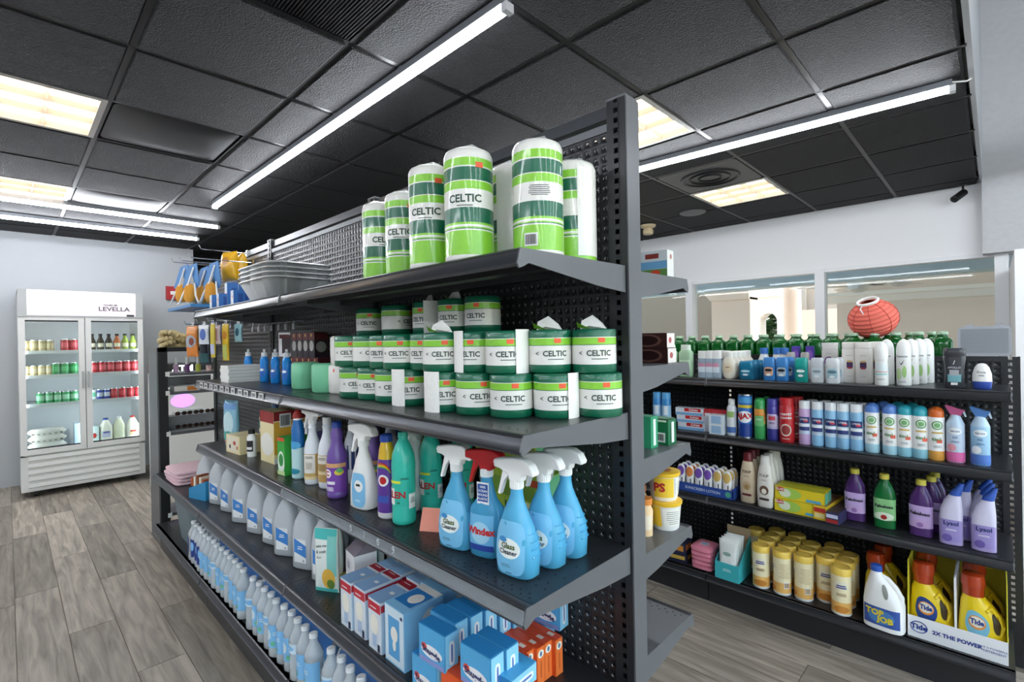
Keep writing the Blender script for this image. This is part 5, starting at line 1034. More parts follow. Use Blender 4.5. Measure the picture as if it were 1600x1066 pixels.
def mk_tub():
    S = [(0, .030), (.004, .033), (.062, .0385), (.066, .0415), (.072, .0415), (.073, .0375)]
    r = root('noodle_cup'); P(r, 'cup', MB().loft(S, 28, [0, 0, 1, 1, 1]), [WHITE, mat('yellow_print', 'F0C22E', .4)]); fn = wrap(S, 112, .001); l = MB(); patch(l, fn, .0, .036, .05, .05, 'rect', 0); patch(l, fn, .055, .036, .05, .044, 'rect', 1); scribble(l, bump_fn(fn, .0006), .055, .05, .04, 7, 2, .0012, .005); write(l, 'PS', .03, bump_fn(fn, .001), -.012, .036, m=3, bold=.04); P(r, 'label', l, [flat('F2CC3C'), flat('EDEBE4'), flat('6A6A66'), flat('C02A34')])
    t = MB(); scribble(t, face_top(.0735, 0, 0), 0, .008, .045, 3, 0, .005, .009); P(r, 'lid_print', t, flat('C8383E')); return r
TU = Kind(mk_tub, 'cup'); TU.put((at(1040, 800, y=-1.36).x, -1.36, .835), 'yellow and white noodle cup, lower of the stacked pair', 'stacked noodle cups', -.9, 1.15); TU.put((at(1038, 800, y=-1.36).x, -1.36, .835+.0845), 'yellow and white noodle cup, upper of the stacked pair', 'stacked noodle cups', .1, 1.15)
OL = Kind(lambda: vessel('orange_cap_bottle', [(0, .02), (.07, .022), (.085, .016), (.09, .016)], mat('pale_amber', 'EBCBA0', .3), [('cap', [(.088, .02), (.105, .02)], mat('orange_cap', 'E08A3A', .4))], [(0, .04, .06, .04, 'F0E2CC')]), 'bottle')
OL.put((at(1008, 800, y=-1.27).x, -1.27, .835), 'small orange capped bottle peeking out by the gray post', 'small orange capped bottles'); OL.put((at(1009, 800, y=-1.37).x+.02, -1.37, .835), 'small orange capped bottle behind the first one by the gray post', 'small orange capped bottles')
small('blue_pack', .08, .06, .05, 'A8B4D0', (.80, -1.46, S5), 'pale blue pack on the low window side deck', 'pack')
# ================================================================== low black run: top shelf
def RR(px, z, d, yb=None): # place by picture column at a given depth
    return at(px, 560, y=d).x
Y1 = -2.66
def mk_rollon():
    S = [(0, .022, .017), (.004, .027, .02), (.026, .029, .022), (.03, .029, .022), (.06, .028, .021), (.085, .021, .016), (.097, .012, .01), (.1, .004, .004)]
    r = root('roll_on_deodorant'); P(r, 'bottle_body', MB().loft(S, 26, [0, 0, 0, 1, 1, 1, 1]), [mat('cobalt_plastic', '3550A8', .3, coat=.3), WHITE]); fn = wrap(S, 90, .001); t = MB(); write(t, 'Dove', .0115, fn, 0, .066, bold=.02); scribble(t, fn, 0, .055, .02, 2); P(r, 'lettering', t, flat('5A5A64')); return r
Kind(mk_rollon, 'deodorant').put((RR(1534, R1, Y1), Y1, R1), 'white roll-on deodorant with cobalt base, rightmost on the top shelf', None, -.1)
def mk_axe():
    S = [(0, .027, .017, 0, 0, 3), (.004, .032, .02, 0, 0, 3), (.06, .029, .019, 0, 0, 3), (.09, .031, .02, 0, 0, 3), (.12, .035, .021, 0, 0, 3), (.128, .033, .02, 0, 0, 3), (.13, .035, .022, 0, 0, 3), (.155, .033, .02, 0, 0, 3), (.16, .028, .016, 0, 0, 3)]
    return vessel('body_wash_bottle', S, mat('anthracite_plastic', '3B3C42', .3, coat=.3), None, [(0, .04, .04, .03, '6FA8B0'), (0, .062, .028, .022, 'A8AAB0'), (0, .018, .02, .01, 'E6E6E8')], [('APOLLO', 0, .082, .010, 'C9CACE'), ('/', 0, .102, .022, 'D8D9DC')], 28)
Kind(mk_axe, 'bottle').put((RR(1491, R1, Y1), Y1, R1), 'dark grey body wash bottle on the top shelf, second from the right', None, 0)
def mk_rex(i):
    S = [(0, .022), (.004, .0255), (.145, .0255), (.16, .025), (.178, .0215), (.192, .013), (.198, .004)]
    r = vessel('spray_deodorant', S, WHITE, None, [(-.012, .05, .022, .05, 'C6DDE8' if i else 'BFD9A0', 'oval'), (.008, .06, .014, .05, 'D8E8EE' if i else '9CC47A', 'oval')], [('Rexona', 0, .125, .012, '6A6E78'), (None, 0, .02, .03, '9AA0A8', 2)], 24)
    fn = wrap(S, 90, .0016); c = MB(); c.add([fn(-.008, .100), fn(-.003, .094), fn(.010, .113), fn(-.002, .088)], [(0, 3, 1), (1, 3, 2)]); P(r, 'tick_mark', c, BLACKINK); return r
RX_ = {i: Kind(lambda i=i: mk_rex(i), 'deodorant') for i in (0, 1)}; rg_ = 'white spray deodorants on the top shelf'
for i, (px, y, k) in enumerate(((1437, -2.80, 0), (1424, -2.74, 0), (1412, -2.66, 0), (1386, -2.70, 1), (1448, -2.86, 0))): RX_[k].put((RR(px, R1, y), y, R1), 'white spray deodorant with tick mark, %s' % ['green swirl, second from right', 'green swirl, in the middle of the cluster', 'green swirl, frontmost of the cluster', 'blue swirl, left of the cluster', 'green swirl, rearmost at the right'][i], rg_, -.15)
def mk_nivea(): return vessel('slim_deodorant', [(0, .021), (.004, .0245), (.11, .0225), (.125, .025), (.16, .0235), (.18, .016), (.188, .006)], WHITE, None, [(0, .07, .04, .05, 'DCE6E8'), (0, .05, .044, .006, '8FC9C4'), (0, .06, .044, .004, 'E0A8A0')], [(None, 0, .03, .034, '9AA0A8', 2), (None, 0, .11, .03, 'A8AEB8', 1)], 24)
Kind(mk_nivea, 'deodorant').put((RR(1377, R1, -2.62), -2.62, R1), 'slim white deodorant with teal stripe in front of the spray deodorants')
def mk_pantene():
    S = [(0, .030, .018, 0, 0, 4), (.005, .033, .021, 0, 0, 4), (.15, .033, .021, 0, 0, 4), (.158, .031, .02, 0, 0, 4)]
    return vessel('shampoo_bottle', S, mat('pearl_cream', 'ECE8E2', .3, coat=.3), [('cap', [(.159, .032, .02, 0, 0, 4), (.182, .033, .021, 0, 0, 4), (.186, .029, .018, 0, 0, 4)], mat('cream_cap', 'F0EDE6', .35))], [(.0, .082, .024, .026, '4A2F5A'), (0, .098, .02, .008, 'C9A86A'), (0, .068, .018, .008, 'A83A4A')], [(None, 0, .125, .034, '9A94A0', 1), (None, 0, .03, .03, 'B0AAB0', 1)])
PT = Kind(mk_pantene, 'bottle'); ptg = 'cream shampoo bottles on the top shelf'
for i, (px, y) in enumerate(((1350, -2.70), (1366, -2.76), (1329, -2.72), (1374, -2.82))): PT.put((RR(px, R1, y), y, R1), 'cream shampoo bottle with purple label, %s' % ['frontmost of the group', 'behind the frontmost one', 'leftmost of the group', 'rearmost at the right of the group'][i], ptg, 0)
o = vessel('conditioner_bottle', [(0, .030, .018, 0, 0, 4), (.005, .034, .021, 0, 0, 4), (.15, .034, .021, 0, 0, 4)], mat('pearl_cream', 'ECE8E2', .3), [('cap', [(.151, .033, .02, 0, 0, 4), (.182, .034, .021, 0, 0, 4)], mat('cream_cap', 'F0EDE6', .35))], [(0, .09, .04, .05, '7A4A8A', 'oval')], [(None, 0, .13, .03, '9A94A0', 1)]); put(o, (RR(1297, R1, -2.83), -2.83, R1), 'cream conditioner bottle with a purple oval standing at the back', 'bottle')
def deo(col, cap, lab, ink): 
    S = [(0, .024, .014, 0, 0, 3.5), (.004, .0275, .016, 0, 0, 3.5), (.07, .0275, .016, 0, 0, 3.5), (.072, .0285, .017, 0, 0, 3.5), (.105, .027, .016, 0, 0, 3.5), (.115, .022, .012, 0, 0, 3.5)]
    r = root('stick_deodorant'); P(r, 'stick_body', MB().loft(S, 26, [0, 0, 1, 1, 1]), [mat('deo_'+col, col, .3, coat=.3), mat('deo_'+cap, cap, .3, coat=.3)]); fn = wrap(S, 90, .001); l = MB(); patch(l, fn, 0, .045, .040, .044, 'round', 0); patch(l, bump_fn(fn, .0004), 0, .052, .034, .014, 'oval', 1); patch(l, bump_fn(fn, .0004), 0, .03, .022, .012, 'oval', 2); P(r, 'label', l, [flat(lab), flat(ink), flat('E8EEF2')]); return r
DK = {'b': Kind(lambda: deo('3C82C8', '4A8ED2', 'A8B8C8', '22252A'), 'deodorant'), 'o': Kind(lambda: deo('3C82C8', '4A8ED2', 'D8A88A', '22252A'), 'deodorant'), 't': Kind(lambda: deo('1E9A92', '27A89E', '1F8A84', 'E4F0EC'), 'deodorant'), 'w': Kind(lambda: deo('E0E4E8', 'DDE0E4', '9FC0CC', '5A7A88'), 'deodorant'), 's': Kind(lambda: deo('D6DADD', 'CDD2D8', 'C6D4DC', '8A9AA4'), 'deodorant'), 'c': Kind(lambda: deo('1F6F92', '2480A6', '1F7A9C', 'BFE0EA'), 'deodorant')}
dl = [('o', 1202, -2.64, 'blue stick deodorant with orange label at the shelf front'), ('b', 1222, -2.64, 'blue stick deodorant with black and silver label at the shelf front'), ('b', 1232, -2.70, 'blue stick deodorant behind the silver labelled one'), ('t', 1252, -2.64, 'teal stick deodorant with white emblem'), ('s', 1277, -2.64, 'silver white stick deodorant beside the teal one'),
      ('w', 1301, -2.63, 'white stick deodorant with pale blue label, front of its file'), ('w', 1308, -2.70, 'white stick deodorant with pale blue label, second of its file'), ('w', 1314, -2.76, 'white stick deodorant with pale blue label, third of its file')]
for k, px, y, l in dl: DK[k].put((RR(px, R1, y), y, R1), l, None)
for i in range(5): DK['c'].put((RR(1166+6*i, R1, -2.65-.036*i), -2.65-.036*i, R1), 'dark cyan deodorant pack in a file, %s from the front' % ordn(i), 'dark cyan deodorants in a file', 0, (1.25, 1, .82))
# small background bottles, back row
def mk_bluecap(): return vessel('lotion_bottle', [(0, .024, .017), (.08, .027, .019), (.11, .016, .014), (.115, .014, .013)], WHITE, [('cap', [(.112, .018), (.14, .018)], mat('cornflower_cap', '3E74C0', .35))], [(0, .05, .03, .03, 'DCE8F4')])
BC = Kind(mk_bluecap, 'bottle')
for i, px in enumerate((1194, 1215, 1226)): BC.put((RR(px, R1, -2.83), -2.83, R1), 'white bottle with blue cap in the back row, %s from the left' % ordn(i), 'white bottles with blue caps', 0, 1.12)
for i, px in enumerate((1236, 1258)):
    put(carton('purple_pack', .034, .03, .165, '5B47A8', [('y', 0, .12, .03, .05, '8A62C0', 'oval'), ('y', 0, .05, .03, .04, '3A2E74')]), (RR(px+8, R1, -2.86), -2.86, R1), 'purple upright pack in the back row, %s' % ['left one', 'right one'][i], 'box', 'purple upright packs')
    put(vessel('grey_cap_bottle', [(0, .022), (.09, .024), (.1, .016)], mat('pink_grey', 'D8CDCB', .4), [('cap', [(.1, .02), (.13, .019), (.135, .014)], mat('warm_grey_cap', 'A9A6A2', .5))]), (RR(px, R1, -2.80), -2.80, R1), 'pale bottle with warm grey cap in front of the purple packs, %s' % ['left one', 'right one'][i], 'bottle', 'pale bottles with grey caps')
def mk_soap(): return vessel('round_lotion_bottle', [(0, .02, .017), (.01, .03, .02), (.05, .040, .022), (.09, .034, .02), (.11, .02, .016), (.115, .018, .015)], mat('cream_lotion', 'EFE6D6', .35), [('cap', [(.112, .02), (.14, .02), (.143, .016)], mat('cream_cap', 'F0EDE6', .35))], [(0, .055, .05, .05, 'E8D6B8', 'oval')], [(None, 0, .06, .028, '6A5A44', 1, .004)])
SO = Kind(mk_soap, 'bottle')
for i in range(5): SO.put((RR(1139+7*i, R1, -2.66-.045*i), -2.66-.045*i, R1), 'round cream lotion bottle in a file, %s from the front' % ordn(i), 'round cream lotion bottles', 0)
def mk_lot(): return vessel('clear_lotion_bottle', [(0, .024, .018, 0, 0, 3), (.09, .025, .018, 0, 0, 3), (.1, .022, .017, 0, 0, 3), (.104, .02, .015, 0, 0, 3)], mat('pale_blue_clear', 'BFD2E2', .15, trans=.35, ior=1.2), [('cap', [(.104, .024, .017, 0, 0, 3), (.145, .023, .016, 0, 0, 3)], WHITE)], [(0, .07, .034, .02, 'D89AB4'), (0, .045, .036, .03, 'DCE6F0')])
LO = Kind(mk_lot, 'bottle')
for i in range(7): LO.put((RR(1098+11*(i % 3)+7*(i//3)*2, R1, -2.65-.05*(i//3)), -2.65-.05*(i//3), R1), 'pale blue clear lotion bottle with white cap, %s in the %s row' % (ordn(i % 3), ['front', 'second', 'third'][i//3]), 'pale blue lotion bottles', 0)
def mk_mint(): return vessel('mint_bottle', [(0, .034, .02, 0, 0, 4), (.004, .038, .023, 0, 0, 4), (.135, .038, .023, 0, 0, 4), (.15, .025, .018, 0, 0, 3)], mat('pale_mint', 'BFE3BE', .25, trans=.2), [('cap', [(.15, .027, .018, 0, 0, 3), (.178, .026, .017, 0, 0, 3)], mat('mint_cap', 'E6F1E2', .35))], [(0, .06, .06, .07, 'D4EBCF')], [(None, 0, .085, .04, '6FAE78', 4)])
MI = Kind(mk_mint, 'bottle')
for i in range(6): MI.put((RR(1072-24*(i % 3), R1, -2.65-.06*(i//3)), -2.65-.06*(i//3), R1), 'pale mint green bottle near the gray post, %s in the %s row' % (ordn(i % 3), ['front', 'second'][i//3]), 'pale mint bottles', 0)
# green glass bottles on the rear side, lantern and panel
grn = mat('green_glass', '1F7A34', .06, trans=.45, ior=1.3, coat=.5)
def mk_gb():
    S = [(0, .036, .036, 0, 0, 4), (.005, .040, .040, 0, 0, 4), (.155, .040, .040, 0, 0, 4), (.168, .037, .037, 0, 0, 3.4), (.176, .026, .026), (.184, .019, .019), (.196, .019, .019)]
    r = root('green_bottle'); P(r, 'bottle_body', MB().loft(S, 20), grn, ang=50); P(r, 'cap', MB().loft([(.192, .023), (.203, .022), (.206, .018)], 14), mat('pale_green_cap', 'B4D2B4', .3)); return r
GB = Kind(mk_gb, 'bottle')
for row, y in enumerate((-3.05, -3.15)):
    for i in range(28):
        x = .175+i*.086+(.04 if row else 0); GB.put((x, y, 1.195), 'green glass bottle behind the low shelf, %s from the right in the %s row' % (ordn(i), ['near', 'far'][row]), 'green bottles lined up behind the low shelf', 0)
lan = tag(root('paper_lantern'), 'round red paper lantern with white ring resting on the green bottles', 'lantern'); lp = at(1364, 498, y=-3.10); lan.location = lp; RL = 34*3.14/F_PX*1.02*.72*1.35
redp = mat('red_paper', 'F27A6A', .8); S = []; N = 26
RL = .108
for i in range(N+1):
    a = -PI/2+PI*(i/N)*.93+.09; rr_ = RL*math.cos(a)*(1 if i % 2 else .965); S.append((RL*.88*math.sin(a), max(rr_, .03)))
P(lan, 'paper_shell', MB().loft(S, 36, cap=False), redp, ang=10); top_z = S[-1][0]
rw = mat('rib_red', 'B83A30', .7)
for i in range(1, N, 2): P(lan, 'rib', MB().tube([((S[i][1]+.0006)*math.cos(a), (S[i][1]+.0006)*math.sin(a), S[i][0]) for a in np.linspace(0, 2*PI, 37)], .0011, 4), rw)
for k in range(8): P(lan, 'seam', MB().tube([((S[i][1]+.0012)*math.cos(k*PI/4), (S[i][1]+.0012)*math.sin(k*PI/4), S[i][0]) for i in range(1, N, 2)], .0012, 4), rw)
P(lan, 'top_ring', MB().tube([(.044*math.cos(a), .044*math.sin(a), top_z+.004) for a in np.linspace(0, 2*PI, 25)], .007, 6), WHITE); P(lan, 'hang_string', MB().tube([(.02, .038, top_z), (.03, .06, top_z-.006), (.02, .078, top_z-.03)], .003, 5), WHITE); lan.rotation_euler = (math.radians(-26), math.radians(10), 0)
gp_ = tag(root('grey_panel_box'), 'flat silver grey panel box standing on the low shelf top rail', 'panel'); gp_.location = at(1538, 556, y=RYP-.03); gp_.location.z = RT; w1 = .084
P(gp_, 'panel_frame', MB().loft([(-.02, w1, .064, 0, 0, 9), (.02, w1, .064, 0, 0, 9)], 40).xf(lambda x, y, z: (x, z, y+.066)), mat('silver_grey', 'A9ADB4', .4, .3), ang=50)
gr_ = MB()
for i in range(26): gr_.box(-.074, .074, .0195, .022, .016+i*.004, .0182+i*.004)
P(gp_, 'ribbed_face', gr_, mat('rib_grey', '8E9298', .5), smooth=False)
for s_ in (-1, 1): P(gp_, 'clip', MB().box(s_*.045-.012, s_*.045+.012, -.01, .01, .128, .138), mat('silver_grey', 'A9ADB4', .4, .3), smooth=False)
cd = tag(MB().tube([at(1562, 556, y=-2.93), at(1572, 557, y=-3.0), at(1580, 575, y=-3.4), at(1586, 600, y=-4.0), at(1590, 640, y=-4.1), at(1582, 690, y=-4.1), at(1584, 740, y=-4.1), at(1592, 775, y=-4.1), at(1596, 800, y=-4.1)], .004, 6).build('power_cord', blk), 'thin black power cord hanging down the white wall at the far right', 'cord')
ol = tag(root('wall_outlet'), 'white wall outlet behind the hanging cord', 'outlet'); ol.location = at(1588, 700, y=-4.119); P(ol, 'cover_plate', MB().box(-.035, .035, 0, .006, -.057, .057), WHITE, smooth=False); P(ol, 'adapter', MB().box(-.03, .03, .006, .04, -.20, -.12), blk, smooth=False) if False else P(ol, 'socket', MB().box(-.012, .012, .006, .009, -.03, .03), flat('C8CCD0'), smooth=False)
# ------------------------------------------------------------------ second shelf of the low run
def aero(name, bands, cap, labels=(), texts=(), h=.19, r_=.0265, dome=True):
    secs, mm = cyl(bands, r_, 24); secs = [(0, r_*.92)]+[(.003, r_)]+secs[1:]; mm = [mm[0]]+mm
    rt_ = root(name); mats_ = [mat('can_'+c, c, .25, coat=.4) for c in bands_cols(bands)]
    return rt_
def can(name, cols, cap, capc, labels=(), texts=(), r_=.027, H=.215, deg=95):
    """cols: [(top, colour)] from the bottom; cap: 'dome' or 'flat'"""
    rt_ = root(name); secs = [(0, r_*.93), (.004, r_)]; mm = [0]; ms = []; z0 = .004
    hb = H*.80
    for i, (zt_, c) in enumerate(cols): secs.append((zt_*hb, r_)); mm.append(i); ms.append(mat('can_'+c, c, .28, coat=.3))
    secs += [(hb+.004, r_*.93)]; mm.append(len(ms)-1)
    P(rt_, 'can_body', MB().loft(secs, 24, mm), ms, ang=50)
    cs = {'dome': [(hb, r_*.97), (H*.90, r_*.95), (H*.955, r_*.82), (H*.985, r_*.55), (H, r_*.35)], 'flat': [(hb, r_*.93), (H*.98, r_*.93), (H, r_*.82)], 'slope': [(hb, r_*.97), (H*.9, r_*.9), (H*.97, r_*.75, r_*.75, 0, -.003), (H, r_*.45, r_*.45, 0, -.006)]}[cap]
    P(rt_, 'cap', MB().loft(cs, 24), mat('cap_'+capc, capc, .3, coat=.2))
    fn = wrap([(0, r_), (H, r_)], deg, .0009); l = MB(); lc = []
    for i, q in enumerate(labels):
        if q[4] not in lc: lc.append(q[4])
        patch(l, bump_fn(fn, .0003*i), q[0], q[1], q[2], q[3], q[5] if len(q) > 5 else 'rect', lc.index(q[4]), 8, 3)
    if lc: P(rt_, 'label', l, [flat(c) for c in lc])
    t = MB(); tc_ = []
    for q in texts:
        if q[4] not in tc_: tc_.append(q[4])
        if q[0] is None: scribble(t, bump_fn(fn, .0014), q[1], q[2], q[3], q[5], tc_.index(q[4]))
        else: write(t, q[0], q[3], bump_fn(fn, .0014), q[1], q[2], m=tc_.index(q[4]), bold=.025)
    if tc_: P(rt_, 'lettering', t, [flat(c) for c in tc_])
    return rt_
Y2 = -2.64
def air(c1, low, k6): 
    r = can('air_freshener_can', [(.22, low), (1, 'F0F1F0')], 'dome', c1, [(0, .142, .036, .036, '5FA05A', 'oval'), (0, .142, .027, .027, 'E8F0E4', 'oval'), (0, .142, .02, .02, '7DB878', 'oval'), (.0, .112, .034, .006, 'D8B45A'), (.006 if k6 else .012, .078, .016, .014, 'E4624A')], [('6in1', -.002, .085, .018, '4F8A4E'), (None, 0, .06, .03, '9AA8AE', 3)]); return r
AK = {k: Kind(lambda k=k: air(*k), 'air freshener') for k in (('5A86D0', 'A8D4E4', 0), ('2FA3B4', '8FC9DA', 0), ('D96A2A', 'DDA04A', 1))}
al = [(('5A86D0', 'A8D4E4', 0), 1361, Y2, 'leftmost front'), (('5A86D0', 'A8D4E4', 0), 1389, Y2, 'second front'), (('2FA3B4', '8FC9DA', 0), 1412, Y2, 'third front'), (('2FA3B4', '8FC9DA', 0), 1436, Y2, 'fourth front'), (('D96A2A', 'DDA04A', 1), 1461, Y2, 'rightmost front'), (('5A86D0', 'A8D4E4', 0), 1379, -2.73, 'second row, left'), (('2FA3B4', '8FC9DA', 0), 1402, -2.73, 'second row, middle'), (('2FA3B4', '8FC9DA', 0), 1424, -2.73, 'second row, right')]
for k, px, y, l in al: AK[k].put((RR(px, R2, y), y, R2), 'white air freshener can with %s cap, %s one' % ({'5A86D0': 'blue', '2FA3B4': 'teal', 'D96A2A': 'orange'}[k[0]], l), 'white air freshener cans', .12 if px > 1420 else -.05)
def feb(top, low, mid):
    S = [(0, .026), (.004, .0285), (.15, .0285), (.168, .022), (.182, .016), (.188, .015)]
    r = root('fabric_spray_bottle'); P(r, 'bottle_body', MB().loft(S, 26, [0, 0, 1, 1, 1]), [mat('mist_'+mid, mid, .3, coat=.3), mat('mist_top', 'B9D2E6', .3, coat=.3)]); fn = wrap(S, 90, .001); l = MB(); patch(l, fn, 0, .022, .08, .04, 'rect', 0); patch(l, fn, 0, .125, .042, .028, 'oval', 1); patch(l, bump_fn(fn, .0004), -.012, .06, .03, .03, 'oval', 2); P(r, 'label', l, [flat(low), flat('EDF2F6'), flat('E8A0AE' if 'D' in low[:1] else 'E9EFF6')]); t = MB(); write(t, 'febreze', .0095, bump_fn(fn, .0012), 0, .125); write(t, 'AIR', .010, bump_fn(fn, .0012), 0, .10); scribble(t, bump_fn(fn, .001), .0, .085, .03, 2); P(r, 'lettering', t, flat('5A6E94'))
    P(r, 'spray_head', MB().prism([(-.018, .186), (.012, .186), (.022, .205), (.030, .222), (.026, .226), (-.012, .212), (-.03, .208), (-.024, .200)], -.012, .012, 'y'), mat('head_'+top, top, .35), smooth=False); P(r, 'trigger', MB().prism([(-.020, .206), (-.028, .206), (-.034, .182), (-.029, .182)], -.006, .006, 'y'), mat('trig_light', 'C9DCE8', .35), smooth=False); return r
Kind(lambda: feb('4F7FC0', '4F78C4', '9CC4E2'), 'spray bottle').put((RR(1530, R2, Y2), Y2, R2), 'blue fabric freshener spray, rightmost on its shelf'); Kind(lambda: feb('C05A8A', 'DA6AA6', 'C4D4E8'), 'spray bottle').put((RR(1491, R2, Y2), Y2, R2), 'pink and pale blue fabric freshener spray, second from the right')
def lys(c): return can('disinfectant_can', [(.3, c), (.72, 'C6D8EA'), (1, c)], 'flat', 'E9ECF0', [(0, .115, .048, .03, '2A3A74'), (0, .09, .05, .012, 'EEF2F6'), (0, .075, .046, .018, '31417E'), (.008, .112, .02, .012, 'C8384A', 'oval')], [('LYSOL', 0, .118, .011, 'F2F4F8')], r_=.0255, H=.205)
LK = {c: Kind(lambda c=c: lys(c), 'disinfectant spray') for c in ('8FC2E6', 'C9A8D4')}
for i, px in enumerate((1256, 1276, 1297, 1316, 1337)): LK['C9A8D4' if i == 0 else '8FC2E6'].put((RR(px, R2, Y2), Y2, R2), ['lilac disinfectant can with white cap beside the red can', 'pale blue disinfectant can, leftmost front', 'pale blue disinfectant can, second front', 'pale blue disinfectant can, third front', 'pale blue disinfectant can, rightmost front next to the air fresheners'][i], 'disinfectant cans')
for i, px in enumerate((1268, 1289, 1308, 1328, 1346)): LK['8FC2E6'].put((RR(px, R2, -2.70), -2.70, R2), 'pale blue disinfectant can in the second row, %s from the left' % ordn(i), 'disinfectant cans')
rc = Kind(lambda: can('carpet_cleaner_can', [(1, 'C42A30')], 'flat', 'C92E34', [(0, .06, .05, .06, 'D8C8B8', 'oval'), (0, .06, .038, .045, '9A3A3A', 'oval')], [('CARPET', 0, .135, .0145, 'F2F2F0'), ('CLEANER', 0, .118, .0125, 'F2F2F0'), (None, 0, .02, .04, 'E8C8B8', 2)], r_=.033, H=.215), 'cleaner can')
rc.put((RR(1228, R2, Y2), Y2, R2), 'big red cleaner can, front one', 'big red cleaner cans'); rc.put((RR(1243, R2, -2.715), -2.715, R2), 'big red cleaner can, behind the front one', 'big red cleaner cans')
pc = Kind(lambda: can('indigo_can', [(.35, '3A3A8E'), (.75, 'B8B4D8'), (1, '4A42A4')], 'flat', '4A46A8', [(0, .1, .046, .06, 'C9BEDC'), (0, .11, .03, .02, 'C84A5A')], [(None, 0, .09, .03, '5A3A7A', 3)], r_=.0265, H=.205), 'cleaner can'); pc.put((RR(1206, R2, Y2), Y2, R2), 'indigo cleaner can between the green and red cans', 'indigo cleaner cans'); pc.put((RR(1216, R2, -2.71), -2.71, R2), 'indigo cleaner can behind the front one', 'indigo cleaner cans')
gc_ = Kind(lambda: can('furniture_polish_can', [(.45, '3FA05A'), (.55, 'D8C25A'), (.8, 'E08A3A'), (1, '3E9A52')], 'dome', '3DA85A', [(0, .09, .046, .05, '6FBF7A'), (0, .135, .05, .03, 'E8A04A')], [(None, 0, .1, .03, 'F0F0E8', 2)], r_=.0265, H=.205), 'polish can'); gc_.put((RR(1186, R2, Y2), Y2, R2), 'green and orange polish can, front one', 'green and orange polish cans'); gc_.put((RR(1197, R2, -2.71), -2.71, R2), 'green and orange polish can, behind the front one', 'green and orange polish cans')
def mk_ajax():
    r = root('powder_cleanser_can'); R_ = .034; P(r, 'can_body', MB().loft([(0, R_), (.07, R_), (.15, R_), (.165, R_), (.213, R_)], 28, [0, 1, 2, 1]), [mat('can_1F3F8E', '1F3F8E', .3, coat=.3), mat('can_2F6FC0', '2F6FC0', .3, coat=.3), mat('can_E0C83A', 'E0C83A', .3, coat=.3)]); P(r, 'rim', MB().loft([(.212, .0348), (.219, .0348)], 28), CHROME); P(r, 'foot_ring', MB().loft([(-.0, .0348), (.004, .0348)], 28), CHROME)
    fn = wrap([(0, R_), (.22, R_)], 120, .001); l = MB(); patch(l, fn, -.01, .105, .075, .06, 'oval', 0); write(l, 'AJAX', .036, bump_fn(fn, .001), -.012, .108, m=1, bold=.05); patch(l, fn, 0, .19, .08, .03, 'rect', 2); P(r, 'label', l, [flat('EEF2F6'), flat('C0262E'), flat('4F9AD4')]); return r
Kind(mk_ajax, 'cleanser can').put((RR(1163, R2, Y2), Y2, R2), 'blue powder cleanser can with large red letters')
put(vessel('white_spray_can', [(0, .022), (.004, .0245), (.14, .0245), (.155, .018), (.16, .014)], mat('clear_white', 'E6E9EC', .3), [('cap', [(.155, .016), (.185, .016), (.188, .012)], WHITE)], [(0, .11, .036, .03, '9AC070'), (0, .03, .06, .03, '4A6EB0')]), (RR(1142, R2, Y2), Y2, R2), 'slim white bottle with green label left of the powder cleanser', 'bottle')
def mk_trayw(): return carton('soap_pair_pack', .075, .05, .052, 'DDE6EE', [('y', 0, .026, .05, .04, '9CBEDE'), ('y', -.0, .05, .085, .004, 'F4F4F6'), ('t', 0, 0, .07, .045, 'E8ECF0')])
PW = Kind(mk_trayw, 'pack'); PW.put((RR(1120, R2, -2.63), -2.63, R2), 'pale blue and white pack, lower of two beside the slim bottle', 'pale blue packs', 0, (1, 1, .95)); PW.put((RR(1120, R2, -2.63), -2.63, R2+.05), 'pale blue and white pack, upper of two beside the slim bottle', 'pale blue packs')
def mk_paste(): return carton('toothpaste_box', .15, .045, .04, 'E4E8EE', [('y', .02, .03, .09, .018, 'C4262E'), ('y', 'text', .025, .03, .016, 'F4F4F4', 'Colgate'), ('y', 0, .008, .148, .014, '7FB0DC'), ('t', 0, 0, .145, .04, 'C9D2DC')])
TPB = Kind(mk_paste, 'toothpaste box')
x0 = RR(1078, R2, -2.64)
for i in range(3): TPB.put((x0+.006*i, -2.66, R2+.0402*i), 'white and red toothpaste box in a stack, %s from the bottom' % ordn(i), 'stacked toothpaste boxes', .04*i)
small('toothpaste_box', .17, .045, .036, '7A8A68', (x0-.02, -2.76, R2+.0), 'green brown toothpaste box lying behind, lower', 'toothpaste box'); small('toothpaste_box', .17, .05, .1, '4A3A34', (x0-.02, -2.82, R2), 'dark box standing behind the toothpaste stack', 'box', [('y', 0, .085, .16, .02, '8A5A48')])
small('red_box', .13, .045, .04, 'C23A40', (x0-.13, -2.68, R2+.08), 'red and white toothpaste box on top at the right of the stack', 'toothpaste box', [('y', 0, .01, .12, .02, 'ECEFF2')]) ; small('white_box', .12, .06, .0795, 'DCE4EC', (x0-.13, -2.68, R2), 'white box with green cap print below the red toothpaste box', 'box', [('y', .02, .04, .03, .05, 'E9F0EC', 'oval'), ('y', .02, .025, .03, .02, '3F9A7A')])
def mk_floss(): return can('mouthwash_tube', [(.32, 'A8282E'), (.8, '9CC4E4'), (1, '3F8ED0')], 'flat', '5AA6DE', [(.006, .1, .02, .05, 'E4EEF6')], r_=.026, H=.20)
MF = Kind(mk_floss, 'tube')
for i, px in enumerate((1026, 1040)): MF.put((RR(px, R2, -2.63), -2.63, R2), 'blue and red upright tube near the gray post, %s' % ['left one', 'right one'][i], 'blue and red upright tubes')
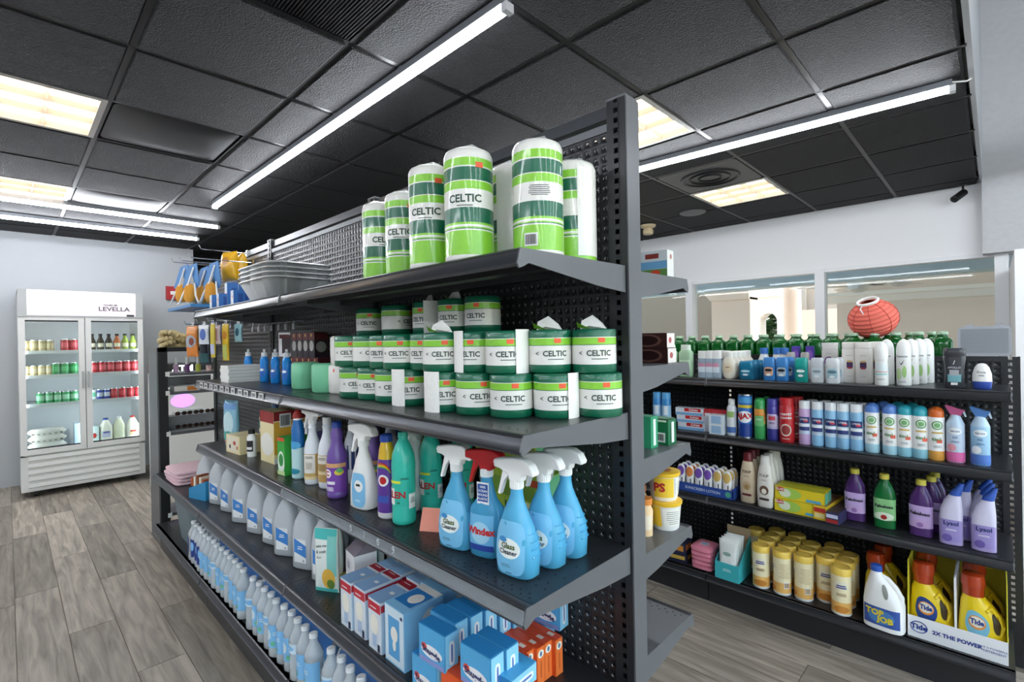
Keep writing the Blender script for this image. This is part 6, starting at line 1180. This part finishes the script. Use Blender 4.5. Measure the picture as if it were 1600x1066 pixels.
# ------------------------------------------------------------------ third shelf
Y3 = -2.63
def mk_lysb():
    S = [(0, .027, .019, 0, 0, 3), (.004, .036, .024, 0, 0, 3), (.10, .036, .024, 0, 0, 3), (.14, .034, .023, -.002, 0, 3), (.17, .028, .021, -.006, 0), (.195, .020, .018, -.012, 0), (.205, .016, .016, -.015, 0)]
    r = root('bowl_cleaner_bottle'); P(r, 'bottle_body', MB().loft(S, 28, [0, 0, 1, 1, 1, 1]), [mat('lilac_gloss', 'A99ACB', .3, coat=.3), mat('pale_lilac_gloss', 'CFCBE2', .3, coat=.3)]); P(r, 'cap', MB().loft([(.198, .0185, .0185, -.013, 0), (.212, .018, .018, -.017, 0), (.235, .011, .011, -.028, 0), (.247, .008, .008, -.034, 0)], 18), mat('cobalt_cap', '2F58B4', .35)); fn = wrap(S, 90, .001); l = MB(); patch(l, fn, 0, .06, .058, .085, 'rect', 0); patch(l, bump_fn(fn, .0003), -.012, .03, .03, .03, 'oval', 1); P(r, 'label', l, [flat('9A8CC8'), flat('6E5CA8')]); t = MB(); write(t, 'Lysol', .022, bump_fn(fn, .0012), 0, .088, bold=.03); scribble(t, bump_fn(fn, .0012), 0, .065, .04, 2, 1); P(r, 'lettering', t, [flat('22306E'), flat('F0F0F6')]); return r
LB = Kind(mk_lysb, 'bottle'); lbg = 'lilac bowl cleaner bottles with blue caps'
for px, y, l in ((1533, Y3, 'front right one'), (1530, -2.71, 'behind the front right one'), (1527, -2.79, 'rearmost at the right'), (1482, Y3, 'front left one'), (1497, -2.72, 'behind the front left one')): LB.put((RR(px, R3, y), y, R3), 'lilac bowl cleaner bottle with blue angled cap, %s' % l, lbg, .05, 1.0)
def mk_fab(col, lab, fruit):
    S = [(0, .030, .024, 0, 0, 3), (.004, .0385, .030, 0, 0, 3), (.03, .0385, .030, 0, 0, 3), (.12, .0385, .030, 0, 0, 3), (.135, .040, .031, 0, 0, 2.6), (.165, .036, .028), (.195, .022, .020), (.205, .0165, .0165), (.215, .0165, .0165)]
    r = root('floor_cleaner_bottle'); P(r, 'bottle_body', MB().loft(S, 28), mat('liquid_'+col, col, .08, trans=.25, ior=1.25, coat=.5), ang=50); P(r, 'cap', MB().loft([(.212, .018), (.232, .0175), (.235, .014)], 20), mat('lemon_cap', 'E2D25A', .35)); fn = wrap(S, 90, .0012); l = MB(); patch(l, fn, 0, .085, .098, .090, 'rect', 0, 12, 3); patch(l, bump_fn(fn, .0003), 0, .055, .07, .035, 'oval', 1); patch(l, bump_fn(fn, .0006), 0, .052, .022, .02, 'oval', 2)
    g = MB()
    P(r, 'label', l, [flat(lab, .35), flat('E0EED8' if fruit else 'C8A8D8'), flat('B4342E' if fruit else '9A74B4')]); t = MB(); write(t, 'Fabuloso', .0178, bump_fn(fn, .0016), 0, .098, bold=.04); P(r, 'lettering', t, flat('22222E')); return r
FB_ = {c: Kind(lambda c=c: mk_fab(*c), 'bottle') for c in (('5E3A7E', 'C6ACE0', 0), ('1F7A3E', '8FCB8A', 1))}
pcol = ('5E3A7E', 'C6ACE0', 0); fbg = 'purple floor cleaner bottles'
FB_[pcol].put((RR(1333, R3, -2.69), -2.69, R3), 'purple floor cleaner bottle left of the green one', fbg); FB_[('1F7A3E', '8FCB8A', 1)].put((RR(1379, R3, -2.67), -2.67, R3), 'green floor cleaner bottle with apple picture')
for px, y, l in ((1436, -2.66, 'front one of the right group'), (1452, -2.75, 'behind the front one of the right group'), (1458, -2.84, 'rearmost of the right group')): FB_[pcol].put((RR(px, R3, y), y, R3), 'purple floor cleaner bottle, %s' % l, fbg, -.1)
def mk_lotion(c, capc, k):
    S = [(0, .030, .020, 0, 0, 3), (.004, .035, .023, 0, 0, 3), (.10, .037, .024, 0, 0, 3), (.15, .034, .023, 0, 0, 2.6), (.19, .028, .02), (.205, .024, .017)]
    return vessel('body_lotion_bottle', S, mat('lotion_'+c, c, .35, coat=.2), [('cap', [(.205, .023, .017), (.245, .021, .015), (.25, .017, .012)], mat('cap_'+capc, capc, .35))], [(0, .085, .04, .045, 'C9B08A' if k else '6A5040', 'oval'), (.0, .08, .022, .026, 'F0EADC' if not k else 'A8885A', 'oval'), (0, .042, .044, .012, '6A2E34' if k else '4A3A3A', 'round')], [('TULIP', 0, .155, .016, '5A4A40'), (None, 0, .135, .03, '8A7A6A', 2)])
LN = {k: Kind(lambda k=k: mk_lotion(*k), 'bottle') for k in (('DCC9AC', '7A2A30', 1), ('E9E4DC', 'E6E2DC', 0))}
for i in range(3): LN[('DCC9AC', '7A2A30', 1)].put((RR(1166+6*i, R3, Y3-.07*i), Y3-.07*i, R3), 'tan oat lotion bottle with maroon cap, %s from the front' % ordn(i), 'tan oat lotion bottles', 0, 1.02)
for i in range(4): LN[('E9E4DC', 'E6E2DC', 0)].put((RR(1193+5.5*i, R3, Y3+.02-.065*i), Y3+.02-.065*i, R3), 'white coconut lotion bottle with white cap, %s from the front' % ordn(i), 'white coconut lotion bottles', 0, 1.02)
def mk_glad(): return carton('food_wrap_box', .21, .055, .058, 'E4CC2E', [('y', -.04, .03, .10, .05, 'A8CE5A', 'oval'), ('y', -.06, .03, .05, .04, 'E4ECD0', 'oval'), ('y', -.08, .045, .036, .02, 'C42A30', 'round'), ('y', 'text', -.082, .045, .016, 'F6F2E8', 'GLAD'), ('t', 0, 0, .2, .05, 'C6C43A'), ('x', 0, .029, .05, .05, '6FC4A8'), ('y', .06, .012, .06, .012, '5AA8D0')])
GD = Kind(mk_glad, 'food wrap box'); gx = RR(1247, R3, -2.62)
for i in range(2): GD.put((gx, -2.62-.01*i, R3+.0585*i), 'yellow and green food wrap box at the shelf front, %s' % ['lower', 'upper'][i], 'yellow food wrap boxes', -.03); GD.put((gx+.0, -2.69, R3+.0585*i), 'yellow and green food wrap box, %s of the second stack behind' % ['lower', 'upper'][i], 'yellow food wrap boxes', 0)
GD.put((gx-.01, -2.76, R3), 'yellow and green food wrap box lying at the back', 'yellow food wrap boxes', 0)
small('yellow_wrap_box', .05, .24, .062, 'E4BE34', (RR(1290, R3, -2.68), -2.70, R3), 'yellow and maroon wrap box with its end to the front', 'box', [('y', 0, .045, .048, .02, 'C23A34'), ('y', 0, .02, .04, .02, 'E9DC9A'), ('t', 0, 0, .045, .22, '8A5A3A')], -.1); small('blue_wrap_box', .05, .24, .05, '3A3A5E', (RR(1309, R3, -2.66), -2.68, R3), 'dark blue and red wrap box with its end to the front', 'box', [('y', 0, .034, .046, .016, 'C8CCE4'), ('y', 0, .012, .046, .016, 'A8342E'), ('t', 0, 0, .045, .22, '4A3A3A')], -.1)
# sunscreen tray
tr = tag(root('lotion_display_tray'), 'blue cardboard counter tray full of small sun lotion tubes', 'display tray'); tx = RR(1103, R3, -2.66); tr.location = (tx, -2.66, R3)
tm_ = MB().box(-.16, .16, .07, .074, 0, .05).box(-.16, .16, -.08, -.076, 0, .07).box(-.16, -.156, -.08, .074, 0, .06).box(.156, .16, -.08, .074, 0, .06).box(-.16, .16, -.08, .074, 0, .003); P(tr, 'tray_walls', tm_, flat('2F4E9A', .45), smooth=False); m_ = MB(); write(m_, 'SUNSCREEN LOTION', .020, face_y(.0745, -.0, .026), bold=.02); patch(m_, face_y(.0742), .135, .027, .03, .03, 'oval', 1); P(tr, 'lettering', m_, [flat('C9D4EC'), flat('4FA08A')], smooth=False)
def mk_tube(c): return vessel('lotion_tube', [(.0, .017, .013), (.03, .02, .014), (.085, .023, .013), (.11, .022, .010), (.128, .015, .006), (.133, .008, .004)], WHITE, None, [(0, .10, .04, .05, c, 'oval'), (0, .055, .03, .04, 'ECEAEC'), (.008, .05, .005, .03, '2A2A3A')], (), 20)
TUB = {c: Kind(lambda c=c: mk_tube(c), 'lotion tube') for c in ('7A54B0', 'E0894A', 'D8B46A')}
for i, c in enumerate(('7A54B0', 'E0894A', '7A54B0', '7A54B0', 'D8B46A', 'D8B46A')):
    for j in range(3): TUB[c].put((tx+.128-.05*i, -2.612-.045*j, R3+.004), '%s sun lotion tube in the blue tray, %s from the left in the %s row' % ({'7A54B0': 'purple', 'E0894A': 'orange', 'D8B46A': 'gold'}[c], ordn(i), ['front', 'middle', 'rear'][j]), 'sun lotion tubes in the blue tray', 0, (1, 1, 1.03+.0*j))
small('pale_pack', .1, .08, .06, '9AB4D4', (RR(1058, R3, -2.72), -2.72, R3), 'pale blue pack left of the sun lotion tray', 'pack', [('t', 0, 0, .08, .06, 'D8A8B0')])
# ------------------------------------------------------------------ deck of the low run
def mk_wipe():
    r = root('wipes_canister'); P(r, 'canister_body', MB().loft([(0, .036), (.004, .039), (.012, .039), (.06, .039), (.165, .039), (.178, .039)], 28, [0, 0, 1, 2, 2]), [WHITE, mat('can_F0BC68', 'F0BC68', .35, coat=.2), mat('can_F8ECC4', 'F8ECC4', .35, coat=.2)]); P(r, 'lid', MB().loft([(.176, .0405), (.200, .0405), (.206, .037)], 28), mat('mustard_lid', 'EFCB5C', .35)); P(r, 'lid_ring', MB().tube([(.030*math.cos(a), .030*math.sin(a), .2065) for a in np.linspace(0, 2*PI, 25)], .0015, 4), mat('mustard_dark', 'B8923A', .4))
    fn = wrap([(0, .039), (.2, .039)], 100, .001); l = MB(); patch(l, fn, 0, .135, .06, .035, 'oval', 0); l.add([bump_fn(fn, .0006)(a, b) for a, b in ((-.028, .125), (.028, .125), (.012, .150), (-.008, .143))], [(0, 1, 2, 3)], 1); scribble(l, bump_fn(fn, .001), 0, .134, .046, 2, 2, .005, .009); scribble(l, bump_fn(fn, .001), 0, .10, .045, 4, 3); patch(l, fn, 0, .03, .06, .03, 'oval', 4); P(r, 'label', l, [flat('F2EAD0'), flat('B8C4DC'), flat('2E4590'), flat('9A7A4A'), flat('D08A3A')])
    bk = wrap([(0, .039), (.2, .039)], 200, .001); b = MB(); scribble(b, bk, 0, .15, .05, 12, 0, .0014, .006); P(r, 'back_print', b, [flat('A8844E'), WHITE]); b = MB(); barcode(b, bk, .01, .05, .026, .03, 1, 0); P(r, 'barcode', b, [flat('A8844E'), WHITE]); return r
CN = Kind(mk_wipe, 'wipes canister'); cng = 'yellow wipes canisters on the low deck'
cx0 = [(1313, -2.585, .05), (1253, -2.60, -1.5), (1224, -2.60, -1.4), (1195, -2.60, .0), (1300, -2.655, 0), (1283, -2.66, .0)]
pos = [(.50, -2.585, 0), (.655, -2.61, -1.5), (.745, -2.60, -1.4), (.84, -2.60, .0), (.575, -2.66, 0), (.66, -2.695, 0), (.745, -2.685, 0), (.84, -2.685, 0), (.50, -2.67, .2), (.575, -2.745, 0), (.66, -2.78, 0), (.745, -2.77, 0), (.84, -2.77, 0), (.50, -2.755, 0), (.575, -2.83, 0), (.745, -2.855, 0), (.84, -2.855, 0), (.925, -2.80, 0)]
nm = ['frontmost, beside the white bleach jug', 'front, second from the right with its back print showing', 'front, third from the right with its back print showing', 'front, leftmost beside the aqua box']
for i, (x, y, rz) in enumerate(pos): CN.put((x, y, R4), 'yellow lidded wipes canister, %s' % (nm[i] if i < 4 else 'in the rear rows, %s counting from the right front' % ordn(i-4)), cng, rz)
def mk_bleach():
    S = [(0, .058, .040, 0, 0, 3.4), (.006, .070, .050, 0, 0, 3.4), (.11, .070, .050, 0, 0, 3.2), (.16, .056, .042, .008, 0, 2.6), (.20, .036, .032, .018, 0), (.225, .020, .020, .026, 0), (.236, .019, .019, .026, 0)]
    r = root('bleach_jug'); P(r, 'jug_body', MB().loft(S, 32), WHITE, ang=55); P(r, 'handle', MB().tube([(.012, 0, .215), (-.012, 0, .205), (-.038, 0, .178), (-.056, 0, .145), (-.06, 0, .11)], [.012, .013, .013, .014, .012], 10), WHITE); g = MB(); patch(g, wrap(S, 90, .0015), .022, .165, .018, .055, 'oval', 0); P(r, 'handle_opening', g, flat('8E9088')); P(r, 'cap', MB().loft([(.234, .0215, .0215, .026, 0), (.254, .021, .021, .026, 0), (.257, .018, .018, .026, 0)], 22), mat('cobalt_cap', '2F58B4', .35))
    fn = wrap(S, 90, .0012); l = MB(); patch(l, fn, 0, .062, .128, .075, 'rect', 0, 16, 3); patch(l, bump_fn(fn, .0003), 0, .062, .09, .06, 'oval', 1); P(r, 'label', l, [flat('3A5AA8'), flat('4E86C4')]); t = MB(); write(t, 'TOP', .032, bump_fn(fn, .0016), -.022, .076, bold=.05); write(t, 'JOB', .032, bump_fn(fn, .0016), .014, .052, bold=.05); P(r, 'lettering', t, flat('E8D23A')); return r
Kind(mk_bleach, 'bleach jug').put((.345, -2.575, R4), 'white bleach jug with blue label and blue cap', None, -.1)
def mk_deterg(c):
    S = [(0, .060, .042, 0, 0, 3), (.006, .076, .052, 0, 0, 3), (.06, .080, .055, 0, 0, 2.6), (.12, .074, .052, .0, 0, 2.4), (.165, .052, .042, .018, 0), (.185, .036, .034, .026, 0), (.195, .032, .032, .028, 0)]
    r = root('detergent_jug'); yel = mat('yellow_jug', 'F2D420', .3, coat=.3); P(r, 'jug_body', MB().loft(S, 32), yel, ang=55); fn = wrap(S, 90, .0012); P(r, 'handle_opening', patch(MB(), fn, .048, .115, .028, .066, 'oval', 0), flat('3E2F12')); P(r, 'handle_grip', MB().tube([fn(.026, .15), fn(.046, .162), fn(.062, .14), fn(.068, .11), fn(.058, .078)], [.006, .009, .010, .009, .006], 8), yel)
    P(r, 'cap', MB().loft([(.190, .036, .036, .028, 0), (.222, .037, .037, .028, 0), (.224, .041, .041, .028, 0), (.238, .041, .041, .028, 0), (.262, .037, .037, .028, 0), (.266, .03, .03, .028, 0)], 26), mat('amber_red_cap', 'BE441E', .2, trans=.15, coat=.4))
    l = MB(); patch(l, fn, -.016, .100, .078, .092, 'oval', 0); patch(l, bump_fn(fn, .0003), -.016, .108, .056, .046, 'oval', 1); patch(l, bump_fn(fn, .0006), -.016, .110, .048, .036, 'oval', 2); P(r, 'label', l, [flat('7FC0D8' if c else '24468E'), flat('E8923A'), flat('F2EBDA')]); t = MB(); write(t, 'Tide', .024, bump_fn(fn, .0016), -.016, .11, bold=.04); P(r, 'lettering', t, flat('24408E')); return r
TD = {c: Kind(lambda c=c: mk_deterg(c), 'detergent jug') for c in (0, 1)}; tdg = 'yellow detergent jugs'
bxx0, bxx1, byf, byb = -.025, .268, -2.575, -2.88
db = tag(root('detergent_display_box'), 'white fronted cardboard tray holding yellow detergent jugs', 'display box'); yb_ = flat('DCD23A', .5); wb_ = flat('EEEFF2', .45)
P(db, 'front_panel', MB().box(bxx0, bxx1, byf-.003, byf, R4, R4+.085), wb_, smooth=False); P(db, 'tray_floor', MB().box(bxx0, bxx1, byb, byf-.003, R4+.0005, R4+.003), CARDK, smooth=False)
for x in (bxx0, bxx1-.003): P(db, 'side_panel', MB().prism([(byf-.004, R4+.003), (byf-.004, R4+.12), (byf-.03, R4+.30), (byb, R4+.30), (byb, R4+.003)], x, x+.003, 'x'), yb_, smooth=False)
P(db, 'divider', MB().box(.118, .124, byb, byf-.005, R4+.003, R4+.28), wb_, smooth=False); P(db, 'back_panel', MB().box(bxx0+.004, bxx1-.004, byb-.003, byb, R4+.003, R4+.30), yb_, smooth=False)
fnb = face_y(byf, 0, R4); t = MB(); write(t, '2X THE POWER', .0205, bump_fn(fnb, .0006), -.118, .040, bold=.045); P(db, 'lettering', t, flat('27408E'), smooth=False); t = MB(); write(t, 'Tide', .028, bump_fn(fnb, .0012), -.232, .045, m=0, bold=.04); P(db, 'logo_lettering', t, flat('27408E'), smooth=False)
t2 = MB(); write(t2, 'OF A POWERFUL', .0095, bump_fn(fnb, .0006), -.012, .046); write(t2, 'DETERGENT', .0115, bump_fn(fnb, .0006), -.012, .033); P(db, 'small_lettering', t2, flat('6A7AA8'), smooth=False)
lo = MB(); lo.tube([fnb(-.232+.026*math.cos(a), .045+.022*math.sin(a)) for a in np.linspace(0, 2*PI, 25)], .0018, 5); P(db, 'logo_ring', lo, flat('27408E'))
def TDp(c, x, y, l): TD[c].put((x, y, R4+.0032), l, tdg, 0, (.9, .92, 1.1))
TDp(1, .045, -2.64, 'yellow detergent jug with pale blue label at the right of the display box'); TDp(0, .196, -2.64, 'yellow detergent jug with navy label at the left of the display box')
TDp(1, .045, -2.78, 'yellow detergent jug behind the pale blue labelled one'); TDp(0, .196, -2.78, 'yellow detergent jug behind the navy labelled one')
TD[0].put((.365, -2.70, R4), 'yellow detergent jug outside the box, behind the white bleach jug', tdg, 0, (.88, .92, 1)); TD[0].put((.355, -2.83, R4), 'rearmost yellow detergent jug outside the box', tdg, 0, (.88, .92, 1))
ab = tag(root('aqua_display_box'), 'aqua slanted cardboard box holding white pouches', 'display box'); ab.location = (.985, -2.61, R4); aq = flat('3FB4BC', .45)
P(ab, 'front_wall', MB().box(-.06, .06, .068, .071, 0, .085), aq, smooth=False); P(ab, 'base', MB().box(-.06, .06, -.10, .068, 0, .003), aq, smooth=False)
for x in (-.06, .057): P(ab, 'side_wall', MB().prism([(.068, .003), (.068, .085), (-.1, .19), (-.1, .003)], x, x+.003, 'x'), aq, smooth=False)
P(ab, 'back_flap', MB().box(-.06, .06, -.103, -.1, .003, .225), CARDK, smooth=False); m_ = MB(); scribble(m_, face_y(.0712), 0, .055, .05, 2, 0, .003, .008); P(ab, 'lettering', m_, flat('D8F0F0'), smooth=False)
for i in range(4): put(pouch('white_pouch', .09, .19, .03, 'E6E9E6', [(0, .08, .06, .09, 'F2F4F2', 'oval'), (0, .12, .04, .02, '8FB0A8', 'oval')]) if i == 0 else copy_tree(wpo), (.985, -2.56-.032*i, R4+.012), 'white pouch with pale oval in the aqua box, %s from the front' % ordn(i), 'pouch', 'white pouches in the aqua box', .05*(i % 2)) if i else [wpo := pouch('white_pouch', .09, .19, .03, 'E6E9E6', [(0, .08, .06, .09, 'F2F4F2', 'oval'), (0, .12, .04, .02, '8FB0A8', 'oval')]), put(wpo, (.985, -2.56, R4+.012), 'white pouch with pale oval in the aqua box, frontmost', 'pouch', 'white pouches in the aqua box', 0)]
def mk_pink(): 
    r = root('pink_wipes_pack'); P(r, 'pack_film', MB().loft([(0, .05, .06, 0, 0, 5), (.004, .058, .068, 0, 0, 5), (.018, .058, .068, 0, 0, 5), (.024, .048, .058, 0, 0, 5)], 28), mat('pink_film', 'E58AA0', .3, coat=.4, bump=.4, bscale=50)); l = MB(); patch(l, face_top(.024), 0, 0, .05, .05, 'round', 0); patch(l, face_top(.0244), 0, 0, .034, .03, 'round', 1); P(r, 'label', l, [flat('EFC2CE'), flat('A8C4DE')]); return r
PK = Kind(mk_pink, 'wipes pack')
for i in range(5): PK.put((1.13+.004*(i % 2), -2.63+.003*i, R4+.0245*i), 'pink wipes pack in a pile beside the aqua box, %s from the bottom' % ordn(i), 'piled pink wipes packs', .12*(i % 2))
small('navy_gold_box', .10, .09, .05, '22263E', (1.27, -2.62, R4), 'navy and gold box, lower of the stack left of the pink packs', 'box', [('y', 0, .025, .08, .02, 'C9A64A'), ('x', 0, .025, .06, .02, 'C9A64A')], .1); small('navy_gold_box', .10, .09, .055, '2A2E4A', (1.275, -2.62, R4+.0505), 'navy and orange box, second of the stack left of the pink packs', 'box', [('y', 0, .026, .08, .03, 'D8923A'), ('x', 0, .03, .07, .03, 'C8783A')], .05)
small('teal_navy_box', .07, .09, .075, '27324E', (1.28, -2.63, R4+.106), 'navy box with teal panel, topmost left of the pink packs', 'box', [('y', 0, .035, .05, .05, '4FA8A8'), ('x', 0, .04, .07, .05, 'D0A04A')], .1)
o = vessel('squat_white_jug', [(0, .04, .03, 0, 0, 3), (.09, .04, .03, 0, 0, 3), (.12, .02, .02), (.13, .018, .018)], mat('grey_white', 'B9BDC0', .4), [('cap', [(.125, .02), (.15, .02)], mat('straw_cap', 'D0BE7A', .4))]); put(o, (1.40, -2.74, R4), 'greyish white jug with straw cap at the back left of the deck', 'jug')
# ------------------------------------------------------------------ inside the refrigerator
def fcan(body, band): 
    r = root('drink_can'); P(r, 'can_body', MB().loft([(0, .024), (.006, .031), (.035, .031), (.08, .031), (.105, .031), (.115, .026)], 16, [0, 0, 1, 0, 2]), [mat('can_'+body, body, .3, coat=.4), mat('can_'+band, band, .3, coat=.4), CHROME]); return r
FK = {}
def fput(b, d, x, y, z, l, g, s=1.0):
    if (b, d) not in FK: FK[(b, d)] = Kind(lambda: fcan(b, d), 'can')
    FK[(b, d)].put((x, y, z), l, g, 0, s)
def frow(n, y0, dy, z, cols, name, g, x=FX+.12, s=1.0):
    for i in range(n): b, d = cols[i % len(cols)] if isinstance(cols, list) else cols; fput(b, d, x, y0-dy*i, z, '%s, %s from the left' % (name, ordn(i)), g, s)
frow(6, -.615, .066, FSH[1], ('A81E2A', 'D05A60'), 'red can, second shelf behind the right glass door', 'red cans on the second refrigerator shelf', s=1.05)
frow(4, -.77, .066, FSH[2], ('B01E28', 'C8444A'), 'red can, third shelf behind the right glass door', 'red cans on the third refrigerator shelf')
frow(1, -.605, .06, FSH[2], ('DDE4E8', '7FC4A4'), 'white and green can, third shelf behind the right glass door', 'pale cans in the refrigerator'); frow(2, -.655, .058, FSH[2], ('2A3E9A', 'C9CEDC'), 'blue and silver can, third shelf behind the right glass door', 'blue cans in the refrigerator', s=.93)
frow(3, -.33, .066, FSH[1], ('2E8A4A', '4FB06A'), 'green can, second shelf behind the left glass door', 'green cans on the second refrigerator shelf', s=1.05); frow(4, -.12, .055, FSH[1], ('CDBB8A', 'E4D8B4'), 'tan can, second shelf behind the left glass door', 'tan cans in the refrigerator', s=.9)
frow(5, -.22, .060, FSH[2], ('3E9A5E', '9CCFAC'), 'green and white can, third shelf behind the left glass door', 'green and white cans in the refrigerator'); frow(4, -.12, .058, FSH[0], ('B0A07A', 'CDBE96'), 'beige can on the top shelf behind the left glass door', 'beige cans in the refrigerator', s=1.0); frow(2, -.40, .064, FSH[0], ('A8262E', 'C8505A'), 'red can on the top shelf behind the left glass door', 'red cans on the top refrigerator shelf', s=1.05)
def mk_fb(c): return vessel('juice_bottle', [(0, .026), (.08, .028), (.12, .014), (.14, .012)], mat('juice_'+c, c, .2), [('cap', [(.138, .015), (.155, .015)], blk)], [(0, .05, .05, .035, 'D8D2B8')], (), 16, 180)
JB = {c: Kind(lambda c=c: mk_fb(c), 'bottle') for c in ('3A2E22', '8A9A3A', 'B0623A')}
for i, c in enumerate(('3A2E22', '3A2E22', '3A2E22', 'B0623A', '8A9A3A', '8A9A3A')): JB[c].put((FX+.13, -.605-.066*i, FSH[0]), '%s bottle on the top shelf behind the right glass door, %s from the left' % ({'3A2E22': 'dark', '8A9A3A': 'olive green', 'B0623A': 'amber'}[c], ordn(i)), 'juice bottles in the refrigerator', 0, 1.1)
def mk_milk(): return vessel('milk_jug', [(0, .05, .05, 0, 0, 4), (.15, .052, .052, 0, 0, 4), (.2, .03, .03), (.225, .018, .018)], mat('milk_white', 'F0EEDF', .4), [('cap', [(.222, .021), (.24, .021)], mat('milk_cap', '3A55A8', .4))], [(0, .08, .07, .06, 'C9CBE0'), (0, .10, .05, .02, '5A5AA0')], (), 20, 180)
MK = Kind(mk_milk, 'milk jug'); MK.put((FX+.14, -.70, FSH[3]), 'milk jug with blue cap behind the right glass door', 'milk jugs'); 
o = vessel('milk_jug', [(0, .05, .05, 0, 0, 4), (.15, .052, .052, 0, 0, 4), (.2, .03, .03), (.225, .018, .018)], mat('milk_white', 'F0EEDF', .4), [('cap', [(.222, .021), (.24, .021)], mat('red_cap', 'B2342E', .35))], [(0, .07, .06, .05, 'E4C9A0'), (0, .085, .05, .02, 'B8423A')], (), 20, 180); put(o, (FX+.14, -.92, FSH[3]), 'milk jug with red label at the right behind the glass door', 'milk jug', 'milk jugs'); o = vessel('milk_jug', [(0, .05, .05, 0, 0, 4), (.15, .052, .052, 0, 0, 4), (.2, .03, .03), (.225, .018, .018)], mat('milk_cream', 'E4E6CC', .4), [('cap', [(.222, .021), (.24, .021)], WHITE)]); put(o, (FX+.16, -.81, FSH[3]), 'plain cream jug between the labelled milk jugs', 'milk jug', 'milk jugs')
small('juice_carton', .09, .07, .17, 'BFD0CC', (FX+.13, -.605, FSH[3]), 'pale carton with red drop behind the right glass door', 'carton', [('x', 0, .08, .035, .05, 'A83A34', 'oval')])
for z, l in ((.24, 'lower'), (.275, 'upper')): small('white_food_pack', .12, .15, .034, 'E6E2D8', (FX+.32, -.70, FSH[3]+z-.24), 'white food pack at the back of the bottom shelf, %s one' % l, 'pack')
def mk_egg():
    r = root('egg_carton'); m = MB().loft([(0, .10, .05, 0, 0, 5), (.035, .14, .06, 0, 0, 5), (.04, .14, .06, 0, 0, 5), (.065, .115, .045, 0, 0, 4)], 28).xf(lambda x, y, z: (y, x, z)); P(r, 'carton_shell', m, mat('egg_carton_grey', 'D8D6CE', .9, bump=.4)); l = MB()
    for i in range(6): patch(l, face_x(-.0555, -.10+.04*i, 0), 0, .022, .022, .016, 'oval', 0)
    P(r, 'dimple', l, flat('7A7468'), smooth=False); return r
EG = Kind(mk_egg, 'egg carton')
for i in range(3): EG.put((FX+.14, -.26, FSH[3]+.066*i), 'grey egg carton behind the left glass door, %s from the bottom' % ordn(i), 'stacked egg cartons')
small('white_carton', .1, .3, .14, 'DDE4EA', (FX+.30, -.28, FSH[3]+.0), 'pale carton behind the egg cartons', 'carton'); small('blue_pack', .1, .06, .22, 'C4DCEC', (FX+.14, -.485, FSH[3]), 'pale blue carton at the right edge behind the left glass door', 'carton')
